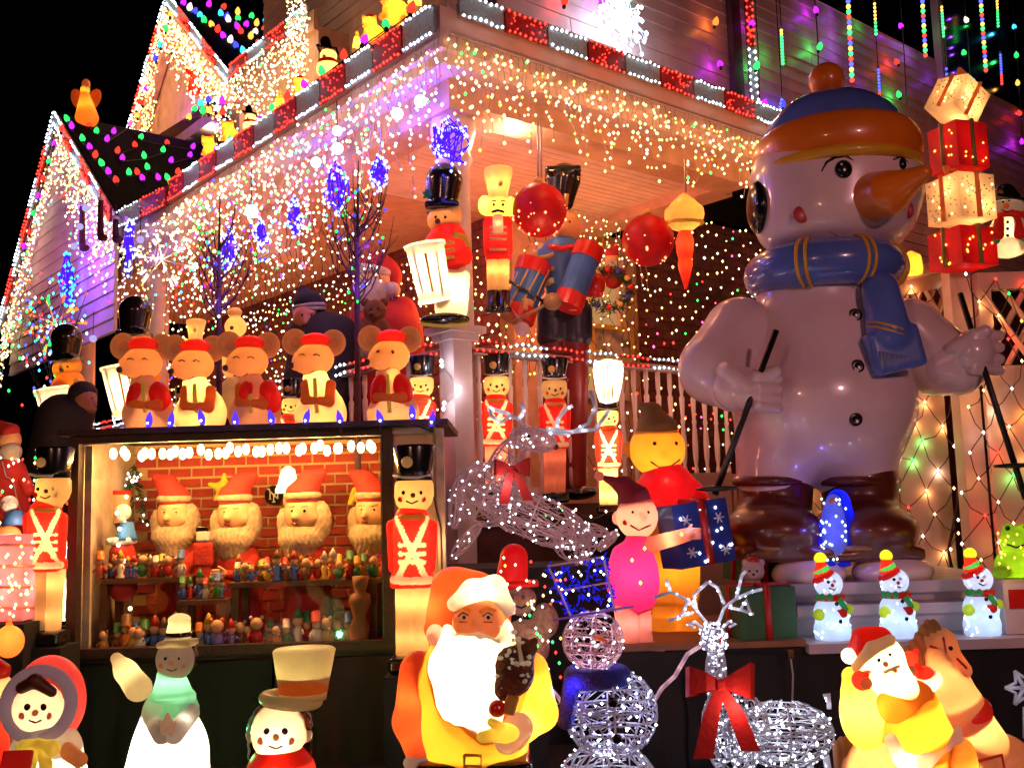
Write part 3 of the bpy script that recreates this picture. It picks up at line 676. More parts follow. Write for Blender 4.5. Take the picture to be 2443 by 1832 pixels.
for lb, x, y in [('brilliant blue lamp high under the left beam', 1003, 242), ('blue lamp left of the brilliant one', 948, 272), ('blue lamp lower on the left beam', 754, 388)]:
    c = on_a(x, y, -.3); t = thing('blue_spot_lamp', lb, 'lamp', c); wpart('lamp_globe', M().ball(c, .035), glow('blue_globe', (.3, .5, 1), 6), t)
    lamp(on_a(x + 6, y + 40, -.15), 5.5, (.1, .05, 1), .02)
lamp(on_a(135, 585, -.6), 26, (.2, .02, 1), .03); lamp(on_a(150, 660, -.6), 14, (.1, .03, 1), .03); lamp(on_a(395, 275, 1.0), 8, (.3, .05, 1), .03); lamp(on_a(150, 500, -.6), 6, (.25, .04, 1), .03)
# starbursts
def starburst(lb, x, y, Y, r, cols, n=16):
    c = at(x, y, Y); s = scl(x, y, Y); t = thing('starburst_light', lb, 'starburst light', c)
    wpart('hub', M().ball(c, 5 * s), M_wirew, t)
    for i in range(n):
        th = i * 2.399; ph = math.acos(1 - 2 * (i + .5) / n); d = np.array((math.sin(ph) * math.cos(th), math.sin(ph) * math.sin(th), math.cos(ph)))
        k = cols[i % len(cols)]; q = wpart('ray', M().tube([c, c + d * r * s], 1.6 * s, 5), M_wirew, t)
        wpart('ray_tip', M().tube([c + d * r * s * .72, c + d * r * s], [2.0 * s, 4.6 * s], 7), glow('tip_' + k, EC[k], 2.0), q)
    lamp(c - fw * .1, 2, EC[cols[0]], .02)
starburst('white starburst light hung before the white column', 388, 620, 8.6, 72, ['white', 'cool'], 14)
starburst('orange and green starburst light beside the far drummer', 130, 772, 9.6, 72, ['orange', 'gold', 'green', 'orange'], 18)
# brilliant white cluster behind the fascia above the porch
c = on_b(1485, 60, 1.3); t = thing('bright_ice_star', 'dazzling blue-white light sculpture leaning on the siding above the porch roof', 'light sculpture', c)
m = M(); fr = M(); s = scl(1485, 60, c[1]); prev = None
for i in range(130):
    x = random.gauss(0, 30); y = random.gauss(-10, 34) + (x * .5)
    if abs(x) > 68 or y > 80: continue
    q = c + RTV * x * s - np.array((0, 0, 1)) * y * s + fw * random.uniform(-.15, .1); m.octs([q], 4.5 * s)
    if prev is not None and i % 2: fr.tube([prev, q], 1.2 * s, 4)
    prev = q
wpart('mini_bulb', m, glow('ice_bulb', (.75, .85, 1), 14), t, kind='stuff'); wpart('frame', fr, clear('ice_rod', (.6, .7, .9), .5, 1.2), t)
lamp(c - fw * .1, 16, (.5, .65, 1), .04); lamp(c + fw * .12, 4, (.5, .65, 1), .02); lamp(on_b(1530, 95, 1.4), 3, (.5, .65, 1), .02)

# ---- general glow of the strings: lamps added to stand in for the light of the string bulbs
for b, W in ((.2, 7), (1.1, 8), (2.1, 9), (3.1, 10)): lamp(H(-.7, b, 3.6), W * 1.25, (1, .27, .13))
for a, W in ((.3, 6), (1.1, 6), (2.0, 6), (2.7, 5)): lamp(H(a, -.6, 3.75), W * 1.3, (1, .32, .11))
for b in (1.2, 2.4, 3.8, 5.4, 7.0): lamp(H(1.0, b, 3.1), 16, (1, .2, .05))
for a in (.9, 2.2): lamp(H(a, .9, 3.2), 18, (1, .25, .07))
for b in (5.4, 6.4, 7.4): lamp(H(-.9, b, 4.3), 9, (1, .36, .42))
for b in (4.2, 5.2): lamp(H(.6, b, 5.6), 9, (1, .42, .2))
for b in (6.3, 7.3, 8.2): lamp(H(.5, b, 6.8), 14, (1, .45, .25))
for b in (.5, 2.0, 3.2): lamp(H(.9, b + .5, 5.3), 8, (1, .4, .2))
for a in (2.2, 3.6, 5.2, 7.0, 9.0): lamp(H(a, .3, 5.2), 12, (1, .24, .14))
# recessed porch lamp
c = at(1228, 312, 6.15); t = thing('porch_ceiling_lamp', 'small white flood lamp glowing under the porch beam', 'lamp', c)
wpart('lens', M().lathe([(.065, 0), (.07, .03)], c, 20), glow('flood_lens', (1, .9, .75), 6), t); wpart('housing', M().lathe([(.075, .02), (.06, .1), (.02, .14)], c, 16), M_white, t)
lamp(c - (0, 0, .06), 8, (1, .75, .5), .04)
# globe lamp
c = on_b(1430, 452, 1.5); t = thing('globe_lamp', 'round milky globe lamp lit beside the porch window', 'lamp', c)
wpart('globe', M().ball(c, .125, 24, 14), blow('milk_glass', (.8, .6, .35), .8), t); wpart('bracket', M().tube([c - (0, 0, .12), c - (0, 0, .2), c + (VV[0] * .3, VV[1] * .3, -.2)], .015, 6), M_wire, t)
lamp(c + (0, -.02, -.03), 4, (1, .65, .3), .03)
# ================================================================ GIANT SNOWMAN
B_eye = plain('black_gloss_paint', (.006, .005, .006), .2, amt=0)
M_snow = plain('fibreglass_white', (.9, .68, .68), .26, amt=.18, scale=3, coat=.6)
M_org = plain('orange_fibreglass', (.9, .22, .012), .32, amt=.3, scale=3, coat=.5)
M_yel = plain('yellow_trim_paint', (.85, .45, .02), .35, coat=.4)
M_blu = plain('blue_fibreglass', (.11, .19, .62), .22, amt=.3, scale=3, coat=.7)
M_boot = plain('brown_boot_paint', (.12, .02, .008), .35, amt=.3, scale=3, coat=.3)
M_pole = plain('black_pole', (.008, .006, .006), .4)
f = Fig('giant_snowman', 'giant glossy white snowman statue in blue scarf and orange-banded hat holding two black ski poles', 'snowman statue', 1950, 1330, 5.0); P = f.P
torso = f.sd('body', [E(P(1965, 960, 0), (222, 175, 195)), E(P(1950, 830, 0), (195, 150, 160)), E(P(1960, 700, 0), (150, 120, 70)),
      Cp(P(1850, 1080, 0), P(1845, 1150, 0), 95, 88), Cp(P(2040, 1080, 10), P(2045, 1140, 10), 100, 90)], M_snow, 7, 40)
head = f.sd('head', [E(P(1995, 470, 0), (203, 180, 150)), E(P(1990, 410, 0), (196, 172, 150)), E(P(1985, 540, -10), (175, 160, 85))], M_snow, 7, 60)
def arm(lbl, ps, rs):
    return f.sd('arm', [Cp(ps[i], ps[i + 1], rs[i], rs[i + 1]) for i in range(len(ps) - 1)], M_snow, 6, 30)
arm('l', [P(1765, 795, -20), P(1708, 880, -60), P(1745, 925, -130)], [88, 82, 55])
f.sd('glove', [To(P(1760, 925, -160), 50, 20, R=roty(1.0)), E(P(1800, 935, -190), (58, 48, 45))] +
     [Cp(P(1808, y, -228), P(1856, y + 5, -218), 12.5, 11.5) for y in (898, 922, 946, 968)] + [Cp(P(1800, 905, -200), P(1850, 885, -235), 17, 14), Cp(P(1755, 925, -160), P(1790, 930, -175), 52, 48)], M_snow, 3.2, 4)
arm('r', [P(2170, 790, 20), P(2235, 860, 10), P(2290, 885, -40)], [80, 82, 58])
f.sd('glove', [Cp(P(2250, 870, -30), P(2300, 850, -60), 58, 50), E(P(2320, 842, -80), (50, 45, 55))] + [Cp(P(2322, y, -104), P(2384, y + 4, -90), 14, 12.5) for y in (797, 825, 853, 880)] +
     [Cp(P(2275, 830, -90), P(2350, 790, -110), 18, 15)], M_snow, 3.2, 4)
nose = f.sd('carrot_nose', [Cp(P(2085, 470, -165), P(2118, 462, -215), 58, 50), Cp(P(2118, 462, -215), P(2205, 412, -300), 50, 17)], M_org, 5, 12)
hat = f.sd('hat', [E(P(1992, 350, 0), (176, 163, 140)), ], M_blu, 6, 10)
f.sd('hat_band', [To(P(1995, 372, 0), 168, 36, sq=.66)], M_org, 5, 8, hat)
f.sd('band_piping', [To(P(1994, 418, 0), 190, 15)], M_yel, 5, 4, hat)
f.sd('pompom', [E(P(1972, 192, 0), 44)], M_org, 4, 4, hat)
def hball(name, x, y, r, mat, par=head, pr=None):
    h = f.front(*(pr or PRIMS[par.name]), x, y); q = M(); q.ball(h, r, 18, 10); return f.ob(name, q, mat, par)
def hline(name, pts, rs, mat, par=head):
    q = M(); q.tube([f.front(*PRIMS[par.name], *p) for p in pts], rs, 6); return f.ob(name, q, mat, par)
ey = hball('eye', 2013, 404, (20, 10, 22), B_eye); hball('eye_glint', 2005, 396, (5, 13, 5), plain('glint_paint', (.8, .8, .8), .3), head); hball('eye', 2152, 392, (10, 8, 14), B_eye)
hline('eyebrow', [(1960, 410), (1972, 388), (1992, 376), (2018, 373), (2036, 384)], [2, 3.5, 4, 3.5, 1.5], B_eye); hline('eyebrow', [(1957, 377), (1978, 374), (1996, 376)], [1.5, 3, 2], B_eye); hline('eyebrow', [(2130, 382), (2148, 374), (2166, 388)], [2, 4, 2], B_eye)
C_ch = plain('cheek_red', (.6, .05, .06), .35, amt=.1); hball('cheek', 1912, 512, (20, 7, 21), C_ch); hball('cheek', 2170, 500, (10, 8, 20), C_ch)
hline('mouth', [(1980, 552), (2008, 570), (2045, 579), (2085, 577), (2128, 555)], [1, 3, 3.6, 3, 1], plain('smile_line', (.12, .06, .08), .5))
f.sd('ear_muff', [E(P(1808, 495, -20), (25, 60, 66))], B_eye, 4, 4)
sc = f.sd('scarf', [To(P(1966, 652, 0), 138, 56, sq=1.02), ], M_blu, 6, 10)
for x in (1862, 2022, 2140):
    for dx in (-9, 9):
        q = M(); pts = []
        for k in range(11):
            a = -1.5 + 3.0 * k / 10; u = (x + dx - 1966) / 195.0; ph = math.asin(max(-1, min(1, u)))
            rr = 138 + 57 * math.cos(a); pts.append(P(1966, 652) + np.array((rr * math.sin(ph), -rr * math.cos(ph), 57 * math.sin(a))))
        q.tube(pts, 4.5, 6); f.ob('scarf_stripe', q, M_yel, sc)
tail = f.sd('scarf_tail', [Cp(P(2100, 690, -145), P(2120, 790, -165), 42, 50), Bx(P(2132, 836, -168), (60, 30, 50), 12, R=roty(-.2))], M_blu, 4, 10, sc)
for yy in (770, 782): q = M(); q.tube([f.front(*PRIMS[tail.name], *p) for p in ((2072, yy - 4), (2092, yy - 1), (2112, yy + 3), (2132, yy + 8), (2156, yy + 16))], 3.5, 6); f.ob('scarf_stripe', q, M_yel, sc)
q = M()
for k in range(9): q.tube([f.front(*PRIMS[tail.name], 2098 + k * 8.5, 838 + k * 1.5), f.front(*PRIMS[tail.name], 2104 + k * 8.5, 880)], [3, 2], 5)
f.ob('fringe', q, plain('fringe_blue', (.2, .25, .45), .3), sc)
for x, y in ((2040, 752), (2046, 874), (2041, 1000)):
    h = f.front(*PRIMS[torso.name], x, y); q = M(); q.lathe([(1, -6), (14, -5), (16, 0), (14, 5), (8, 3)], h, 18, A=rotx(math.pi / 2)); f.ob('button', q, B_eye, torso)
for x0 in (1848, 2050):
    sx = 1 if x0 > 1900 else -1
    b = f.sd('boot', [Cp(P(x0, 1150, 5), P(x0, 1250, 0), 92, 84), E(P(x0 + (18 if sx > 0 else -8), 1265, -60), (112, 140, 68)), Bx(P(x0 + 6, 1318, -50), (104, 125, 14), 10)], M_boot, 6, 26)
    q = M(); q.tube([P(x0 + 6 + 106 * math.cos(a), 1308, -50 + 127 * math.sin(a)) for a in np.linspace(0, 2 * math.pi, 25)], 7, 6); f.ob('boot_welt', q, plain('tan_welt', (.3, .14, .05), .4), b)
    q = M(); q.tube([P(x0 + 92 * math.cos(a), 1148, 5 + 92 * math.sin(a)) for a in np.linspace(0, 2 * math.pi, 25)], 12, 8); f.ob('boot_cuff', q, M_boot, b)
def pole(x0, y0, d0, x1, y1, d1, bx, by):
    A, B = P(x0, y0, d0), P(x1, y1, d1); q = M(); q.tube([A, B], 7, 10); p = f.ob('ski_pole', q, M_pole)
    q = M(); d = (B - A) / np.linalg.norm(B - A); t = np.linalg.norm(P(bx, by) - P(x0, y0)) / np.linalg.norm(P(x1, y1) - P(x0, y0)); c = A + (B - A) * t
    q.lathe([(8, -6), (44, -3), (46, 3), (8, 6)], c, 20); f.ob('pole_basket', q, M_pole, p)
pole(1852, 788, -235, 1705, 1180, -215, 1710, 1165); pole(2290, 700, -75, 2447, 1190, -160, 2414, 1115)
q = M()
f.sd('ski', [E(P(1930, 1368, -130), (84, 60, 40)), ], M_snow, 6, 10); f.sd('ski', [E(P(2130, 1362, -130), (92, 60, 40))], M_snow, 6, 10)
# ================================================================ BLOW-MOULD FIGURES
P_cream = blow('lit_cream_plastic', (.95, .62, .24)); P_white = blow('lit_white_plastic', (.95, .74, .46)); P_red = blow('lit_red_plastic', (.8, .025, .015)); P_org = blow('lit_orange_plastic', (.9, .24, .03))
P_gold = blow('lit_gold_plastic', (.95, .42, .05)); P_pink = blow('lit_pink_plastic', (.9, .3, .17)); P_flesh = blow('lit_flesh_plastic', (.9, .42, .14)); P_tan = blow('lit_tan_plastic', (.7, .3, .1)); P_pure = blow('pure_white_plastic', (.95, .86, .66), .7)
P_bird = blow('lit_yellow_plastic', (.95, .72, .1)); P_green = blow('lit_green_plastic', (.05, .5, .15)); P_ltgreen = blow('mint_green_plastic', (.35, .95, .55)); P_blueish = blow('lit_blue_plastic', (.05, .15, .6))
B_brown = plain('brown_face_paint', (.12, .03, .01), .5); B_red = plain('red_gloss_paint', (.5, .012, .01), .25, coat=.5); B_hat = plain('black_hat_gloss', (.008, .007, .006), .22, amt=.5, scale=20, coat=.5); B_gold = plain('gold_paint', (.7, .4, .08), .35)
B_white = plain('white_gloss_plastic', (.75, .65, .5), .35); B_green = plain('green_paint', (.03, .25, .05), .4)

def dot(f, name, x, y, d, r, mat, parent=None, fl=.4):
    c = f.P(x, y, d)
    if parent is not None and parent.name in PRIMS:
        h = f.front(*PRIMS[parent.name], x, y); c = h if h is not None else c
    q = M(); q.ball(c, (r, r * fl, r), 10, 6); return f.ob(name, q, mat, parent)
def line(f, name, pts, r, mat, parent=None, seg=5):
    ps = []
    if parent is not None and parent.name in PRIMS and len(pts) > 1:
        ext = [pts[0]]
        for a, b in zip(pts, pts[1:]): ext += [tuple(np.array(a) + (np.array(b) - np.array(a)) * t) for t in (.33, .67)] + [b]
        for p in ext:
            h = f.front(*PRIMS[parent.name], p[0], p[1]); ps.append(h if h is not None else f.P(*p))
    else: ps = [f.P(*p) for p in pts]
    q = M(); q.tube(ps, r, seg); return f.ob(name, q, mat, parent)
def lat(f, name, prof, x, d, mat, sy=1, parent=None, seg=24, mis=None):  # prof in (r, y) photo pixels
    q = M(); c = f.P(x, f.y, d); c[2] = 0; base = f.P(x, prof[-1][1], d)
    q.lathe([(r, f.P(x, y)[2]) for r, y in prof][::-1], (0, 0, 0), seg, 0, sy, mis=mis)
    for i in range(len(q.v)):
        z = q.v[i][:, 2:3]; q.v[i] = q.v[i] + np.concatenate([c[0] + z * math.tan(ROLL) * 1.0, 0 * z + d, 0 * z], 1)
    return f.ob(name, q, mat, parent)

def soldier(label, x, ytop, h, Y, W=1.2, hatc=None, dim=False, group='toy soldiers by the railing and the workshop window', fancy=True):
    """toy soldier: black shako, round face, red coat with white cross belts, white legs"""
    k = h / 535.0; yb = ytop + h; f = Fig('toy_soldier', label, 'toy soldier', x, yb, Y, group); y = lambda v: ytop + v * k
    r = lambda v: v * k
    hat = lat(f, 'shako_hat', [(r(30), y(2)), (r(50), y(0)), (r(52), y(6)), (r(44), y(62)), (r(45), y(84))], x, 0, B_hat, .9)
    dot(f, 'hat_badge', x - r(12), y(40), -r(44), r(14), B_gold if not fancy else P_cream, hat, .35)
    line(f, 'hat_band', [(x - r(44), y(72), -r(16)), (x - r(20), y(76), -r(40)), (x + r(14), y(76), -r(42)), (x + r(42), y(70), -r(18))], r(3.5), B_white, hat)
    hd = lat(f, 'head', [(r(42), y(84)), (r(47), y(92)), (r(48), y(120)), (r(42), y(140)), (r(28), y(156)), (r(26), y(164))], x, 0, P_cream, .9)
    for ex in (-20, 20): dot(f, 'eye', x + r(ex), y(112), -r(38), r(5), B_eye, hd)
    dot(f, 'nose', x + r(2), y(118), -r(45), r(6), B_brown, hd, .8); dot(f, 'cheek', x - r(27), y(128), -r(31), r(7), P_red, hd); dot(f, 'cheek', x + r(26), y(128), -r(31), r(7), P_red, hd)
    line(f, 'mouth', [(x - r(14), y(132), -r(40)), (x, y(138), -r(41)), (x + r(14), y(131), -r(40))], r(2), B_brown, hd)
    base = [Cp(f.P(x, y(180)), f.P(x, y(300)), r(44), r(40)), Bx(f.P(x, y(250)), (r(42), r(34), r(76)), r(20)), Bx(f.P(x, y(318)), (r(50), r(36), r(18)), r(10)),
            Cp(f.P(x - r(46), y(190)), f.P(x - r(44), y(290)), r(15), r(12)), Cp(f.P(x + r(46), y(190)), f.P(x + r(44), y(290)), r(15), r(12))]
    def bt(pts, rr):
        P3 = []
        for i in range(len(pts) - 1):
            for t in (0, .5): a, b = np.array(pts[i]), np.array(pts[i + 1]); c = a + (b - a) * t; P3.append(c)
        P3.append(np.array(pts[-1])); P3 = [f.front(base, r(5), c[0], c[1]) for c in P3]; P3 = [p for p in P3 if p is not None]
        return [Cp(P3[i], P3[i + 1], rr, rr, 1) for i in range(len(P3) - 1)]
    belts = bt([(x - r(44), y(318), -r(24)), (x - r(22), y(320), -r(33)), (x + r(22), y(320), -r(33)), (x + r(44), y(318), -r(24))], r(8))
    for s in (-1, 1): belts += bt([(x - s * r(36), y(172), -r(26)), (x - s * r(14), y(222), -r(33)), (x + s * r(10), y(270), -r(33)), (x + s * r(34), y(314), -r(30))], r(6))
    for yy in (236, 256, 276): belts += bt([(x - r(28), y(yy), -r(34)), (x + r(28), y(yy), -r(34))], r(4.5))
    ct = f.sd('coat', base + belts, [P_red, P_white], max(2.0, r(3.4)), r(5))
    line(f, 'collar', [(x - r(28), y(168), -r(14)), (x, y(170), -r(32)), (x + r(28), y(168), -r(14))], r(7), P_gold, ct)
    for s in (-1, 1): lat(f, 'leg', [(r(24), y(330)), (r(22), y(400)), (r(20), y(495))], x + s * r(19), 0, P_cream if fancy else P_pink, 1.1, seg=14)
    bs = f.sd('base', [Bx(f.P(x, y(516)), (r(52), r(42), r(18)), r(6))], B_hat, max(2.5, r(5)), 3)
    if W:
        f.lamp(x, y(120), 0, W * .35, (1, .66, .28)); f.lamp(x, y(215), 0, W, (1, .55, .25)); f.lamp(x, y(285), 0, W * .6, (1, .55, .25))
        for s in (-1, 1): f.lamp(x + s * r(19), y(370), 0, W * .22, (1, .62, .35)); f.lamp(x + s * r(19), y(450), 0, W * .12, (1, .62, .35))
    return f
soldier('lit toy soldier with scuffed black shako right of the workshop window', 983, 1062, 540, 4.35, 1.5)
soldier('lit toy soldier with black shako left of the workshop window', 108, 1068, 470, 4.5, 1.3)
soldier('yellow-faced toy soldier nearest the newel post behind the railing', 1184, 845, 350, 5.9, 1.4, fancy=False)
soldier('unlit dim toy soldier second from the newel post', 1324, 855, 345, 6.0, .25, fancy=False)
soldier('brightest toy soldier third from the newel post beside the yellow-faced elf', 1452, 935, 290, 5.7, 3.0)
soldier('toy soldier half hidden behind the rightmost mouse', 1003, 850, 330, 5.7, 1.6, fancy=False)
soldier('toy soldier hidden between the two mice on the right', 693, 905, 300, 6.2, 1.4, fancy=False)
soldier('small toy soldier behind the second mouse from left', 432, 925, 260, 6.4, 1.4, fancy=False)
# big lit bell-shaped lantern over the third soldier
f = Fig('white_lantern', 'blazing white bell-shaped lantern over the soldier behind the balusters', 'lantern', 1452, 962, 5.62); x = 1452
lat(f, 'shade', [(10, 858), (34, 864), (37, 880), (30, 930), (22, 958), (8, 962)], x, 0, P_pure); f.lamp(x, 905, 0, 5, (1, .75, .4)); line(f, 'finial', [(x, 850, 0), (x, 860, 0)], 4, B_gold)
for dx in (-14, -2, 12): line(f, 'rib', [(x + dx, 872, -34), (x + dx * .7, 950, -26)], 1.6, B_brown)

# ---- five Christmas mice on the workshop roof
def mouse(label, x, yt, Y, dim=1.0, vest=True, eye='shut', lean=0, vx=10):
    f = Fig('christmas_mouse', label, 'mouse figure', x, 1025, Y, 'row of five lit mice on the workshop roof'); P = f.P; y0 = yt
    hx = x - 14 + lean; hy = y0 + 58
    hd = f.sd('head', [E(P(hx + 10, hy, 0), (46, 40, 40)), E(P(hx - 10, hy + 6, -18), (34, 34, 28)), Cp(P(hx - 12, hy + 10, -28), P(hx - 36, hy + 16, -46), 24, 12)], P_flesh, 3.2, 14)
    for ex, ey, d in ((hx - 38, hy - 40, 4), (hx + 54, hy - 38, 4)):
        e = f.sd('ear', [E(P(ex, ey, d), (31, 10, 33)), E(P(ex, ey, d - 14), (24, 10, 26), neg=True)], P_flesh, 2.6, 6); 
        q = M(); q.ball(P(ex, ey, d - 3), (23, 3, 25), 14, 6); f.ob('inner_ear', q, P_tan, e); f.lamp(ex, ey, d + 3.5, .03)
    c = f.sd('cap', [E(P(hx + 12, y0 + 16, 0), (36, 32, 20))], P_red, 3, 5); f.lamp(hx + 12, y0 + 14, 0, .25 * dim)
    dot(f, 'nose', hx - 46, hy + 16, -56, 8, B_brown, hd, 1)
    for ex in (-20, 14):
        if eye == 'shut': line(f, 'eye', [(hx + ex - 8, hy - 8, -40 + abs(ex + 4) * .2), (hx + ex, hy - 11, -42 + abs(ex + 4) * .2), (hx + ex + 8, hy - 7, -38 + abs(ex + 4) * .2)], 2, B_brown, hd)
        else: dot(f, 'eye', hx + ex, hy - 8, -40, 5, B_brown, hd)
    line(f, 'mouth', [(hx - 26, hy + 34, -38), (hx - 8, hy + 38, -36), (hx + 8, hy + 28, -36)], 1.8, B_brown, hd)
    b = f.sd('gown', [Cp(P(x - 2, y0 + 106, 0), P(x + 10, 960, 0), 30, 50), E(P(x + 10, 985, 0), (62, 50, 42)), Cp(P(x - 20, 1005, 0), P(x + 40, 1008, 0), 26, 26)], P_cream, 3.6, 18)
    if vest:
        for s in (-1, 1):
            f.sd('vest', [E(P(x + vx + s * 26, y0 + 145, -14), (25, 38, 44), R=roty(-s * .12))], P_red, 3.2, 6); f.lamp(x + vx + s * 28, y0 + 145, -22, .22 * dim)
    f.sd('arm', [Cp(P(x + 34, y0 + 120, -20), P(x + 30, y0 + 160, -46), 13, 12), Cp(P(x + 30, y0 + 160, -46), P(x + 8, y0 + 158, -58), 12, 10)], P_org, 3, 6)
    f.sd('arm', [Cp(P(x - 26, y0 + 120, -20), P(x - 26, y0 + 156, -42), 12, 11), Cp(P(x - 26, y0 + 156, -42), P(x - 6, y0 + 158, -54), 11, 9)], P_org, 3, 6)
    line(f, 'trim', [(x - 4, y0 + 105, -30), (x - 2, y0 + 150, -56), (x + 2, 985, -54)], 5, P_bird, b)
    f.lamp(hx + 6, hy + 4, 4, .8 * dim, (1, .5, .2)); f.lamp(x, y0 + 125, 0, 2.0 * dim, (1, .66, .3)); f.lamp(x + 10, 980, 0, .9 * dim, (1, .5, .3))
    f.lamp(x + 30, y0 + 145, -26, .1); return f
mouse('lit mouse in red vest, first on the left of the workshop roof', 345, 808, 5.0, .8)
mouse('pale yellow-gowned lit mouse second from the left on the roof', 468, 812, 4.98, 1.1, False)
mouse('dim-headed lit mouse in the middle of the workshop roof', 598, 804, 4.96, .8, True, vx=20)
mouse('lit mouse with smiling mouth, fourth from the left on the roof', 755, 798, 4.94, 1.0, False)
mouse('open-eyed lit mouse in bright red vest, rightmost on the roof', 928, 790, 4.92, 1.1, True, 'open', 8, 6)

# ---- drummers
def drummer(label, name, x, yt, yb, Y, W, green=False, blue=False):
    f = Fig(name, label, 'drummer figure', x, yb, Y); P = f.P; k = (yb - yt) / 385.0; Yq = lambda v: yt + v * k; r = lambda v: v * k
    hat = f.sd('tall_hat', [Cp(P(x + r(2), Yq(32)), P(x - r(2), Yq(85)), r(46), r(38)), Bx(P(x - r(2), Yq(95)), (r(42), r(38), r(8)), r(4))], B_hat, 3.5, 5)
    if not green:
        for a in (-.7, .3, 1.2): q = M(); q.ball(P(x - r(38), Yq(62), -r(30)), (r(15), r(3), r(6)), 8, 5, A=roty(a)); f.ob('holly_leaf', q, B_green, hat)
    hd = f.sd('head', [E(P(x, Yq(125)), (r(40), r(38), r(36))), E(P(x - r(24), Yq(130), -r(20)), (r(14), r(14), r(12))), E(P(x + r(30), Yq(112), 0), (r(16), r(22), r(24)))], P_flesh if not green else P_gold, 3, 8)
    dot(f, 'eye', x - r(18), Yq(118), -r(36), r(4), B_eye, hd); dot(f, 'eye', x + r(4), Yq(118), -r(39), r(4), B_eye, hd); dot(f, 'nose', x - r(14), Yq(128), -r(40), r(7), B_brown, hd, 1)
    line(f, 'hat_brim', [(x - r(42), Yq(100), -r(18)), (x - r(8), Yq(104), -r(44)), (x + r(36), Yq(92), -r(20))], r(5), P_cream, hat)
    ct = f.sd('coat', [Cp(P(x + r(10), Yq(172)), P(x + r(14), Yq(245)), r(46), r(40)), Cp(P(x + r(44), Yq(180), -r(8)), P(x + r(52), Yq(215), -r(22)), r(20), r(17)), Cp(P(x + r(52), Yq(215), -r(22)), P(x + r(18), Yq(225), -r(48)), r(17), r(13)),
                       Cp(P(x - r(28), Yq(176), -r(8)), P(x - r(46), Yq(208), -r(34)), r(17), r(14))], P_red if not green else P_org, 3.4, 8)
    for yy in (178, 196, 214): line(f, 'braid', [(x - r(16), Yq(yy), -r(48)), (x + r(8), Yq(yy + 3), -r(50)), (x + r(26), Yq(yy), -r(46))], r(4.5), P_bird, ct)
    line(f, 'epaulette', [(x + r(24), Yq(160), -r(10)), (x + r(54), Yq(168), -r(14)), (x + r(60), Yq(190), -r(16))], r(8), P_bird, ct)
    A_, B_ = P(x - r(46), Yq(182), -r(66)), P(x - r(20), Yq(322), -r(50)); q = M(); q.tube([A_, A_ + (B_ - A_) * .06, A_ + (B_ - A_) * .08, A_ + (B_ - A_) * .92, A_ + (B_ - A_) * .94, B_], [r(50), r(50), r(46), r(38), r(41), r(41)], 24); dm = f.ob('drum', q, P_pure)
    for sx in (-24, 0, 24): line(f, 'drum_cord', [(x + r(sx - 44), Yq(205), -r(108) + abs(sx) * .6), (x + r(sx * .8 - 26), Yq(298), -r(92) + abs(sx) * .6)], r(3), P_gold, dm)
    f.sd('trouser', [Cp(P(x + r(12), Yq(250)), P(x + r(16), Yq(345)), r(40), r(36)), Cp(P(x + r(40), Yq(260), -4), P(x + r(36), Yq(345), -4), r(24), r(22))], P_white, 3.6, 10)
    f.sd('shoe', [E(P(x + r(4), Yq(366), -r(20)), (r(60), r(46), r(16)))], B_hat, 3.5, 4); line(f, 'sole', [(x - r(56), Yq(376), -r(30)), (x, Yq(381), -r(64)), (x + r(56), Yq(376), -r(34))], r(4), P_bird)
    f.lamp(x, Yq(125), 0, .5 * W, (1, .55, .2)); f.lamp(x + r(12), Yq(200), 0, 1.0 * W, (1, .5, .2)); f.lamp(x - r(34), Yq(235), -r(60), 2.6 * W, (1, .74, .36)); f.lamp(x - r(28), Yq(280), -r(54), 1.6 * W, (1, .74, .36)); f.lamp(x + r(16), Yq(300), 0, 3.4 * W, (1, .7, .36))
    return f
drummer('glowing drummer in black hat with holly, standing on the newel post', 'drummer_figure', 1058, 402, 782, 5.65, 1.5)
drummer('glowing drummer behind the first mouse by the white column', 'drummer_figure', 322, 716, 1045, 6.6, 1.6, green=True)
drummer('glowing drummer at the far left below the orange starburst', 'drummer_figure', 158, 782, 1085, 6.9, 1.5, green=True)

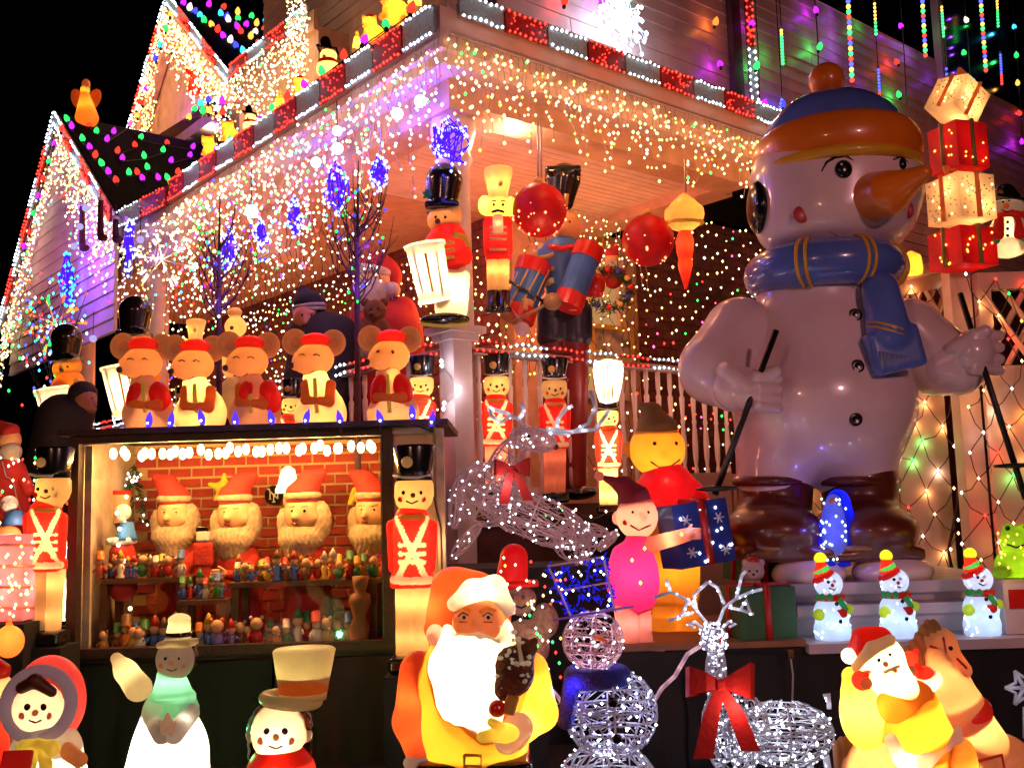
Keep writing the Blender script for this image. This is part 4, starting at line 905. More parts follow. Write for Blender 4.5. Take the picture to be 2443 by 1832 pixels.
# ---- tall nutcracker with a white hat in front of corner column
def nut(label, x, yt, yb, Y, W):
    f = Fig('nutcracker_figure', label, 'nutcracker', x, yb, Y); P = f.P; k = (yb - yt) / 335.0; q = lambda v: yt + v * k; r = lambda v: v * k
    hat = lat(f, 'hat', [(r(22), q(0)), (r(33), q(4)), (r(34), q(12)), (r(23), q(62)), (r(25), q(74))], x, 0, P_cream); dot(f, 'hat_badge', x + r(6), q(38), -r(24), r(6), B_gold, hat)
    hd = f.sd('head', [E(P(x, q(92)), (r(28), r(26), r(28))), E(P(x - r(30), q(88), 4), (r(16), r(18), r(24))), E(P(x + r(28), q(90), 4), (r(14), r(18), r(24)))], P_bird, 2.6, 6)
    for ex in (-9, 11): dot(f, 'eye', x + r(ex), q(86), -r(26), r(4), B_eye, hd); line(f, 'brow', [(x + r(ex - 6), q(78), -r(25)), (x + r(ex + 6), q(77), -r(25))], r(2), B_eye, hd)
    line(f, 'moustache', [(x - r(14), q(103), -r(26)), (x, q(99), -r(30)), (x + r(14), q(103), -r(26))], r(3.5), B_eye, hd)
    f.sd('beard', [Bx(P(x, q(130), -r(26)), (r(12), r(6), r(22)), r(4))], P_white, 2.4, 3)
    ct = f.sd('coat', [Bx(P(x, q(160)), (r(34), r(24), r(46)), r(14)), Bx(P(x, q(202)), (r(30), r(24), r(14)), r(8))], P_red, 3, 5)
    for yy in (138, 152, 166, 190): line(f, 'braid', [(x - r(20), q(yy), -r(26)), (x + r(20), q(yy), -r(26))], r(3.4), P_cream, ct)
    for s in (-1, 1): lat(f, 'leg', [(r(15), q(214)), (r(13), q(290))], x + s * r(12), 0, P_cream, seg=12); lat(f, 'boot', [(r(16), q(286)), (r(15), q(322)), (r(20), q(326)), (r(20), q(335))], x + s * r(12), 0, B_hat, seg=12)
    f.lamp(x, q(40), 0, .8 * W); f.lamp(x, q(92), 0, 1.2 * W); f.lamp(x - r(30), q(88), 4, .8 * W, (1, .8, .4)); f.lamp(x + r(28), q(90), 4, .5 * W, (1, .8, .4)); f.lamp(x, q(160), 0, .8 * W, (1, .6, .3)); f.lamp(x, q(130), -r(26), .12 * W)
    for s in (-1, 1): f.lamp(x + s * r(12), q(240), 0, .25 * W)
nut('lit nutcracker with flared white hat between drummer and red ball', 1188, 400, 745, 5.9, 1.2)
nut('small nutcracker in white hat behind the second mouse', 460, 762, 990, 6.8, .5)
# ---- small white snowman behind the middle mouse
f = Fig('snowman_figure', 'cream snowman figure with blue scarf behind the middle mouse', 'snowman figure', 562, 1000, 6.6); P = f.P
f.sd('body', [E(P(562, 780), (26, 24, 26)), E(P(560, 745), (18, 17, 12)), E(P(562, 860), (36, 34, 50)), E(P(562, 950), (44, 40, 52))], P_cream, 3, 8); f.sd('scarf', [To(P(562, 815), 22, 9)], plain('blue_scarf', (.03, .06, .3), .6), 2.5, 3)
dot(f, 'nose', 553, 782, -25, 5, B_brown); f.lamp(562, 780, 0, .5); f.lamp(562, 860, 0, .8)

# ---- big toy-soldier drummer on the porch (unlit, painted)
f = Fig('large_drummer', 'large painted drummer in blue coat and black bearskin beating a red drum on the porch', 'drummer statue', 1345, 1190, 6.35); P = f.P; x = 1345
C_navy = plain('navy_coat', (.04, .14, .45), .5, amt=.3); C_red = plain('red_enamel', (.75, .02, .012), .3, amt=.2, coat=.4); C_skin = plain('painted_skin', (.8, .38, .14), .45, amt=.15); C_dark = plain('dark_trousers', (.012, .014, .03), .4, amt=.3)
hat = f.sd('bearskin_hat', [Cp(P(1345, 430), P(1338, 480), 42, 32), Bx(P(1342, 415), (44, 40, 10), 6)], B_hat, 3.5, 8); line(f, 'plume_holder', [(1352, 462, -42), (1348, 500, -36)], 6, B_gold, hat)
hd = f.sd('head', [E(P(1350, 540), (36, 34, 42)), E(P(1336, 548, -28), (10, 12, 9))], C_skin, 3, 6); dot(f, 'eye', 1334, 530, -33, 4, B_eye, hd); dot(f, 'eye', 1358, 530, -34, 4, B_eye, hd)
ct = f.sd('coat', [Cp(P(1340, 620), P(1345, 700), 56, 46), Cp(P(1290, 620), P(1265, 690, -30), 24, 20), Cp(P(1395, 620), P(1408, 690, -24), 24, 20), E(P(1342, 585), (40, 34, 16))], C_navy, 4, 14)
line(f, 'collar', [(1310, 588, -16), (1342, 594, -38), (1374, 588, -16)], 8, C_red, ct)
for yy in (612, 645, 676): line(f, 'braid', [(1280, yy + 4, -50), (1310, yy, -62), (1322, yy - 6, -60)], 5.5, B_gold, ct)
line(f, 'sash', [(1275, 600, -50), (1278, 640, -60), (1300, 672, -66), (1322, 668, -64)], 8, plain('cream_sash', (.8, .6, .3), .4), ct)
for sx in (-1, 1):
    line(f, 'sleeve_cuff', [(1345 + sx * 76, 668, -40), (1345 + sx * 70, 700, -60)], 26, C_red, ct, 10)
    f.sd('hand', [E(P(1345 + sx * 60 - 30, 725, -90), (20, 20, 18))] + [Cp(P(1345 + sx * 60 - 44, 716 + j * 7, -100), P(1345 + sx * 60 - 30, 716 + j * 7, -112), 5, 5) for j in range(4)], C_skin, 2.8, 3)
line(f, 'drumstick', [(1205, 665, -120), (1330, 740, -105)], 4, B_hat); line(f, 'drumstick', [(1220, 770, -125), (1375, 690, -115)], 4, plain('wood_stick', (.4, .2, .08), .5))
def drum3(nm, A, B, ra, shell, rim):
    q = M(); A, B = P(*A), P(*B); d = B - A; q.tube([A, A + d * .22], ra, 22, 1); q.tube([A + d * .22, A + d * .78], ra * .93, 22, 0); q.tube([A + d * .78, B], ra, 22, 1); return f.ob(nm, q, [shell, rim], None, False)
dr = drum3('drum', (1232, 765, -75), (1276, 625, -60), 42, C_navy, C_red)
for a in np.linspace(0, 6.28, 10)[:-1]: line(f, 'drum_rope', [(1236 + 42 * math.cos(a), 738 + 10 * math.sin(a), -72 + 42 * math.sin(a)), (1270 + 42 * math.cos(a + .3), 652 + 10 * math.sin(a), -62 + 42 * math.sin(a + .3))], 2.4, B_gold, dr)
drum3('second_drum', (1352, 735, -105), (1408, 588, -80), 36, C_navy, C_red); f.sd('wooden_ball', [E(P(1318, 720, -140), 21)], plain('wood_stick', (.4, .2, .08), .5), 2.6, 2)
f.sd('trouser', [Cp(P(1320, 745), P(1318, 800), 42, 40), Cp(P(1372, 745), P(1374, 800), 42, 40)], C_dark, 4, 10); f.sd('boot_leg', [Cp(P(1322, 820), P(1322, 1160), 34, 26), Cp(P(1372, 820), P(1372, 1160), 34, 26)], plain('dark_red_boot', (.2, .008, .006), .4), 6, 10); lamp(at(1300, 600, 5.7), 3, (1, .6, .3), .02)  # last lamp is added in front to brighten the drummer
f.sd('shoe', [E(P(1318, 1175, -20), (46, 60, 18)), E(P(1378, 1175, -20), (46, 60, 18))], B_hat, 5, 4)

# ---- big porch Santa with teddy bear
f = Fig('porch_santa', 'big porch Santa in red suit and hanging pompom hat hugging a brown teddy bear', 'Santa figure', 925, 1190, 6.9); P = f.P
C_fur = plain('white_fur', (.75, .6, .45), .95, amt=.25, scale=30, bump=1.0); C_suit = plain('red_velvet', (.5, .018, .012), .8, amt=.3, bump=.3)
f.sd('suit', [Cp(P(930, 800), P(930, 980), 82, 92), Cp(P(960, 740), P(958, 820, -20), 34, 32), Cp(P(866, 740), P(852, 830, -20), 30, 28), Cp(P(958, 820, -20), P(905, 830, -70), 30, 22), Cp(P(930, 980), P(930, 1160), 80, 70)], C_suit, 6, 20)
f.sd('head', [E(P(895, 668), (44, 42, 46))], C_skin, 4, 5); f.sd('beard', [E(P(888, 700, -18), (44, 34, 46)), E(P(880, 730, -20), (30, 24, 26))], C_fur, 4, 12, noise=lambda X: .9 * np.sin(X[..., 0] * .5) * np.sin(X[..., 2] * .35))
f.sd('hat', [Cp(P(900, 640, 4), P(930, 660, 10), 42, 30), Cp(P(925, 645, 10), P(945, 690, -8), 26, 9)], C_suit, 4, 14); f.sd('hat_fur', [To(P(892, 650, 0), 38, 12, R=roty(.2))], C_fur, 4, 4); f.sd('pompom', [E(P(936, 692, -24), 20)], C_fur, 4, 3)
line(f, 'cuff', [(870, 832, -50), (890, 838, -74)], 26, C_fur, None, 10)
f = Fig('teddy_bear', 'brown teddy bear held against the chest of the big porch Santa', 'teddy bear', 905, 815, 6.55); P = f.P; C_ted = plain('brown_plush', (.2, .075, .02), .95, amt=.4, scale=30, bump=.8)
f.sd('body', [E(P(890, 790), (38, 30, 38)), E(P(895, 742, -6), (28, 26, 27)), E(P(892, 752, -28), (13, 12, 11)), Cp(P(915, 775, -10), P(928, 800, -20), 12, 11), Cp(P(864, 775, -10), P(862, 805, -22), 12, 11)], C_ted, 2.8, 6)
for ex in (872, 916): f.sd('ear', [E(P(ex, 722, -2), (11, 6, 11))], C_ted, 2.4, 3)
dot(f, 'nose', 886, 750, -42, 5, B_eye, None, .8); dot(f, 'eye', 884, 738, -34, 3, B_eye); dot(f, 'eye', 902, 736, -34, 3, B_eye)

# ---- people
C_coat = plain('dark_coat', (.01, .009, .012), .8, amt=.4, bump=.4); C_skinr = plain('skin', (.42, .17, .1), .5, amt=.1); C_knit = plain('navy_knit', (.012, .016, .035), .95, bump=1.0, scale=40); C_knw = plain('white_knit', (.45, .45, .5), .95, bump=1.0, scale=40)
f = Fig('person', 'person in dark coat and navy knitted hat with white stripes looking down', 'person', 770, 1205, 6.8); P = f.P
f.sd('coat', [Cp(P(770, 820), P(775, 960), 72, 66), Cp(P(818, 790), P(838, 900, -10), 34, 28), Cp(P(718, 800), P(708, 900, -20), 34, 26), Cp(P(838, 900, -10), P(800, 960, -50), 27, 20), Cp(P(708, 900, -20), P(730, 960, -55), 25, 20), E(P(760, 775), (60, 45, 26))], C_coat, 5, 26)
f.sd('trousers', [Cp(P(748, 960), P(745, 1180), 36, 24), Cp(P(798, 960), P(800, 1180), 36, 24)], C_coat, 6, 12)
f.sd('shoe', [E(P(745, 1194, -15), (22, 42, 12)), E(P(800, 1194, -15), (22, 42, 12))], B_hat, 5, 3)
hd = f.sd('head', [E(P(730, 760, -18), (31, 36, 38), R=rotx(.25)), E(P(732, 772, -38), (20, 16, 20)), Cp(P(729, 758, -52), P(727, 770, -56), 3.5, 5), E(P(728, 784, -46), (10, 4, 2.6)), E(P(765, 758, -8), (6, 9, 12)), E(P(722, 748, -44), (9, 5, 4)), E(P(742, 747, -44), (9, 5, 4)), Cp(P(745, 775, 0), P(755, 800, 6), 24, 28)], C_skinr, 2.6, 6)
for ex in (721, 742): dot(f, 'eye', ex, 752, -48, 3, B_eye, hd)
bn = f.sd('knitted_hat', [E(P(738, 722, -4), (38, 41, 28)), Cp(P(728, 704, -4), P(722, 690, -2), 22, 10)], C_knit, 2.8, 8)
for i, yy in enumerate((741, 731)): f.sd('hat_stripe', [To(P(738, yy, -6), 37, 5, R=rotx(.1) @ roty(-.1))], C_knw, 2.2, 2, bn)
for sx in (712, 760): f.sd('hand', [E(P(sx + 8, 972, -64), (12, 12, 14))] + [Cp(P(sx + j * 5, 980, -70), P(sx + j * 5 + 1, 1000 - abs(j - 2) * 2, -74), 3, 2.6) for j in range(4)] + [Cp(P(sx + 18, 970, -70), P(sx + 24, 984, -76), 3.5, 3)], C_skinr, 1.8, 3)
f = Fig('person', 'dark-haired person in black coat bending down at the far left beyond the railing', 'person', 165, 1440, 6.0); P = f.P
f.sd('coat', [Cp(P(150, 1000), P(130, 1160), 62, 66), E(P(175, 985), (50, 40, 30)), Cp(P(185, 1010), P(205, 1090, -20), 26, 22), Cp(P(118, 1020), P(95, 1110, -10), 28, 24), Cp(P(205, 1090, -20), P(200, 1160, -50), 22, 17), Cp(P(95, 1110, -10), P(110, 1180, -40), 22, 17)], C_coat, 5, 24)
f.sd('trousers', [Cp(P(120, 1170), P(130, 1410), 34, 24), Cp(P(160, 1170), P(180, 1410), 34, 24)], C_coat, 6, 12); f.sd('shoe', [E(P(130, 1428, -15), (22, 42, 12)), E(P(182, 1428, -15), (22, 42, 12))], B_hat, 5, 3)
hd = f.sd('head', [E(P(204, 952, -8), (26, 30, 34)), Cp(P(225, 956, -14), P(228, 964, -15), 3, 4.5), E(P(216, 975, -12), (14, 16, 12)), Cp(P(196, 975, 0), P(182, 995, 6), 20, 24)], C_skinr, 2.4, 6); dot(f, 'eye', 218, 950, -32, 3, B_eye, hd)
f.sd('hair', [E(P(198, 938, -3), (33, 36, 30)), E(P(186, 956, 4), (26, 30, 30))], C_coat, 2.6, 8, noise=lambda X: .8 * np.sin(X[..., 0] * .8) * np.cos(X[..., 2] * .6))
for sx in (198, 112): f.sd('hand', [E(P(sx, 1180 if sx == 198 else 1198, -60), (11, 11, 13))] + [Cp(P(sx - 8 + j * 5, 1188 if sx == 198 else 1206, -64), P(sx - 8 + j * 5, 1206 - abs(j - 2) * 2 + (0 if sx == 198 else 18), -68), 3, 2.6) for j in range(4)] + [Cp(P(sx + 8, 1178 if sx == 198 else 1196, -66), P(sx + 14, 1190 if sx == 198 else 1208, -70), 3, 3)], C_skinr, 1.8, 3)
# ================================================================ WORKSHOP WINDOW CASE
Yc = 4.7
CL = at(182, 1040, Yc); CR = at(935, 1033, Yc); cx0, cx1 = CL[0], CR[0]; cz1 = 1.97; cz0 = .98; cyb = Yc + .75
M_fr = plain('dark_aged_wood', (.045, .02, .012), .5, amt=.5, scale=14, bump=.4); M_frl = plain('worn_cream_frame', (.5, .4, .3), .5, amt=.4, scale=12)
case = thing('workshop_case', 'big glass-fronted display case with an elf workshop inside, mice standing on its roof', 'display case', ((cx0 + cx1) / 2, Yc, cz0))
def cb(name, x0, x1, y0, y1, z0, z1, mat, par=None): 
    m = M(); m.box8([(x0, y0, z0), (x1, y0, z0), (x1, y1, z0), (x0, y1, z0), (x0, y0, z1), (x1, y0, z1), (x1, y1, z1), (x0, y1, z1)]); return wpart(name, m, mat, par or case)
fwd = .05
cb('frame_post', cx0 - .02, cx0 + .025, Yc - .03, Yc + .03, cz0, cz1, M_fr); cb('frame_post', cx1 - .045, cx1, Yc - .03, Yc + .03, cz0, cz1, M_fr)
cb('frame_rail', cx0 + .025, cx1 - .045, Yc - .03, Yc + .03, cz1 - .035, cz1, M_fr); cb('frame_rail', cx0 + .025, cx1 - .045, Yc - .03, Yc + .03, cz0, cz0 + .04, M_fr)
cb('inner_trim', cx0 + .028, cx0 + .06, Yc + .035, Yc + .06, cz0 + .04, cz1 - .04, M_frl); cb('inner_trim', cx1 - .06, cx1 - .048, Yc + .035, Yc + .06, cz0 + .04, cz1 - .04, M_frl)
cb('pane', cx0 + .026, cx1 - .046, Yc - .004, Yc, cz0 + .041, cz1 - .036, glass())
cb('case_roof', cx0 - .06, cx1 + .26, Yc - .06, cyb + .05, cz1 + .003, cz1 + .03, M_fr); cb('case_floor', cx0 - .02, cx1 + .02, Yc + .031, cyb, cz0 - .03, cz0, M_fr)
cb('side_wall', cx0 - .02, cx0 + .0, Yc + .031, cyb, cz0, cz1, M_frl); cb('side_wall', cx1 - .02, cx1, Yc + .031, cyb, cz0, cz1, M_frl)
M_cb = plain('case_brick', (.42, .05, .03), .8, amt=.35, bump=.3); M_cm = plain('cream_mortar', (.62, .42, .2), .9)
bk = cb('back_wall', cx0, cx1 - .02, cyb - .02, cyb, cz0, cz1, M_cm)
bl, bh = .105, .042; row = 0; z = cz0 + .01; bmesh_ = M().box((0, 0, 0), (bl / 2, .006, bh / 2)).mesh('brick', M_cb)
base = Vector(case.location)
while z + bh < cz1:
    x = cx0 + .01 - (bl / 2 if row % 2 else 0)
    while x < cx1 - .05:
        if x > cx0: link('brick', bmesh_, bk, Vector((x + bl / 2, cyb - .025 + random.uniform(-.002, .002), z + bh / 2)) - base)
        x += bl + .012
    z += bh + .012; row += 1
# right hand annex panel of the case behind the soldier
an = thing('side_cabinet', 'narrow cream cabinet front behind the lit soldier, joined to the workshop case', 'cabinet', (cx1 + .1, Yc, cz0))
cb('panel', cx1 + .004, cx1 + .2, Yc + .02, Yc + .05, cz0, cz1 - .03, plain('peach_board', (.6, .36, .2), .6, amt=.2), an); cb('edge_strip', cx1 + .2, cx1 + .235, Yc - .01, Yc + .06, cz0, cz1 - .01, M_frl, an); cb('top_strip', cx1 + .004, cx1 + .2, Yc - .01, Yc + .018, cz1 - .03, cz1 - .003, M_frl, an)
wpart('power_cord', M().tube([at(1030, 1165, Yc - .03), at(1052, 1260, Yc - .03), at(1055, 1370, Yc - .03), at(1040, 1420, Yc - .03)], .004, 5), M_fr, an)
lamp(at(1052, 1300, Yc - .12), 1.3, (1, .6, .25), .012); 
# warm bulbs under the case roof
t = thing('bulb_garland', 'row of blazing warm bulbs under the roof of the workshop case', 'light string', (cx0 + .1, Yc + .1, cz1 - .09))
w_ = M(); pts = []; 
for i in range(34):
    p = np.array((cx0 + .12 + i * (cx1 - cx0 - .22) / 33 + random.uniform(-.015, .015), Yc + .12 + random.uniform(-.03, .05), cz1 - .075 + random.uniform(-.015, .012))); pts.append(p)
    m = M(); m.ball(p, (.018, .018, .027), 10, 6); wpart('bulb', m, glow('hot_bulb', (1, .72, .32), 9), t)
    if i % 3 == 1: lamp(p - (0, 0, .03), 5.6, (1, .46, .12), .014)
w_.tube(pts, .003, 3); wpart('wire', w_, M_wire, t)
t = thing('bulb_garland', 'glowing warm bulbs climbing the left side inside the workshop case', 'light string', (cx0 + .1, Yc + .1, cz0 + .2))
for i in range(9):
    p = np.array((cx0 + .13 + random.uniform(-.02, .05), Yc + .2 + random.uniform(-.05, .05), cz1 - .2 - i * .075)); m = M(); m.ball(p, .01, 8, 5); wpart('bulb', m, glow('hot_bulb', (1, .72, .32), 9), t)
    if i % 3 == 0: lamp(p, 1.4, (1, .6, .25), .012)
# Santa heads
C_beard = plain('cream_beard_hair', (.72, .55, .34), .95, amt=.35, scale=40, bump=1.0); C_skd = plain('doll_skin', (.75, .4, .2), .5, amt=.1); C_redc = plain('red_felt', (.5, .03, .02), .9, bump=.4); C_greenc = plain('green_felt', (.03, .12, .03), .9)
def wsanta(label, x, y, Y, s, face=-1, hatdir=-1, cut=False):
    f = Fig('bearded_santa_doll', label, 'Santa doll', x, 1500, Y, 'bearded Santa dolls at work in the workshop case'); P = f.P; r = lambda v: v * s
    hd = f.sd('head', [E(P(x, y), (r(42), r(38), r(48))), Cp(P(x + face * r(16), y + r(2), -r(30)), P(x + face * r(20), y + r(8), -r(40)), r(5), r(8)), E(P(x + r(20), y + r(10), -r(18)), (r(16), r(12), r(14)))], C_skd, 2.6, 7)
    for ex in (-14, 14): dot(f, 'eye', x + face * r(10) + r(ex), y - r(6), -r(33), r(3.6), B_eye, hd); line(f, 'brow', [(x + face * r(10) + r(ex - 8), y - r(15), -r(33)), (x + face * r(10) + r(ex + 7), y - r(17), -r(32))], r(3), C_beard, hd)
    line(f, 'mouth', [(x + face * r(24), y + r(22), -r(30)), (x + face * r(10), y + r(24), -r(32))], r(3), B_red, hd)
    nz = lambda X: 1.3 * np.sin(X[..., 0] * .55 + 2 * np.sin(X[..., 2] * .12)) * np.cos(X[..., 2] * .2)
    f.sd('beard', [E(P(x + face * r(4), y + r(58), -r(10)), (r(52), r(38), r(34))), E(P(x + r(42), y + r(16), 4), (r(24), r(28), r(46))), E(P(x - r(42), y + r(22), 4), (r(16), r(24), r(36))), E(P(x + face * r(6), y + r(86), -r(12)), (r(34), r(26), r(30)))], C_beard, 2.6, 12, noise=nz)
    f.sd('hat', [Cp(P(x, y - r(42), 4), P(x - hatdir * r(16), y - r(74), 10), r(40), r(26)), Cp(P(x - hatdir * r(16), y - r(74), 10), P(x - hatdir * r(44), y - r(92), 14), r(25), r(12))], C_redc, 3, 12)
    f.sd('hat_fur', [To(P(x, y - r(40), 4), r(36), r(7), sq=.8)], C_beard, 2.6, 3)
    f.sd('coat', [Cp(P(x + r(10), y + r(110), 16), P(x + r(14), 1470, 20), r(50), r(56))], C_redc if face < 0 else C_greenc, 4.5, 6)
    f.sd('arm', [Cp(P(x + r(40), y + r(110), 0), P(x + r(20), y + r(150), -r(50)), r(20), r(15)), Cp(P(x + r(20), y + r(150), -r(50)), P(x - r(20), y + r(142), -r(70)), r(14), r(11))], C_redc, 3.4, 6)
    f.sd('hand', [E(P(x - r(30), y + r(140), -r(74)), (r(14), r(11), r(11)))] + [Cp(P(x - r(38), y + r(132 + j * 6), -r(78)), P(x - r(56) + abs(j - 1) * 2, y + r(133 + j * 7), -r(80)), r(3.6), r(3)) for j in range(4)] + [Cp(P(x - r(26), y + r(132), -r(80)), P(x - r(38), y + r(124), -r(86)), r(4), r(3.4))], C_skd, 1.8, 2.5)
wsanta('bearded Santa doll leftmost in the workshop case', 415, 1228, 5.15, .95, -1, 1)
wsanta('bearded Santa doll with large face, second from left in the case', 560, 1228, 5.1, 1.0, -1, -1)
wsanta('bearded Santa doll with open hand in the middle right of the case', 722, 1225, 5.05, 1.05, -1, -1)
wsanta('bearded Santa doll cut off by the right frame of the case', 888, 1222, 5.1, 1.0, -1, 1)
# plush toys on the back wall
f = Fig('plush_star', 'smiling yellow star plush toy above the second Santa doll', 'plush toy', 535, 1190, 5.3); P = f.P
f.sd('body', [E(P(535, 1165), (20, 10, 18))] + [Cp(P(535, 1165), P(535 + 36 * math.sin(a), 1165 - 32 * math.cos(a)), 11, 5) for a in np.linspace(0, 2 * math.pi, 6)[:-1]], plain('yellow_plush', (.85, .6, .04), .8), 2.2, 8)
dot(f, 'eye', 528, 1162, -10, 2.6, B_eye); dot(f, 'eye', 542, 1162, -10, 2.6, B_eye); line(f, 'mouth', [(527, 1171, -10), (535, 1176, -10), (543, 1171, -10)], 1.3, B_red)
f = Fig('white_lamp_figure', 'overexposed white glowing bell figure hanging before the brick', 'lit ornament', 685, 1215, 5.2); lat(f, 'bell', [(6, 1112), (16, 1120), (22, 1150), (30, 1170), (26, 1176)], 685, 0, P_pure); f.lamp(685, 1155, 0, 1.6, (1, .8, .45)); f.sd('clapper', [E(f.P(688, 1195), (13, 10, 20))], C_skd, 2.5, 3)
f = Fig('plush_camouflage_bear', 'camouflage-trousered plush toy at right in the workshop case', 'plush toy', 870, 1300, 5.25); P = f.P
f.sd('body', [E(P(868, 1140), (20, 16, 20)), E(P(868, 1182), (26, 20, 26)), Cp(P(846, 1170), P(836, 1200, -10), 8, 7), Cp(P(890, 1170), P(900, 1200, -10), 8, 7)], plain('yellow_plush', (.85, .6, .04), .8), 2.5, 6); f.sd('trousers', [E(P(868, 1215), (28, 20, 20)), Cp(P(856, 1225), P(852, 1260), 12, 10), Cp(P(880, 1225), P(884, 1260), 12, 10)], plain('camouflage', (.12, .13, .03), .9, amt=.8, scale=30), 2.5, 6)
dot(f, 'eye', 861, 1137, -15, 2, B_eye); dot(f, 'eye', 874, 1137, -15, 2, B_eye)
# round black badge with interlocked letters N and Y
c = at(654, 1180, cyb - .05); s = scl(654, 1180, cyb - .05); t = thing('team_badge', 'round black badge with interlocked white letters NY on the brick', 'badge', c)
wpart('disc', M().lathe([(22 * s, -.004), (22 * s, .004)], c, 28, A=rotx(math.pi / 2)), B_eye, t)
m = M(); L = lambda x, y: c + np.array((x * s, -.008, -y * s)); wl = 1.7 * s
m.tube([L(-9, 11), L(-9, -8)], wl, 5); m.tube([L(-9, -8), L(9, 9)], wl, 5); m.tube([L(9, 10), L(9, -8)], wl, 5)
for x in (-9, 9): m.tube([L(x - 3, 10 if x < 0 else -8), L(x + 3, 10 if x < 0 else -8)], wl * .9, 5)
m.tube([L(-13, -14), L(0, 1)], wl, 5); m.tube([L(13, -14), L(0, 1)], wl, 5); m.tube([L(0, 1), L(0, 17)], wl, 5); m.tube([L(-4, 17), L(4, 17)], wl, 5); m.tube([L(-16, -14), L(-9, -14)], wl, 5); m.tube([L(9, -14), L(16, -14)], wl, 5)
wpart('letters', m, plain('badge_white', (.8, .75, .65), .6), t)
t = thing('stocking_bag', 'hanging cream and red bucket ornament at left inside the case', 'ornament', at(285, 1180, 5.2)); c = at(285, 1180, 5.2)
wpart('bucket', M().lathe([(.045, -.14), (.055, 0), (.06, .01)], c, 18), C_skd, t); wpart('rim', M().lathe([(.062, .0), (.062, .02)], c, 18), C_redc, t)
# small tree with lights
t = thing('tiny_christmas_tree', 'tiny lit Christmas tree on the left inside the workshop case', 'small tree', at(318, 1260, 5.25)); c = at(318, 1260, 5.25); m = M(); b = M()
for i in range(160):
    a = random.uniform(0, 6.28); h = random.random(); p = c + np.array((.06 * (1 - h) * math.cos(a), .06 * (1 - h) * math.sin(a), .02 + .3 * h)); q = p + np.array((math.cos(a) * .025, math.sin(a) * .025, -.012)); m.tube([p, q], [.006, .001], 3)
    if i % 9 == 0: b.octs([q], .006)
wpart('foliage', m, plain('dark_needles', (.02, .06, .02), .8), t, kind='stuff'); wpart('mini_bulb', b, em('white'), t, kind='stuff')
# snow-cap gnome with blue hat
f = Fig('bobble_hat_gnome', 'gnome with white bobble and blue cone hat inside left of the case', 'gnome', 295, 1420, 4.95); P = f.P
lat(f, 'hat', [(14, 1245), (24, 1280), (28, 1288)], 295, 0, plain('blue_felt', (.03, .16, .55), .7)); f.sd('pompom', [E(P(293, 1222), 20)], plain('white_fluff', (.75, .72, .75), .9, bump=1), 2.5, 3); f.sd('brim', [Bx(P(290, 1290), (31, 26, 9), 8)], plain('white_fluff', (.75, .72, .75), .9, bump=1), 2.5, 3); f.sd('body', [Cp(P(292, 1320), P(292, 1400), 30, 34)], C_redc, 4, 4)
# tables
M_tab = plain('brown_table_wood', (.16, .06, .02), .5, amt=.4, scale=10, bump=.3)
def table(label, x0, x1, y, Y, d=.22, lower=True):
    A, B = at(x0, y, Y), at(x1, y, Y); t = thing('work_table', label, 'table', ((A[0] + B[0]) / 2, Y, cz0)); z = A[2]
    cb('table_top', A[0], B[0], Y - .02, Y + d, z - .022, z, M_tab, t)
    for x in (A[0] + .03, B[0] - .03):
        cb('leg', x - .016, x + .016, Y, Y + .03, cz0 + .002, z - .023, M_tab, t); cb('leg', x - .016, x + .016, Y + d - .04, Y + d - .01, cz0 + .002, z - .023, M_tab, t)
    if lower: cb('shelf', A[0] + .05, B[0] - .05, Y, Y + d - .02, cz0 + .06, cz0 + .075, M_tab, t)
    return z
z1 = table('wooden workbench on the left in the workshop case', 232, 445, 1382, 4.86); z2 = table('low wooden stool-table in the middle of the workshop case', 425, 545, 1432, 4.80, .12, False); z3 = table('long wooden workbench on the right in the workshop case', 545, 905, 1390, 4.84)
f = Fig('vase_stand', 'turned wooden baluster stand at the front right of the case', 'wooden stand', 857, 1535, 4.77); lat(f, 'turned_post', [(20, 1374), (18, 1395), (12, 1412), (24, 1418), (27, 1435), (16, 1470), (26, 1500), (20, 1530), (26, 1535)], 857, 0, plain('light_turned_wood', (.35, .14, .05), .5))
# tiny toy figurines
cols = {'red': (.5, .02, .012), 'blue': (.03, .1, .4), 'green': (.03, .2, .05), 'yellow': (.7, .4, .04), 'white': (.7, .62, .5), 'brown': (.2, .08, .03), 'orange': (.65, .18, .02)}
cm = {k: plain('toy_' + k, v, .4, amt=.1) for k, v in cols.items()}
def figurine_mesh(kind):
    m = M()
    if kind == 0: m.lathe([(.012, 0), (.013, .004), (.007, .012), (.011, .03), (.006, .04)], (0, 0, 0), 8, 0); m.ball((0, 0, .05), .011, 8, 6, 1); m.lathe([(.012, .056), (.002, .078)], (0, 0, 0), 8, 2); m.tube([(-.01, 0, .034), (-.02, -.008, .022)], .003, 4, 0); m.tube([(.01, 0, .034), (.02, -.008, .026)], .003, 4, 0)
    elif kind == 1: m.ball((0, 0, .018), (.014, .012, .018), 8, 6, 0); m.ball((0, -.003, .045), (.012, .011, .012), 8, 6, 1); m.ball((-.01, 0, .056), .004, 6, 4, 2); m.ball((.01, 0, .056), .004, 6, 4, 2); m.tube([(-.012, 0, .03), (-.018, -.01, .018)], .003, 4, 0); m.tube([(.012, 0, .03), (.018, -.01, .036)], .003, 4, 0)
    else: m.lathe([(.011, 0), (.011, .03), (.007, .034)], (0, 0, 0), 8, 0); m.ball((0, 0, .042), .009, 8, 6, 1); m.lathe([(.015, .048), (.01, .05), (.009, .068), (.002, .07)], (0, 0, 0), 8, 2); m.tube([(-.01, 0, .028), (-.016, -.01, .016)], .003, 4, 0); m.tube([(.01, 0, .028), (.018, -.004, .016)], .003, 4, 0)
    return m
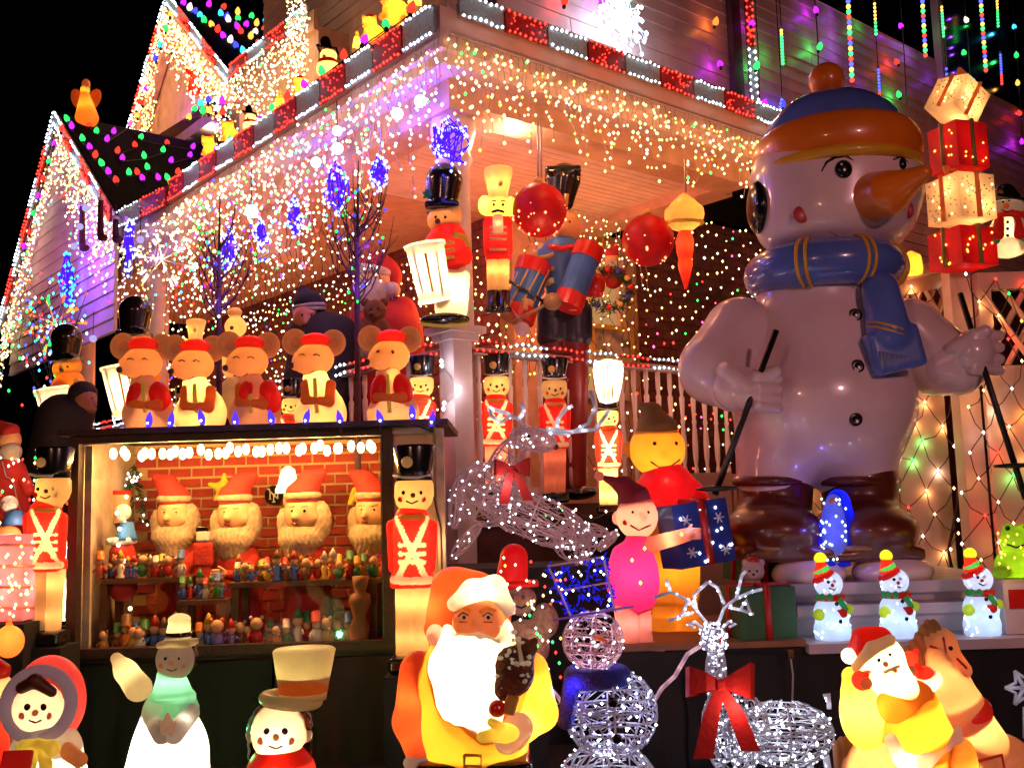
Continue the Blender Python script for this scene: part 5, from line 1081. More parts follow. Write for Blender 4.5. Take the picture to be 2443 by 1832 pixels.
FM = {}; ords = 'first second third fourth fifth sixth seventh eighth ninth tenth eleventh twelfth thirteenth fourteenth fifteenth sixteenth seventeenth eighteenth nineteenth twentieth'.split()
for nm, n, x0, x1, Yf, zf in (('on the left workbench', 13, 235, 440, 4.87, z1), ('on the low middle table', 7, 432, 540, 4.83, z2), ('on the front edge of the right workbench', 18, 552, 900, 4.85, z3), ('at the back of the right workbench', 14, 560, 890, 4.96, z3),
                              ('under the left workbench', 8, 240, 430, 4.82, cz0 + .0), ('under the right workbench', 12, 556, 840, 4.83, cz0 + .0), ('by the front glass', 10, 300, 560, 4.75, cz0)):
    for i in range(n):
        kd = random.randrange(3); a, b = random.sample(list(cols), 2); key = (kd, a, b)
        if key not in FM: FM[key] = figurine_mesh(kd).mesh('toy_figurine', [cm[a], C_skd, cm[b]], True)
        x = x0 + (i + .5) * (x1 - x0) / n + random.uniform(-4, 4); X = at(x, 1400, Yf)[0]
        o = link('toy_figurine', FM[key], None, (X, Yf + random.uniform(-.02, .03), zf + .002)); s = random.uniform(1.2, 1.9) * (1.35 if 'under' in nm or 'glass' in nm else 1); o.scale = (s, s, s); o.rotation_euler = (0, 0, random.uniform(-.8, .8))
        tag(o, f'{a} figurine with {b} {("cap", "ears", "hat")[kd]}, {ords[i]} from left {nm}', 'toy figurine', 'tiny toy figurines in the workshop case')
# white nutcracker on the middle table
f = Fig('tiny_nutcracker', 'red nutcracker with black hat and white face between the first two Santa dolls', 'nutcracker', 485, 1428, 4.98); P = f.P
f.sd('body', [Bx(P(485, 1322), (22, 14, 28), 6), Bx(P(485, 1378), (16, 12, 40), 5)], C_redc, 2.5, 4); f.sd('head', [Bx(P(485, 1278), (15, 12, 14), 4)], plain('badge_white', (.8, .75, .65), .6), 2.5, 3); f.sd('hat', [Bx(P(485, 1262), (15, 12, 7), 2)], B_hat, 2.2, 2)
# ---- blue bulbs along the case roof edge
BB = [(355, 1008), (407, 1008), (482, 1002), (562, 1006), (648, 1002), (730, 1002), (812, 1004), (908, 1002), (984, 990), (1030, 1006)]
t = thing('blue_bulb_string', 'string of ten large violet-blue bulbs along the front edge of the case roof', 'light string', at(355, 1010, Yc - .05))
bm = M().lathe([(.006, -.018), (.010, -.008), (.0125, .004), (.010, .02), (.005, .032), (.0005, .042)], (0, 0, 0), 12).mesh('bulb', glow('violet_blue_bulb', (.10, .04, 1), 1.3), True)
for x, y in BB:
    p = at(x, y, Yc - .05); b = link('bulb', bm, t, p - np.array(t.location)); b.rotation_euler = (random.uniform(-.3, .3), random.uniform(-.3, .3), 0); b.scale = (1.3,) * 3
    wpart('socket', M().lathe([(.009, -.05), (.010, -.022)], p, 10), M_wire, t); wpart('filament', M().ball(p - (0, .017, .004), .0055, 6, 4), glow('filament_blue', (.7, .75, 1), 8), t); lamp(p + np.array((0, -.03, .03)), .22, (.12, .05, 1), .01)
wpart('wire', M().tube([at(x, y + 22, Yc - .045) for x, y in BB], .004, 4), M_wire, t)
# dark skirts below the case and under the platform
wallbox('case_stand', 'dark green cloth-covered stand below the workshop case', cx0 - .25, cx0 + .9, Yc - .02, Yc + .6, .5, cz0 - .031, plain('dark_green_cloth', (.006, .018, .006), .9, amt=.5, scale=2, bump=.3))
wallbox('brown_stand', 'dark reddish-brown board stand between case and standing Santa', cx0 + .91, cx1 + .3, Yc - .01, Yc + .6, .5, cz0 - .031, plain('dark_red_board', (.02, .004, .003), .7, amt=.5, scale=2))
# ================================================================ RIGHT SIDE: PLATFORM, LATTICE, GIFTS
def slab(name, label, cat, x0, x1, y0, y1, z0, z1, mat):
    t = thing(name, label, cat, ((x0 + x1) / 2, y0, z0)); return t
M_step = plain('pale_step_paint', (.6, .48, .5), .45, amt=.25, scale=4)
Xs = at(1905, 1450, 4.5)[0]; Xe = at(2385, 1450, 4.5)[0] + .15
t = thing('tiered_platform', 'white painted stepped platform under the giant snowman', 'platform', (Xs, 4.45, .5))
z_top = at(1950, 1392, 4.6)[2]; z_bot = at(2145, 1520, 4.42)[2]
def pb(name, x0, x1, y0, y1, z0, z1, mat, par=t): 
    m = M(); m.box8([(x0, y0, z0), (x1, y0, z0), (x1, y1, z0), (x0, y1, z0), (x0, y0, z1), (x1, y0, z1), (x1, y1, z1), (x0, y1, z1)]); return wpart(name, m, mat, par)
pb('step', Xs, Xe, 4.6, 5.7, z_top - .05, z_top, M_step); pb('riser', Xs, Xe, 4.64, 4.68, z_bot + .13, z_top - .051, M_step); pb('step', Xs, Xe, 4.52, 4.66, z_bot + .085, z_bot + .129, M_step); pb('riser', Xs, Xe, 4.56, 4.6, z_bot + .001, z_bot + .084, M_step); pb('shelf', Xs - .02, Xe + .25, 4.3, 4.7, z_bot - .04, z_bot, M_step)
for i, yy in enumerate((0, 1)):
    f = Fig('gift_drape', '', '', 2000, 1460, 4.5) if False else None
wallbox('platform_skirt', 'black cloth skirt hanging under the snowman platform on the right', at(1630, 1560, 4.35)[0], 3.2, 4.33, 5.6, .5, z_bot - .041, M_black)
wallbox('wood_box', 'brown wooden board box on which the pink and yellow elves stand', at(1460, 1530, 4.5)[0], at(1905, 1530, 4.5)[0] - .01, 4.36, 5.4, .5, at(1600, 1520, 4.55)[2] - .026, M_black)
t2 = thing('plank_deck', 'brown plank top on which the pink and yellow elves stand', 'deck', at(1600, 1540, 4.4)); pb('plank', at(1455, 1530, 4.5)[0], at(1905, 1530, 4.5)[0] - .011, 4.34, 4.7, at(1600, 1520, 4.55)[2] - .025, at(1600, 1520, 4.55)[2], plain('brown_plank', (.25, .09, .035), .5, amt=.4), t2); pb('plank', at(1455, 1530, 4.5)[0], at(1905, 1530, 4.5)[0] - .011, 4.704, 5.4, at(1600, 1520, 4.55)[2] - .025, at(1600, 1520, 4.55)[2], plain('brown_plank', (.25, .09, .035), .5), t2)
# lattice enclosure
M_lat = plain('lattice_panel_paint', (.68, .45, .36), .5, amt=.15, scale=4)
Yl = 5.75
lt = thing('lattice_enclosure', 'peach-lit white panel enclosure with lattice top behind the giant snowman', 'fence', at(2150, 1350, Yl))
LZ = at(2300, 1400, Yl)[2]
px_top = lambda x: 668 - (x - 2100) * .22
xs = [1600, 1760, 1900, 2030, 2160, 2290]
for i in range(len(xs) - 1):
    A, B = at(xs[i] + 3, 1385, Yl), at(xs[i + 1] - 3, 1385, Yl); za, zb = at(xs[i], px_top(xs[i]) + 170, Yl)[2], at(xs[i + 1], px_top(xs[i + 1]) + 170, Yl)[2]
    if xs[i] < 1900: za = zb = at(xs[i], 1130, Yl)[2]
    m = M(); m.box8([(A[0], Yl, .5), (B[0], Yl, .5), (B[0], Yl + .03, .5), (A[0], Yl + .03, .5), (A[0], Yl, za), (B[0], Yl, zb), (B[0], Yl + .03, zb), (A[0], Yl + .03, za)]); wpart('panel', m, M_lat, lt)
A, B = at(2110, px_top(2110), Yl), at(2300, px_top(2300), Yl)
m = M(); m.tube([A, B], .035, 8); wpart('top_rail', m, M_lat, lt)
dn = np.array((0, 0, 1.0))
def bar(p, q, w=.016): wpart('lattice_bar', M().tube([p, q], w, 4), M_lat, lt)
W = B - A
m = M(); m.box8([A + (0, 0, -.12), B + (0, 0, -.12), B + (0, .02, -.12), A + (0, .02, -.12), A, B, B + (0, .02, 0), A + (0, .02, 0)]); wpart('top_board', m, M_lat, lt)
for k in range(-1, 6):
    for s in (0, 1):
        t0, t1 = (k / 6, (k + 1.6) / 6) if s == 0 else ((k + 1.6) / 6, k / 6); c0, c1 = max(0, min(1, t0)), max(0, min(1, t1))
        if abs(t1 - t0) < 1e-6 or c0 == c1: continue
        f0, f1 = (c0 - t0) / (t1 - t0), (c1 - t0) / (t1 - t0); bar(A + W * c0 + dn * (-.12 - .3 * f0) + (0, .012 * s, 0), A + W * c1 + dn * (-.12 - .3 * f1) + (0, .012 * s, 0))
# gate post with cap and the panel right of it
C0 = at(2340, 1390, 5.5)
pt = thing('fence_post', 'square capped white post right of the gift tower', 'post', (C0[0], 5.5, .5))
ztp = at(2340, 612, 5.5)[2]; h_ = .055
pb('shaft', C0[0] - h_, C0[0] + h_, 5.45, 5.56, .5, ztp - .05, M_lat, pt); pb('cap', C0[0] - h_ - .015, C0[0] + h_ + .015, 5.43, 5.58, ztp - .049, ztp, M_lat, pt)
gt = thing('lattice_gate', 'white lattice-topped gate panel at the far right edge', 'gate', (C0[0] + .07, 5.4, .5)); x0 = C0[0] + .06; x1 = x0 + .75; zt = at(2420, 650, 5.4)[2]
pb('gate_panel', x0, x1, 5.4, 5.43, .5, zt - .5, M_lat, gt); pb('top_rail', x0, x1, 5.38, 5.45, zt - .09, zt, M_lat, gt); pb('gate_stile', x0, x0 + .07, 5.385, 5.44, zt - .5, zt - .09, M_lat, gt)
for k in range(7):
    for s in (-1, 1):
        xa = x0 + .02 + k * .12; wpart('lattice_bar', M().tube([(xa, 5.41 + .012 * s, zt - .5 if s > 0 else zt - .09), (xa + .25, 5.41 + .012 * s, zt - .09 if s > 0 else zt - .5)], .017, 4), M_lat, gt)
# net lights on the lattice: honeycomb wires with bulbs
def hexnet(label, x0, x1, y0, y1, Y, cell=72, skip=lambda x, y: False):
    S = Str(); rows = int((y1 - y0) / (cell * .75)); colsn = int((x1 - x0) / cell); G = {}
    for j in range(rows + 1):
        for i in range(colsn + 1):
            x = x0 + (i + (.5 if j % 2 else 0)) * cell + random.uniform(-13, 13); y = y0 + j * cell * .75 + random.uniform(-13, 13); G[i, j] = (x, y)
    for (i, j), (x, y) in G.items():
        if skip(x, y): continue
        p = at(x, y, Y - .03); k = pick({'warm': 46, 'white': 22, 'red': 14, 'green': 8, 'gold': 10}); S.bulb(p, k, .0085)
        if random.random() < .62: lamp(p + np.array((.012, .012, -.02)), .16, {'warm': (1, .45, .15), 'white': (1, .7, .5), 'red': (1, .06, .03), 'green': (.2, 1, .2), 'gold': (1, .4, .05)}[k], .01)
        nb = [(i + (1 if j % 2 else 0), j + 1), (i - (0 if j % 2 else 1), j + 1)]
        for q in nb:
            if q in G and not skip(*G[q]):
                u0, u1 = G[q]; mx, my = (x + u0) / 2 + random.uniform(-8, 8), (y + u1) / 2 + 9; S.w.tube([p, at(mx, my, Y - .03), at(u0, u1, Y - .03)], .0032, 3, cap=False)
    return S.out('net_light', label, 'net lights', at(x0, y0, Y), plain('brown_wire', (.06, .02, .01), .6), 'honeycomb net lights on the enclosure')
hexnet('honeycomb net lights over the peach panels between snowman and post', 1890, 2300, 690, 1400, Yl, 70)
hexnet('honeycomb net lights over the gate and post at the right edge', 2305, 2520, 660, 1400, 5.38, 70)
S = Str(); pts = [at(x, y, Yl - .06) for x, y in ((2292, 925), (2300, 985), (2305, 1040), (2298, 1110), (2288, 1170), (2280, 1240), (2262, 1310), (2275, 1385))]
for d in (-.012, .012): S.w.tube([p + (d * math.sin(i * 2.1), 0, 0) for i, p in enumerate(pts)], .006, 4)
for p in pts: S.bulb(p + np.array((.01, -.01, 0)), 'white', .008)
S.out('fairy_light_string', 'thick twisted light cord running down the middle of the peach panels', 'light cord', pts[0], plain('brown_wire', (.06, .02, .01), .6))
f = Fig('traffic_cone_light', 'small orange cone light between the snowman legs', 'lamp', 1912, 1210, 5.35); lat(f, 'cone', [(6, 1100), (20, 1170), (24, 1205)], 1912, 0, P_org); f.lamp(1912, 1160, 0, 1.0)
# gift tower
def gift(label, x, y, w, h, Y, colr, rib, ang=0, dots=False, lit=1.0, bow=True, cat='gift box', grp='stacked lit gift boxes', lead=9, body=None, yaw=.35):
    f = Fig('gift_box', label, cat, x, y + h / 2, Y, grp); R = roty(ang) @ rotz(yaw); c = f.P(x, y); d = w * .9; hw = w / 2 * .82
    q = M(); q.box((0, 0, 0), (hw, hw, h / 2), 0); bx = f.ob('box', M().box(c, (hw, hw, h / 2), 0, R), body or colr, smooth=False)
    T = lambda p: c + R @ np.array(p, float)
    rm = M(); e = hw + 1.5
    rm.tube([T((0, -e, -h / 2)), T((0, -e, h / 2 + 1.5)), T((0, e, h / 2 + 1.5))], w * .05, 6); rm.tube([T((-e, 0, -h / 2)), T((-e, 0, h / 2 + 1.5)), T((e, 0, h / 2 + 1.5)), T((e, 0, -h / 2))], w * .05, 6)
    f.ob('ribbon', rm, rib)
    if bow:
        b = M()
        for s in (-1, 1):
            b.tube([T((0, -e * .1, h / 2 + 2)), T((s * w * .18, -w * .1, h / 2 + w * .16)), T((s * w * .42, -w * .12, h / 2 + w * .14)), T((s * w * .36, -w * .1, h / 2 + 3)), T((0, 0, h / 2 + 3))], [w * .03, w * .05, w * .06, w * .05, w * .03], 7)
        f.ob('bow', b, rib)
    if dots:
        dm = M()
        for i in range(46):
            u, v_ = random.uniform(-.9, .9) * hw, random.uniform(-.9, .9) * h / 2; 
            if abs(u) < w * .06: continue
            for p in (T((u, -hw - .8, v_)), T((-hw - .8, u, v_)), T((u, v_ * .9, h / 2 + .8))): dm.ball(p, w * .014, 6, 4)
        f.ob('dot_pattern', dm, B_green, kind='stuff')
    if lit:
        lm = M()
        for i in range(lead):
            u, v_ = random.uniform(-.85, .85) * hw, random.uniform(-.85, .85) * h / 2; lm.octs([T((u, -hw - 2, v_)), T((-hw - 2, v_ * .8, u))], w * .022)
        f.ob('mini_bulb', lm, em('warm' if dots else 'gold'), kind='stuff')
        for s in (-1, 1): o = T((s * hw * .45, -hw * .3, -s * h * .2)); lamp(f.loc + o * f.t, lit, (1, .55, .25), .012)
    return f
G_w = blow('sparkle_white_mesh', (.85, .6, .32), .55, .6, .5); G_r = blow('sparkle_red_mesh', (.75, .012, .015), .5, .5, .5); R_o = blow('amber_ribbon', (.9, .25, .06), .5); R_g = plain('gold_green_ribbon', (.3, .22, .06), .4)
gift('tilted dotted white gift box with orange ribbon at the top of the tower', 2283, 243, 108, 82, 5.3, G_w, R_o, .5, True, 1.1, yaw=.5)
gift('red glittering gift box second from the top of the tower', 2286, 358, 112, 110, 5.3, G_r, R_g, .0, False, .25, bow=False)
gift('dotted white gift box with large orange bow, third in tower', 2292, 480, 130, 106, 5.3, G_w, R_o, 0, True, 1.2)
gift('red gift box at the bottom of the tower on the lattice rail', 2296, 597, 130, 90, 5.35, G_r, R_g, 0, False, .25, bow=False)
# snowman blow mould beside the tower
f = Fig('snowman_figure', 'lit snowman in black hat and red scarf beside the gift tower', 'snowman figure', 2408, 612, 5.35); P = f.P
f.sd('body', [E(P(2405, 495), (36, 32, 30)), E(P(2405, 548), (42, 38, 38)), E(P(2405, 590), (44, 40, 26))], P_white, 3, 8); hh = f.sd('hat', [Cp(P(2398, 462), P(2402, 474), 24, 30), Bx(P(2404, 480), (42, 34, 4), 3, R=roty(.2))], B_hat, 2.6, 4)
f.sd('scarf', [To(P(2405, 518), 26, 9), Cp(P(2384, 525, -30), P(2382, 560, -40), 11, 13), Cp(P(2424, 522, -26), P(2432, 560, -34), 11, 13)], P_red, 2.6, 4); dot(f, 'nose', 2400, 492, -36, 7, P_org, None, 1.2); dot(f, 'eye', 2393, 482, -28, 3, B_eye); dot(f, 'eye', 2408, 480, -29, 3, B_eye)
line(f, 'mouth', [(2388, 500, -28), (2402, 507, -31), (2418, 500, -27)], 1.6, B_eye)
for yy in (530, 546, 562): dot(f, 'button', 2404, yy, -38, 4, B_eye)
for sx in (2372, 2436): f.sd('mitten', [E(P(sx, 572, -26), (14, 12, 13)), Cp(P(sx, 565, -22), P(sx + (18 if sx < 2400 else -18), 540, -10), 9, 9)], P_green, 2.6, 4)
f.lamp(2405, 495, 0, 1.4, (1, .75, .5)); f.lamp(2405, 552, 0, 1.8, (1, .75, .5))
f = Fig('amber_dome_lamp', 'amber glowing dome lamp behind the snowman scarf on the right', 'lamp', 2175, 655, 5.6); lat(f, 'dome', [(4, 600), (22, 612), (26, 640), (24, 655)], 2175, 0, P_gold); f.lamp(2175, 635, 0, 1.4)
# three small LED snowmen
P_ice = blow('icy_acrylic', (.75, .88, 1), .6, .5, .3)
def led_snow(label, x, yb, first=None):
    f = Fig('led_snowman', label, 'snowman light', x, yb, 4.42, 'three small LED snowmen on the platform shelf'); P = f.P; D = yb - 1528; y = lambda v: v + D
    bd = f.sd('body', [E(P(x, y(1500)), (44, 38, 34)), E(P(x - 2, y(1460)), (42, 36, 40)), E(P(x + 2, y(1520)), (42, 36, 12))], P_ice, 2.8, 10); hd = f.sd('head', [E(P(x - 10, y(1392)), (34, 32, 32))], P_ice, 2.6, 4)
    ht = f.sd('hat', [Cp(P(x - 24, y(1366)), P(x - 28, y(1345)), 20, 13, 0), To(P(x - 22, y(1376)), 21, 7, 1, R=roty(-.5)), To(P(x - 26, y(1360)), 14, 6, 2, R=roty(-.5))], [P_red, P_red, P_green], 2.2, 4); f.sd('pompom', [E(P(x - 29, y(1332)), 15)], blow('lime_plastic', (.75, .9, .05)), 2.2, 3, ht)
    f.sd('scarf', [To(P(x - 6, y(1424)), 27, 8, 0)] + [E(P(x - 6 + 30 * math.cos(a), y(1424), 30 * math.sin(a)), (7, 7, 9), 1) for a in np.linspace(3.4, 6.0, 5)] + [Cp(P(x + 16, y(1430), -26), P(x + 30, y(1452), -30), 8, 7, 1)], [P_red, P_green], 2.2, 3)
    f.sd('mitten', [E(P(x - 32, y(1466), -22), (14, 12, 14))], blow('lime_plastic', (.75, .9, .05)), 2.2, 3); f.sd('mitten', [E(P(x + 38, y(1452), -18), (12, 11, 12))], blow('lime_plastic', (.75, .9, .05)), 2.2, 3); f.sd('bird', [E(P(x + 26, y(1462), -32), (10, 8, 11)), Cp(P(x + 20, y(1460), -34), P(x + 14, y(1456), -36), 5, 3)], P_red, 2, 4)
    for q in ((x + 10, 1440), (x + 20, 1482), ): dot(f, 'button', q[0], y(q[1]), -34, 5, B_eye)
    dot(f, 'eye', x - 10, y(1388), -31, 4, B_eye); dot(f, 'eye', x + 4, y(1387), -29, 4, B_eye); dot(f, 'nose', x + 0, y(1396), -33, 4.5, P_red, None, 1); line(f, 'mouth', [(x - 8, y(1402), -30), (x + 2, y(1407), -29), (x + 10, y(1402), -26)], 2, B_eye)
    lm = M()
    for i in range(26):
        a = random.uniform(3.2, 6.2); z = random.uniform(-1, 1); lm.octs([P(x + 45 * math.cos(a) * math.sqrt(1 - z * z * .5), y(1486) - z * 44, 40 * math.sin(a) * math.sqrt(1 - z * z * .5))], 2.6)
    for i in range(7): a = random.uniform(3.4, 5.5); lm.octs([P(x - 10 + 35 * math.cos(a), y(1392) - random.uniform(-20, 12), 33 * math.sin(a))], 2.4)
    f.ob('mini_bulb', lm, glow('ice_led', (.8, .9, 1), 4), kind='stuff')
    f.lamp(x, y(1480), 4, .4, (.5, .68, 1)); f.lamp(x - 10, y(1392), 2, .2, (.6, .75, 1)); f.lamp(x - 29, y(1332), 0, .1, (1, 1, .4)); f.lamp(x - 26, y(1362), 0, .2, (1, .8, .4)); f.lamp(x - 10, y(1424), -10, .05); f.lamp(x - 15, y(1470), -75, .25, (.5, .6, 1))
led_snow('small LED snowman with lime bobble, leftmost of three', 1986, 1528); led_snow('small LED snowman in the middle of the three', 2143, 1522); led_snow('small LED snowman rightmost of the three, next to the pale box', 2343, 1517)
# blue penguin
f = Fig('blue_penguin_light', 'blue glowing acrylic penguin light standing between the snowman boots', 'penguin light', 1992, 1352, 4.72); P = f.P; P_pb = blow('deep_blue_acrylic', (.02, .04, .9), .6, .5, .3); P_pl = blow('pale_blue_acrylic', (.3, .42, 1), .6, .5, .4)
f.sd('back', [E(P(2004, 1262, 8), (38, 36, 90)), E(P(2000, 1195), (26, 26, 28)), Cp(P(2032, 1240), P(2044, 1310, -6), 13, 9), Cp(P(1966, 1240), P(1956, 1300, -6), 11, 8)], P_pb, 3, 12); f.sd('belly', [E(P(1990, 1268, -16), (30, 28, 84)), E(P(1990, 1196, -14), (17, 18, 18))], P_pl, 2.6, 8); f.sd('beak', [Cp(P(1986, 1194, -30), P(1980, 1198, -44), 6, 3)], P_org, 2, 2)
f.sd('foot', [E(P(1975, 1345, -20), (18, 24, 7)), E(P(2012, 1345, -20), (18, 24, 7))], P_pb, 2.6, 3)
lm = M()
for i in range(34): a = random.uniform(3.0, 5.6); z = random.uniform(-.9, .9); lm.octs([P(1996 + 38 * math.cos(a), 1262 - z * 82, -6 + 42 * math.sin(a))], 3)
f.ob('mini_bulb', lm, glow('ice_led', (.8, .9, 1), 4), kind='stuff'); f.lamp(1998, 1240, 2, .7, (.15, .2, 1)); f.lamp(1994, 1290, -8, .5, (.3, .4, 1)); f.lamp(1990, 1260, -80, .7, (.15, .12, 1)); f.lamp(1998, 1195, 0, .5, (.15, .2, 1))
# green gift boxes and small bear
G_gr = plain('green_wrap', (.015, .1, .03), .6, amt=.3); G_rr = plain('red_satin', (.5, .012, .01), .4, amt=.2)
gift('large green gift box with wide red ribbon left of the platform', 1808, 1466, 168, 138, 4.52, G_gr, G_rr, 0, False, 0, bow=False, grp='green gift boxes', yaw=.12)
gift('upper green gift box with red ribbon behind the large one', 1800, 1330, 130, 110, 4.95, G_gr, G_rr, .1, False, 0, grp='green gift boxes', yaw=.3)
f = Fig('toy_bear', 'small white toy bear in a red cap sitting on the green gift', 'toy bear', 1795, 1398, 4.55); P = f.P; f.sd('head', [E(P(1796, 1362), (27, 24, 27)), E(P(1778, 1342), (9, 7, 9)), E(P(1816, 1342), (9, 7, 9)), E(P(1798, 1374, -18), (12, 10, 9))], plain('white_plush', (.55, .4, .38), .95, bump=.8), 2.6, 5)
dot(f, 'eye', 1788, 1362, -24, 3, B_eye); dot(f, 'eye', 1806, 1362, -24, 3, B_eye); dot(f, 'nose', 1798, 1370, -28, 3, B_eye); f.sd('cap', [E(P(1796, 1338), (16, 15, 11))], G_rr, 2.4, 4); f.sd('body', [E(P(1796, 1394), (22, 18, 14))], plain('white_plush', (.55, .4, .38), .95), 2.6, 4)
# green lit bear-ish topiary and pale box at the right edge
P_lime = blow('lime_mesh', (.25, .4, .02), .6, .6, .6)
f = Fig('green_topiary_frog', 'lime-green lit mesh frog figure cut by the right edge of the picture', 'frog light', 2425, 1376, 4.5); P = f.P; f.sd('body', [E(P(2425, 1345), (50, 42, 36)), E(P(2428, 1292), (40, 36, 36)), E(P(2405, 1262), (14, 14, 14)), E(P(2448, 1262), (14, 14, 14)), E(P(2388, 1365, -20), (20, 24, 14))], P_lime, 3, 12); dot(f, 'eye', 2404, 1260, -14, 6, B_eye); dot(f, 'eye', 2446, 1260, -14, 6, B_eye); line(f, 'mouth', [(2402, 1298, -34), (2424, 1306, -38), (2448, 1298, -34)], 2.4, B_eye)
lm = M()
for i in range(26): a = random.uniform(3.3, 6.1); lm.octs([P(2425 + 46 * math.cos(a), random.uniform(1270, 1370), 40 * math.sin(a))], 3)
f.ob('mini_bulb', lm, em('gold'), kind='stuff'); f.lamp(2425, 1345, 0, .6, (.9, 1, .2)); f.lamp(2428, 1290, 0, .4, (.9, 1, .2))
f = Fig('pale_crate', 'pale wooden box with red label at the right edge under the frog', 'box', 2425, 1505, 4.48); f.ob('box', M().box(f.P(2425, 1442), (52, 50, 62)), M_step, smooth=False); f.ob('label_patch', M().box(f.P(2432, 1428, -52), (24, 1.5, 22)), B_red, smooth=False); f.ob('box_lid', M().box(f.P(2425, 1381), (56, 54, 4)), M_frl, smooth=False)
lamp(at(2432, 1392, 4.25), .5)
# ================================================================ HANGING ORNAMENTS, TREES, WIRE FIGURES
R_tin = blow('red_tinsel_ball', (.5, .006, .008), .4, .5, .6, .12)
def ball_orn(label, x, y, Y, r, yt):
    f = Fig('ball_ornament', label, 'ball ornament', x, y, Y, 'red tinsel ball ornaments hanging on the porch'); P = f.P
    b = f.sd('ball', [E(P(x, y), r)], R_tin, 3.4, 2, noise=lambda X: 1.2 * np.sin(X[..., 0] * .7) * np.sin(X[..., 2] * .8) * np.sin(X[..., 1] * .75)); c = M(); c.lathe([(12, r - 2), (12, r + 10), (4, r + 16)], (0, 0, 0), 12); f.ob('cap', c, B_gold)
    line(f, 'hanger', [(x - 3, y - r - 12, 0), (x - 4, yt, 0)], 2.4, M_wirew); line(f, 'hanger', [(x + 5, y - r - 12, 0), (x + 3, yt, 0)], 2.4, M_wirew)
    lm = M()
    for i in range(34): a = random.uniform(0, 6.28); z = random.uniform(-.9, .9); q = math.sqrt(1 - z * z); lm.octs([P(x + r * 1.02 * q * math.cos(a), y - r * z, r * 1.02 * q * math.sin(a))], 3.4 if i % 4 == 0 else 2)
    f.ob('mini_bulb', lm, glow('hot_red_led', (1, .25, .1), 5), kind='stuff'); f.lamp(x, y + 5, 0, .45, (1, .35, .15)); f.lamp(x + 20, y - 20, -20, .15, (1, .35, .15))
ball_orn('red ball ornament hanging on long cord left of the big drummer hat', 1287, 502, 5.9, 65, 290)
ball_orn('red ball ornament hanging lower between window and finial ornament', 1546, 574, 6.3, 62, 505)
f = Fig('finial_ornament', 'gold mushroom-topped red finial ornament hanging right of the red balls', 'finial ornament', 1636, 690, 6.0); P = f.P
lat(f, 'gold_top', [(5, 462), (22, 476), (46, 500), (48, 515), (44, 530), (28, 545), (14, 550)], 1636, 0, blow('amber_glass', (.9, .3, .08), .6, .3, .5)); lat(f, 'red_drop', [(14, 552), (22, 575), (20, 600), (16, 618), (18, 632), (12, 656), (3, 690)], 1636, 0, blow('lit_red_glass', (.9, .05, .02), .6)); line(f, 'gold_ring', [(1636 + 40 * math.cos(a), 531 + 6 * math.sin(a), 40 * math.sin(a)) for a in np.linspace(0, 6.28, 14)], 5, P_bird); line(f, 'hanger', [(1636, 464, 0), (1634, 380, 0)], 2.4, M_wirew)
f.lamp(1636, 515, 0, 2.2, (1, .6, .25)); f.lamp(1636, 585, 0, .8, (1, .5, .2)); f.lamp(1636, 632, 0, .4, (1, .5, .2))
# bare trees
M_bark = plain('purple_bark', (.09, .045, .07), .8, amt=.4, scale=20, bump=.5)  # violet cast of the lights put into the bark colour
def bare_tree(label, x, yb, ytr, yt, Y, spread, n=22):
    f = Fig('bare_tree', label, 'bare tree', x, yb, Y, 'two bare young trees behind the workshop case'); P = f.P
    tr = M(); tr.tube([P(x, yb), P(x + 2, (yb + ytr) / 2), P(x, ytr), P(x + 1, (ytr + yt) / 2, 4), P(x + 3, yt, 6)], [9, 8, 7, 4, 1.5], 8); f.ob('trunk', tr, M_bark)
    tips = []
    for i in range(n):
        h = ytr + 50 - (ytr - yt) * (i / n) * .75; a = random.uniform(0, 6.28); L = spread * random.uniform(.6, 1) * (1 - .45 * i / n); ca, sa = math.cos(a), math.sin(a); p0 = P(x, h); up = random.uniform(.7, 1.4)
        p1 = p0 + np.array((ca * L * .5, sa * L * .5, L * .45 * up)); p2 = p0 + np.array((ca * L * .85, sa * L * .8, L * 1.15 * up)); p3 = p0 + np.array((ca * L, sa * L, L * 1.9 * up)); b = M(); b.tube([p0, p1, p2, p3], [2.8, 2.0, 1.4, .6], 5)
        for k in range(3):
            t = random.uniform(.3, .9); s0 = p1 + (p2 - p1) * t; s1 = s0 + np.array((random.uniform(-.9, .9), random.uniform(-.9, .9), 1)) * L * random.uniform(.35, .8); b.tube([s0, s1], [1.2, .5], 4); tips.append(s1)
        tips.append(p3); f.ob('branch', b, M_bark)
    m = {}
    for q in tips[::3] + [P(x, ytr + 30, -10), P(x + 16, ytr - 8, -10), P(x - 20, ytr + 8, -10)]: m.setdefault(pick({'blue': 5, 'green': 3, 'purple': 2, 'white': 2}), []).append(q)
    mm = M(); ks = list(m)
    for i, k in enumerate(ks): [mm.ball(q, 4.2, 6, 4, i) for q in m[k]]
    f.ob('bulb', mm, [c9m(k) for k in ks], kind='stuff'); f.lamp(x, ytr, -40, .8, (.3, .1, 1)); f.lamp(x + 20, ytr - 100, -30, .8, (.35, .1, 1)); return f
bare_tree('taller bare tree with violet-lit twigs behind the two right mice', 852, 1712, 690, 385, 5.25, 125, 26); bare_tree('shorter bare tree with violet-lit twigs behind the second and third mouse', 522, 1690, 725, 470, 5.6, 105, 22)
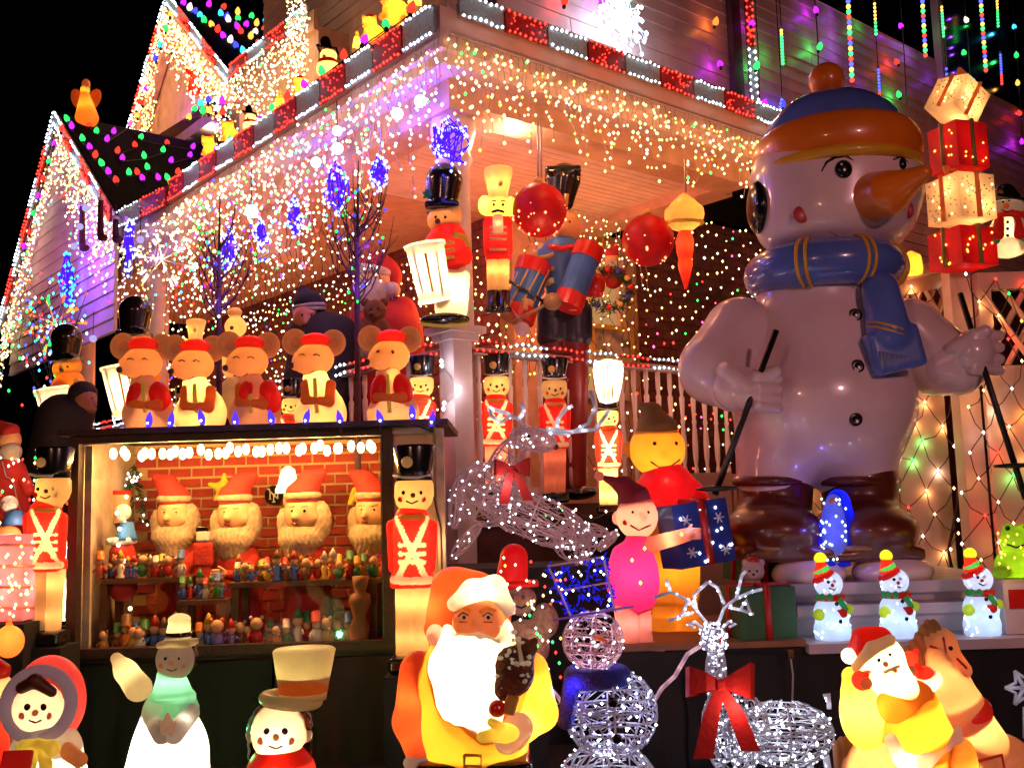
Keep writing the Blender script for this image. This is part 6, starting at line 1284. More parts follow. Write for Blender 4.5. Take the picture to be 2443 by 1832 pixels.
# wire figures
AC = clear('frosted_acrylic_rod', (.5, .48, .56), .45, .12); ACp = clear('pinkish_acrylic_rod', (.6, .36, .38), .45, .2)
LED = glow('cool_led', (.82, .9, 1), 8); LEDw = glow('warm_led', (1, .8, .6), 7)
def wiremesh(f, name, c, r, R=None, rods=26, leds=40, rr=1.6, mat=None, led=LED, rings=6, zc=None, lr=2.6):
    m = M(); c = np.array(c, float); R = np.eye(3) if R is None else np.array(R); r = np.array(r, float)
    S_ = lambda a, z: c + R @ (r * np.array((math.sqrt(max(0, 1 - z * z)) * math.cos(a), math.sqrt(max(0, 1 - z * z)) * math.sin(a), z)))
    for k in range(rings): z = -.86 + 1.72 * k / (rings - 1); m.tube([S_(a, z) for a in np.linspace(0, 2 * math.pi, 15)], rr, 4, cap=False)
    for k in range(8): a = math.pi * 2 * k / 8; m.tube([S_(a, z) for z in np.linspace(-.96, .96, 8)], rr * 1.25, 4, cap=False)
    o = f.ob(name, m, mat or AC)
    w_ = M()
    for k in range(rods):
        a, z = random.uniform(0, 6.28), random.uniform(-.8, .8); pts = [S_(a, z)]
        for j in range(5): a += random.uniform(-.7, .7); z = max(-.9, min(.9, z + random.uniform(-.45, .45))); pts.append(S_(a, z))
        w_.tube(pts, rr * .8, 3, cap=False)
    f.ob('woven_strand', w_, mat or AC, o, kind='stuff'); b = M()
    for k in range(leds): a, z = random.uniform(0, 6.28), random.uniform(-.92, .92); b.octs([S_(a, z) + rng.normal(0, 1.5, 3)], lr * random.uniform(.7, 1.2), 0, 1)
    f.ob('mini_bulb', b, led, o, kind='stuff'); return o
def curve_led(f, name, pts, rr, n, mat=None, led=LED, parent=None, lr=2.8):
    P3 = [f.P(*p) for p in pts]; m = M(); m.tube(P3, rr, 6); o = f.ob(name, m, mat or AC, parent); b = M()
    for k in range(n): t = random.uniform(0, len(P3) - 1.001); i = int(t); b.octs([P3[i] + (P3[i + 1] - P3[i]) * (t - i) + rng.normal(0, 2, 3)], lr, 0, 1)
    f.ob('mini_bulb', b, led, o, kind='stuff'); return o
B_bow = plain('red_velvet_ribbon', (.42, .006, .006), .75, amt=.35, scale=6, bump=.3)
def bow(f, x, y, d, s, drop=1.0):
    P = f.P
    def ribbon(name, pts, w):  # flat band
        m = M(); vs = []
        for (px, py, pd, ww) in pts: vs += [P(px, py - ww, pd), P(px, py + ww, pd), P(px, py + ww, pd + 5), P(px, py - ww, pd + 5)]
        for i in range(len(pts) - 1):
            a, b = 4 * i, 4 * i + 4; m.f += []
        fs = []
        for i in range(len(pts) - 1):
            for k in range(4): fs.append((4 * i + k, 4 * i + (k + 1) % 4, 4 * i + 4 + (k + 1) % 4, 4 * i + 4 + k))
        fs += [(0, 3, 2, 1), tuple(4 * (len(pts) - 1) + k for k in range(4))]; m.add(vs, fs); return f.ob(name, m, B_bow, bw, smooth=False)
    bw = f.sd('bow_knot', [Bx(P(x, y, d), (10 * s, 9 * s, 12 * s), 5 * s)], B_bow, max(1.6, 2.5 * s), 3)
    for sg, hh in ((-1, .9), (1, 1.1)): ribbon('bow_loop', [(x, y, d - 2, 8 * s), (x + sg * 28 * s, y - 5 * s, d - 12 * s, 20 * s), (x + sg * 62 * s, y - 8 * s * hh, d - 8 * s, 33 * s * hh), (x + sg * 70 * s, y - 4 * s, d + 4 * s, 34 * s * hh), (x + sg * 40 * s, y, d + 10 * s, 22 * s), (x, y, d + 4, 8 * s)], 1)
    for sg, dx, L in ((-1, -34, 1.0), (1, 62, .9)):
        m = M(); pts = [(x, y + 4 * s), (x + dx * .5 * s, y + 60 * s * drop * L), (x + dx * s, y + 150 * s * drop * L)]; vs = []
        for i, (px, py) in enumerate(pts): ww = (10, 17, 20)[i] * s; vs += [P(px - ww, py, d - 6 - i * 3), P(px + ww, py, d - 8 - i * 4), P(px + ww, py, d - 3 - i * 4), P(px - ww, py, d - 1 - i * 3)]
        fs = [(4 * i + k, 4 * i + (k + 1) % 4, 4 * i + 4 + (k + 1) % 4, 4 * i + 4 + k) for i in range(2) for k in range(4)] + [(0, 3, 2, 1), (8, 9, 10, 11)]; m.add(vs, fs); f.ob('bow_tail', m, B_bow, bw, smooth=False)
    return bw
# diving wire reindeer in the middle
f = Fig('wire_reindeer', 'pale wire reindeer tipped over on its side with big red bow', 'reindeer light', 1250, 1340, 5.0); P = f.P
bd = wiremesh(f, 'body', P(1270, 1232), (150, 52, 58), roty(.42), 90, 70, 1.5, ACp, LED, 5, lr=3.2); wiremesh(f, 'chest', P(1160, 1180, -10), (82, 52, 76), roty(.5), 70, 34, 1.5, ACp, LED, 5, lr=3.2); wiremesh(f, 'rump', P(1372, 1290, 6), (52, 44, 50), None, 36, 22, 1.5, ACp, LED, 4, lr=3.2); wiremesh(f, 'neck', P(1205, 1100, -30), (34, 30, 66), roty(.6), 34, 12, 1.5, ACp, LED, 4, lr=3); hd = wiremesh(f, 'head', P(1272, 1048, -44), (56, 28, 30), roty(.22), 36, 12, 1.5, ACp, LED, 5, lr=3.2)
dot(f, 'eye', 1262, 1040, -74, 4, B_eye, hd); dot(f, 'nose', 1326, 1066, -44, 7, plain('dark_nose', (.05, .01, .01), .4), hd, 1)
for pts in ([(1258, 1030, -44), (1238, 1000, -50), (1206, 985, -56), (1170, 975, -60)], [(1220, 990, -54), (1195, 1008, -56), (1172, 992, -60), (1168, 968, -62)], [(1238, 1000, -52), (1250, 980, -54), (1242, 962, -56)],
            [(1284, 1028, -44), (1320, 1026, -50), (1368, 1030, -56), (1404, 1010, -60), (1420, 970, -62), (1408, 932, -62)], [(1330, 1028, -50), (1330, 1000, -50), (1352, 975, -52), (1366, 968, -52)], [(1368, 1030, -56), (1420, 1024, -60), (1446, 990, -64), (1452, 978, -64)], [(1300, 1030, -46), (1350, 1036, -50), (1392, 1022, -50)]): curve_led(f, 'antler', pts, 5, 4, AC, LED, hd, 4)
for c_, r_, a_ in ((P(1088, 1200, -30), (17, 14, 62), -.12), (P(1112, 1290, -40), (14, 12, 56), -.75), (P(1400, 1262, 0), (52, 15, 16), -.2), (P(1450, 1290, 0), (32, 12, 12), .7), (P(1384, 1370, -10), (16, 13, 60), -.25)): wiremesh(f, 'leg', c_, r_, roty(-a_), 16, 8, 1.4, ACp, LED, 5, lr=3)
curve_led(f, 'ear', [(1228, 1040, -60), (1205, 1058, -70), (1225, 1068, -62)], 3, 2, ACp, LED, hd); bow(f, 1222, 1118, -80, .62, .9); f.lamp(1200, 1150, -110, .5, (1, .8, .8)); f.lamp(1300, 1230, -110, .5, (1, .8, .8)); f.lamp(1350, 1020, -110, .4, (.9, .9, 1))
# acrylic snowman
f = Fig('wire_snowman', 'clear acrylic wire snowman with blue tinsel top hat beside standing Santa', 'snowman light', 1440, 2050, 3.35); P = f.P
wiremesh(f, 'head', P(1415, 1528), (74, 66, 72), roty(.1), 36, 46, 1.9, ACp, LED, 7, lr=3); bd = wiremesh(f, 'body', P(1458, 1700), (112, 96, 108), None, 44, 80, 2.1, AC, LED, 8, lr=3.4); wiremesh(f, 'base', P(1450, 1900), (130, 110, 130), None, 40, 60, 2.2, AC, LED, 8, lr=3.4)
m = M()
for i in range(60): a, z = random.uniform(0, 6.28), random.uniform(-.9, .9); q = math.sqrt(1 - z * z) * .93; m.ball(P(1458, 1700) + np.array((112 * q * math.cos(a), 96 * q * math.sin(a), 104 * z)), random.uniform(3, 6), 6, 4)
f.ob('crystal_bead', m, clear('bead_acrylic', (.6, .55, .8), .3), bd, kind='stuff')
hat = M(); T0 = [P(1362, 1470, -40), P(1465, 1450, -40), P(1465, 1450, 40), P(1362, 1470, 40)]; T1 = [P(1308, 1350, -50), P(1440, 1328, -50), P(1440, 1328, 50), P(1308, 1350, 50)]
for i in range(4): hat.tube([T0[i], T1[i]], 2.6, 5); hat.tube([T1[i], T1[(i + 1) % 4]], 2.6, 5); hat.tube([T0[i], T0[(i + 1) % 4]], 2.6, 5); hat.tube([(T0[i] + T1[i]) / 2, (T0[(i + 1) % 4] + T1[(i + 1) % 4]) / 2], 2, 5)
ho = f.ob('top_hat', hat, ACp); brim = M(); brim.tube([P(1415 + 95 * math.cos(a), 1462 - 16 * math.cos(a) , 85 * math.sin(a)) for a in np.linspace(0, 6.28, 20)], 3, 5); f.ob('hat_brim', brim, clear('violet_rod', (.35, .25, .8), .4), ho)
B_tin = glow('blue_tinsel_glow', (.015, .02, .9), .8); tn = M()  # tinsel emits by itself in place of blue bulb light
for i in range(330):
    u, v_ = random.random(), random.random(); side = random.choice((0, 3, 1)); w0 = T0[side] + (T0[(side + 1) % 4] - T0[side]) * u; w1 = T1[side] + (T1[(side + 1) % 4] - T1[side]) * u; p = w0 + (w1 - w0) * v_
    if math.sin(u * 9) * math.cos(v_ * 8 + side) > -.25: tn.tube([p, p + rng.normal(0, 9, 3)], [3.6, 1], 3)
f.ob('blue_tinsel', tn, B_tin, ho, kind='stuff'); lm = M(); [lm.octs([T1[0] + (T0[0] - T1[0]) * random.random() + (T1[1] - T1[0]) * random.random() + np.array((0, random.uniform(-12, 60), 0))], 3.2) for _ in range(22)]; f.ob('mini_bulb', lm, LED, ho, kind='stuff')
f.sd('scarf', [To(P(1425, 1612), 62, 20, sq=.8), Cp(P(1365, 1625, -30), P(1350, 1720, -30), 22, 20)], plain('blue_plush_scarf', (.012, .012, .2), .95, bump=1, scale=20), 4, 5, noise=lambda X: 1.5 * np.sin(X[..., 0] * .6) * np.sin(X[..., 2] * .6) * np.sin(X[..., 1] * .6))
for x, y, d, r in ((1395, 1488, -62, 8), (1455, 1480, -58, 8), (1408, 1502, -66, 4), (1462, 1675, -98, 12), (1472, 1762, -98, 12)): dot(f, 'coal_button', x, y, d, r, B_eye)
q = M(); q.tube([P(1425, 1520, -66), P(1450, 1530, -110)], [8, 2], 8); f.ob('carrot_nose', q, P_org)
curve_led(f, 'arm', [(1562, 1668, 0), (1580, 1640, -6), (1610, 1612, -8), (1640, 1560, -6), (1672, 1540, 0)], 6, 10, ACp, LED); curve_led(f, 'arm', [(1350, 1690, 0), (1330, 1660, -6), (1312, 1640, -8)], 5, 8, ACp, LED)
f.lamp(1440, 1340, 0, 1.0, (.15, .2, 1)); f.lamp(1380, 1420, -10, 1.2, (.1, .1, 1)); f.lamp(1458, 1700, 0, 2.2, (.6, .6, 1)); f.lamp(1415, 1528, 0, 1.0, (.9, .75, .8)); f.lamp(1450, 1850, 0, 1.5, (.7, .75, 1)); f.lamp(1360, 1640, -70, .4, (.1, .1, 1))
# standing lit reindeer
f = Fig('lit_reindeer', 'bright white LED reindeer with spread antlers and long red bow', 'reindeer light', 1760, 2080, 3.3); P = f.P
hd = wiremesh(f, 'head', P(1702, 1522, -36), (30, 46, 36), rotx(.35), 40, 54, 1.8, AC, LED, 6, lr=3.4); wiremesh(f, 'neck', P(1708, 1610, -10), (24, 26, 80), roty(.05), 24, 50, 2.4, AC, LED, 7, lr=3.2); wiremesh(f, 'shoulder', P(1768, 1735, 34), (70, 60, 84), roty(.1), 40, 50, 1.9, AC, LED, 5, lr=3.4); bd = wiremesh(f, 'body', P(1870, 1750, 60), (125, 70, 82), roty(.05), 70, 110, 1.9, AC, LED, 9, lr=3.6); wiremesh(f, 'chest', P(1740, 1760, 10), (60, 52, 110), roty(-.25), 30, 70, 2.4, AC, LED, 7, lr=3.4)
for pts in ([(1690, 1490, -20), (1662, 1455, -18), (1640, 1430, -15), (1600, 1412, -10), (1560, 1425, -5)], [(1662, 1455, -18), (1655, 1420, -18), (1688, 1388, -18)], [(1600, 1412, -10), (1590, 1382, -10)], [(1640, 1432, -15), (1628, 1468, -16), (1596, 1480, -16)], [(1655, 1460, -15), (1612, 1472, -15)],
            [(1712, 1490, -20), (1728, 1450, -18), (1752, 1430, -15), (1790, 1412, -12), (1818, 1405, -10)], [(1690, 1388, -18), (1712, 1402, -18), (1728, 1440, -18)], [(1755, 1430, -15), (1770, 1372, -12), (1780, 1362, -12)], [(1738, 1448, -15), (1770, 1455, -15), (1798, 1465, -15)], [(1768, 1452, -15), (1780, 1430, -14), (1790, 1462, -14)]): curve_led(f, 'antler', pts, 4.2, 5, AC, LED, hd, 3.4)
for sx, ex in ((1676, 1640), (1722, 1755)): curve_led(f, 'ear', [(sx, 1500, -30), ((sx + ex) / 2, 1482, -34), (ex, 1488, -36), ((sx + ex) / 2, 1496, -34)], 4, 3, AC, LED, hd)
dot(f, 'nose', 1716, 1528, -66, 6, P_red, hd, 1); dot(f, 'eye', 1690, 1512, -64, 3, B_eye, hd); dot(f, 'eye', 1716, 1508, -62, 3, B_eye, hd)
for pts in ([(1720, 1850, 0), (1716, 1960, 0), (1716, 2075, 0)], [(1764, 1850, 20), (1766, 1960, 20), (1762, 2075, 20)], [(1930, 1810, 60), (1950, 1940, 60), (1935, 2075, 60)], [(1970, 1800, 90), (1990, 1930, 90), (1980, 2075, 90)]): curve_led(f, 'leg', pts, 9, 18, AC, LED)
curve_led(f, 'tail', [(1978, 1690, 60), (1976, 1655, 60), (1965, 1660, 60)], 6, 4, AC, LED); bow(f, 1718, 1632, -70, 1.18, 1.0)
f.lamp(1700, 1520, -30, .8, (.8, .88, 1)); f.lamp(1870, 1740, 60, 1.8, (.8, .88, 1)); f.lamp(1740, 1760, 10, .8, (.8, .88, 1)); f.lamp(1690, 1440, -60, .5, (.8, .88, 1)); f.lamp(1760, 1690, -110, .6, (1, .4, .3))
# small unlit-ish tinsel snowman with red hat behind Santa
f = Fig('tinsel_snowman', 'small tinsel snowman in glittering red hat behind the standing Santa', 'snowman light', 1235, 1700, 4.3); P = f.P; T_w = plain('pale_tinsel', (.35, .22, .2), .6, amt=.6, scale=50, bump=1)
nz = lambda X: 1.2 * np.sin(X[..., 0] * .8) * np.sin(X[..., 2] * .8) * np.sin(X[..., 1] * .8)
f.sd('head', [E(P(1240, 1430), (40, 36, 38))], T_w, 3, 4, noise=nz); f.sd('body', [E(P(1300, 1480, 10), (34, 32, 42)), E(P(1250, 1540), (62, 50, 62)), E(P(1245, 1650), (70, 60, 60))], T_w, 3.4, 10, noise=nz); f.sd('hat', [Cp(P(1222, 1370), P(1226, 1330), 38, 34), Bx(P(1230, 1392), (56, 46, 6), 4)], G_r, 3, 6)
dot(f, 'eye', 1248, 1424, -36, 5, B_eye); dot(f, 'eye', 1222, 1426, -36, 5, B_eye); line(f, 'mouth', [(1232, 1446, -34), (1244, 1450, -34), (1256, 1444, -32)], 2.4, B_eye); q = M(); q.tube([P(1238, 1432, -36), P(1246, 1436, -62)], [5, 1], 7); f.ob('carrot_nose', q, P_org)
lm = M(); [lm.octs([P(random.uniform(1190, 1330), random.uniform(1320, 1680), random.uniform(-62, -30))], 3) for _ in range(46)]; f.ob('mini_bulb', lm, glow('warm_led', (1, .8, .6), 7), kind='stuff'); f.lamp(1224, 1350, 0, .12, (1, .4, .2)); lamp(at(1300, 1500, 4.1), 1.2, (1, .5, .25)); lamp(at(1230, 1380, 4.0), .6, (1, .4, .3)); lamp(at(1330, 1600, 4.1), .5, (1, .1, .05))
# ground string of lights behind the reindeer
S = Str(); pts = [at(x, 1225 + 12 * math.sin(x * .05), 5.2) for x in range(1230, 1560, 18)]; S.w.tube(pts, .004, 3); [S.bulb(p + (0, 0, .01), pick({'white': 5, 'green': 2, 'red': 2}), .006) for p in pts[::2]]; S.out('fairy_light_string', 'string of tiny lights lying on the deck edge behind the fallen reindeer', 'light cord', pts[0], M_wire)
# elves carrying the present (plain stand-ins)
f = Fig('yellow_elf_light', 'gold-faced lit elf in red jacket and yellow trousers holding a blue present', 'elf light', 1600, 1515, 4.85); P = f.P; P_y = blow('golden_fabric', (.9, .36, .03), .5, .6, .2)
hd = f.sd('head', [E(P(1568, 1072), (68, 58, 66)), E(P(1585, 1082, -52), (10, 12, 9))], P_y, 4, 8); hh = f.sd('cap', [Cp(P(1565, 1018, 4), P(1556, 985, 8), 52, 26), Cp(P(1556, 985, 8), P(1530, 968, 10), 22, 9)], plain('olive_cap', (.25, .12, .02), .7), 4, 12)
for ex in (1562, 1612): dot(f, 'eye', ex, 1058, -52 if ex < 1600 else -46, 5, B_eye, hd)
line(f, 'mouth', [(1552, 1100, -54), (1572, 1114, -56), (1598, 1112, -52), (1622, 1096, -42)], 2.6, B_brown, hd); f.sd('ear', [E(P(1500, 1072, 0), (14, 8, 20))], P_y, 3, 3)
f.sd('jacket', [Cp(P(1590, 1165), P(1605, 1270), 68, 62), Cp(P(1540, 1175, -10), P(1556, 1245, -70), 30, 24), Cp(P(1650, 1175, -10), P(1690, 1225, -60), 30, 24)], blow('red_fabric_lit', (.75, .012, .02), .5, .4), 4.5, 18); f.sd('trousers', [Cp(P(1575, 1300), P(1585, 1420), 44, 38), Cp(P(1628, 1300), P(1632, 1420), 44, 36)], P_y, 4.5, 12); f.sd('shoe', [E(P(1585, 1492, -12), (40, 52, 22)), E(P(1640, 1492, -12), (40, 52, 22)), Cp(P(1587, 1430), P(1585, 1480), 30, 30), Cp(P(1634, 1430), P(1638, 1480), 30, 30)], P_y, 4.5, 10)
for sx, sy in ((1560, 1262), (1700, 1240)): f.sd('hand', [E(P(sx, sy, -92), (18, 15, 17))] + [Cp(P(sx + 8, sy - 12 + j * 8, -100), P(sx + 24, sy - 12 + j * 8, -106), 4.5, 4) for j in range(4)] + [Cp(P(sx, sy - 12, -96), P(sx + 10, sy - 24, -100), 5, 4)], P_y, 2.4, 3)
f.lamp(1568, 1085, 0, 2.2, (1, .6, .25)); f.lamp(1595, 1200, 0, 1.4, (1, .4, .3)); f.lamp(1590, 1360, 0, 1.0, (1, .6, .25)); f.lamp(1632, 1360, 0, .6, (1, .6, .25)); f.lamp(1612, 1486, -10, .5, (1, .6, .25)); f.lamp(1590, 1130, -90, .4, (1, .3, .2))
f = Fig('blue_present', 'dark blue present with white snowflakes and red ribbon carried by the elf', 'gift box', 1660, 1352, 4.6); P = f.P; R = roty(-.12) @ rotz(.25); c = P(1655, 1272, 0); B_bl = plain('blue_foil', (.012, .03, .22), .3, amt=.3, coat=.6)
f.ob('box', M().box(c, (70, 58, 74), 0, R), B_bl, smooth=False); T = lambda p: c + R @ np.array(p, float); m = M(); m.tube([T((5, -60, -74)), T((5, -60, 76)), T((5, 60, 76))], 10, 4); f.ob('ribbon', m, G_rr)
for (u, v_) in ((-38, -40), (44, 30), (48, -46), (-40, 36)):
    m = M()
    for k in range(3): a = k * math.pi / 3; m.tube([T((u - 13 * math.cos(a), -59.5, v_ - 13 * math.sin(a))), T((u + 13 * math.cos(a), -59.5, v_ + 13 * math.sin(a)))], 2, 4)
    f.ob('snowflake', m, plain('flake_white', (.7, .65, .8), .5))
lm = M(); [lm.octs([T((random.uniform(-66, 66), -61, random.uniform(-70, 70)))], 3.2) for _ in range(14)]; f.ob('mini_bulb', lm, LED, kind='stuff'); f.lamp(1640, 1240, -160, .5, (.8, .8, 1))
f = Fig('pink_elf_light', 'pink-suited lit elf with pointed maroon cap reaching toward the present', 'elf light', 1530, 1562, 4.45); P = f.P; P_mag = blow('magenta_fabric', (.95, .04, .22), .55, .5, .15); P_pk = blow('pink_fabric', (.95, .36, .26), .55, .5, .1)
hd = f.sd('head', [E(P(1520, 1232), (50, 46, 54)), E(P(1534, 1232, -44), (9, 10, 9)), E(P(1470, 1236, 4), (10, 7, 16))], P_pk, 3.2, 6); f.sd('cap', [Cp(P(1512, 1188, 4), P(1490, 1160, 8), 40, 24), Cp(P(1490, 1160, 8), P(1438, 1138, 10), 20, 6)], plain('maroon_cap', (.25, .01, .03), .8, bump=.4), 3, 12); f.sd('cap_pompom', [E(P(1430, 1136, 10), 12)], P_pk, 2.6, 2)
for ex in (1510, 1546): dot(f, 'eye', ex, 1222, -44 if ex < 1530 else -38, 4, B_eye, hd)
line(f, 'mouth', [(1504, 1252, -44), (1524, 1264, -46), (1552, 1252, -36)], 2.6, B_brown, hd); dot(f, 'cheek', 1492, 1246, -36, 7, P_red, hd)
bd = f.sd('suit', [E(P(1512, 1385), (62, 52, 88)), Cp(P(1520, 1290), P(1515, 1340), 28, 44), Cp(P(1478, 1320, 0), P(1462, 1400, -20), 16, 13)], P_mag, 3.6, 22); f.sd('arm', [Cp(P(1548, 1300, -10), P(1640, 1275, -50), 20, 16)], P_pk, 3, 4)
f.sd('hand', [E(P(1645, 1273, -52), (16, 13, 15))] + [Cp(P(1652, 1262 + j * 7, -56), P(1670, 1262 + j * 7, -60), 4, 3.6) for j in range(4)] + [Cp(P(1642, 1264, -52), P(1650, 1252, -56), 4.4, 3.8)], P_pk, 2.2, 2.5)
f.sd('leg', [Cp(P(1498, 1455), P(1500, 1520), 34, 26), Cp(P(1500, 1520), P(1510, 1540, -10), 24, 20)], P_pk, 3.6, 10); f.sd('leg', [Cp(P(1528, 1450), P(1538, 1520, -6), 26, 17), Cp(P(1538, 1520, -6), P(1540, 1540, -8), 17, 17)], P_pk, 3.6, 8); f.sd('shoe', [E(P(1552, 1546, -16), (36, 26, 16)), E(P(1500, 1548, 0), (30, 26, 14))], P_pk, 3.2, 6)
lm = M(); [lm.octs([P(x, y, d)], 4.5) for x, y, d in ((1538, 1308, -44), (1508, 1336, -48), (1528, 1390, -56), (1626, 1274, -66))]; f.ob('mini_bulb', lm, em('gold'), kind='stuff')
f.lamp(1518, 1236, 0, 1.3, (1, .6, .4)); f.lamp(1512, 1370, 0, 2.0, (1, .5, .5)); f.lamp(1500, 1480, 0, .4, (1, .6, .6)); f.lamp(1530, 1480, 0, .4, (1, .6, .6)); f.lamp(1600, 1285, -30, .4, (1, .6, .3)); f.lamp(1545, 1546, -14, .3); f.lamp(1500, 1546, 0, .1)
# ================================================================ FOREGROUND FIGURES
YB = 2060
# standing Santa
f = Fig('standing_santa', 'large glowing Santa in orange-gold coat with blazing white beard and toys in his arm', 'Santa figure', 1130, YB, 3.2); P = f.P
P_coat = blow('orange_gold_coat', (.95, .38, .03), .6, .3, .2); P_hood = blow('red_orange_hood', (.9, .13, .03), .6, .3); P_face = blow('tanned_face_plastic', (.95, .55, .2), .6, .35, .3)
coat = f.sd('coat', [Cp(P(1130, 1600), P(1130, 1900), 118, 130), E(P(1130, 1620), (150, 100, 90)), E(P(1130, 1740), (128, 112, 100)), E(P(1120, 1590, -76), (92, 54, 74), neg=True), E(P(1125, 1655, -92), (80, 48, 80), neg=True), E(P(1155, 1722, -96), (38, 32, 48), neg=True), E(P(1140, 1500, -40), (90, 70, 90), neg=True)], P_coat, 5, 40)
f.sd('sleeve', [Cp(P(1000, 1600, 0), P(982, 1720, -8), 48, 44), Cp(P(982, 1720, -8), P(1006, 1800, -40), 44, 36)], P_hood, 5, 16); f.sd('sleeve', [Cp(P(1262, 1600, 0), P(1288, 1700, -20), 48, 42), Cp(P(1288, 1700, -20), P(1225, 1755, -80), 40, 34)], P_coat, 5, 16)
f.sd('cuff', [E(P(1006, 1818, -50), (44, 36, 24))], P_pure, 4, 4); f.sd('cuff', [Cp(P(1236, 1735, -96), P(1210, 1762, -104), 36, 34)], P_pure, 4, 4)
f.sd('hood', [E(P(1125, 1470, 14), (98, 84, 112)), Cp(P(1082, 1410, 10), P(1036, 1500, 0), 60, 26), E(P(1138, 1500, -84), (70, 46, 84), neg=True)], P_hood, 4.5, 20)
f.sd('pompom', [E(P(1046, 1514, -24), 30)], P_pure, 4, 3)
f.sd('hat_fur', [Cp(P(1084, 1440, -60), P(1126, 1408, -76), 18, 24), Cp(P(1126, 1408, -76), P(1180, 1400, -66), 24, 26), Cp(P(1180, 1400, -66), P(1214, 1452, -44), 26, 17)], P_pure, 3.6, 16)
hd = f.sd('face', [E(P(1140, 1480, -20), (76, 66, 68)), Cp(P(1136, 1470, -80), P(1138, 1492, -92), 8, 13), E(P(1108, 1500, -70), (22, 16, 15)), E(P(1170, 1500, -68), (22, 16, 15)), E(P(1140, 1512, -78), (18, 10, 7))], P_face, 3.2, 8)
for ex in (1106, 1164):
    h = f.front(*PRIMS[hd.name], ex, 1472); q = M(); q.ball(h, (10, 4, 7), 12, 7); f.ob('eye', q, P_white, hd); q = M(); q.ball(h + (1, -3, 0), (4.6, 3, 4.8), 10, 6); f.ob('iris', q, B_eye, hd)
    line(f, 'eyelid', [(ex - 13, 1470, -82), (ex - 1, 1461, -88), (ex + 12, 1468, -80)], 2.2, B_brown, hd); line(f, 'eye_bag', [(ex - 11, 1483, -82), (ex + 10, 1484, -80)], 1.6, B_brown, hd)
    line(f, 'eyebrow', [(ex - 20, 1460, -80), (ex - 2, 1449, -86), (ex + 18, 1456, -78)], 5, P_gold, hd)
f.sd('moustache', [Cp(P(1138, 1520, -90), P(1098, 1532, -84), 12, 9), Cp(P(1142, 1520, -90), P(1184, 1532, -80), 12, 9)], P_pure, 3, 6); dot(f, 'mouth', 1140, 1532, -100, 8, P_red, None, .5)
f.sd('beard', [E(P(1120, 1590, -76), (98, 60, 80)), E(P(1125, 1655, -92), (86, 54, 86)), E(P(1155, 1722, -96), (44, 38, 54)), E(P(1075, 1530, -40), (26, 34, 50)), E(P(1205, 1530, -38), (24, 34, 56))], P_pure, 4, 22, noise=lambda X: 1.2 * np.sin(X[..., 0] * .2 + np.sin(X[..., 2] * .06)) * np.sin(X[..., 2] * .05))
C_toy = plain('dark_toys', (.16, .045, .012), .5, amt=.9, scale=18, bump=1.0)
f.sd('toy_sack', [E(P(1226, 1600, -112), (48, 32, 58)), E(P(1250, 1560, -108), (26, 24, 30)), E(P(1204, 1640, -118), (30, 24, 30))], C_toy, 3.4, 10, noise=lambda X: 2.4 * np.sin(X[..., 0] * .3) * np.sin(X[..., 2] * .26) * np.sin(X[..., 1] * .3))
f.sd('toy_bear', [E(P(1262, 1545, -126), (20, 18, 20)), E(P(1248, 1528, -126), (8, 6, 8)), E(P(1276, 1528, -126), (8, 6, 8)), E(P(1260, 1552, -142), (9, 7, 7))], plain('brown_plush', (.2, .075, .02), .95), 2.6, 4)
f.sd('toy_ball', [E(P(1186, 1690, -140), 20)], C_red, 2.6, 2); q = M(); q.tube([P(1212, 1700, -140), P(1224, 1660, -142)], 15, 16); f.ob('toy_drum', q, B_gold, smooth=False); q = M(); q.tube([P(1236, 1520, -120), P(1244, 1578, -140)], 5, 8); f.ob('candy_stick', q, P_white)
m = M()
for i in range(34): m.ball(P(1232 + random.gauss(-4, 19), 1582 + random.gauss(0, 30), -140 + random.uniform(-4, 8)), (random.uniform(3, 9), 4, random.uniform(3, 7)), 7, 5)
f.ob('snow_fleck', m, P_pure, kind='stuff')
f.sd('mitten', [E(P(1204, 1748, -142), (34, 26, 22)), Cp(P(1190, 1732, -156), P(1172, 1722, -168), 12, 10), Cp(P(1180, 1752, -152), P(1150, 1758, -160), 16, 13)], P_bird, 3.4, 8); f.sd('mitten', [E(P(1012, 1850, -70), (30, 26, 30)), Cp(P(1034, 1840, -80), P(1044, 1856, -86), 11, 9)], P_tan, 3.6, 8)
f.sd('belt', [Bx(P(1135, 1812), (136, 124, 20), 14)], B_hat, 4, 4)
m = M(); [m.tube([P(1108, 1800, -128), P(1148, 1800, -130), P(1148, 1826, -130), P(1108, 1826, -128), P(1108, 1800, -128)], 4, 5)]; f.ob('belt_buckle', m, B_gold)
f.sd('leg', [Cp(P(1080, 1900), P(1080, 2030), 56, 46), Cp(P(1180, 1900), P(1180, 2030), 56, 46)], P_hood, 6, 14)
for a in ((1125, 1580, -80, 3.0), (1125, 1650, -96, 3.2), (1130, 1790, 0, 5.5), (1130, 1660, 50, 5), (1140, 1478, -30, 7.5), (1120, 1430, 50, .8), (1150, 1420, -72, .8), (1055, 1450, 0, .5), (1046, 1514, -24, .5), (992, 1660, -6, 1.2), (996, 1760, -20, .5), (1276, 1650, -10, 1.8), (1255, 1725, -60, 2.2), (1222, 1748, -100, 3), (1006, 1818, -50, 1.6), (1204, 1742, -128, .4), (1155, 1722, -98, .25), (1206, 1500, -38, .4), (1076, 1530, -40, .5), (1130, 1880, 0, 2)): f.lamp(*a, (1, .74, .38))
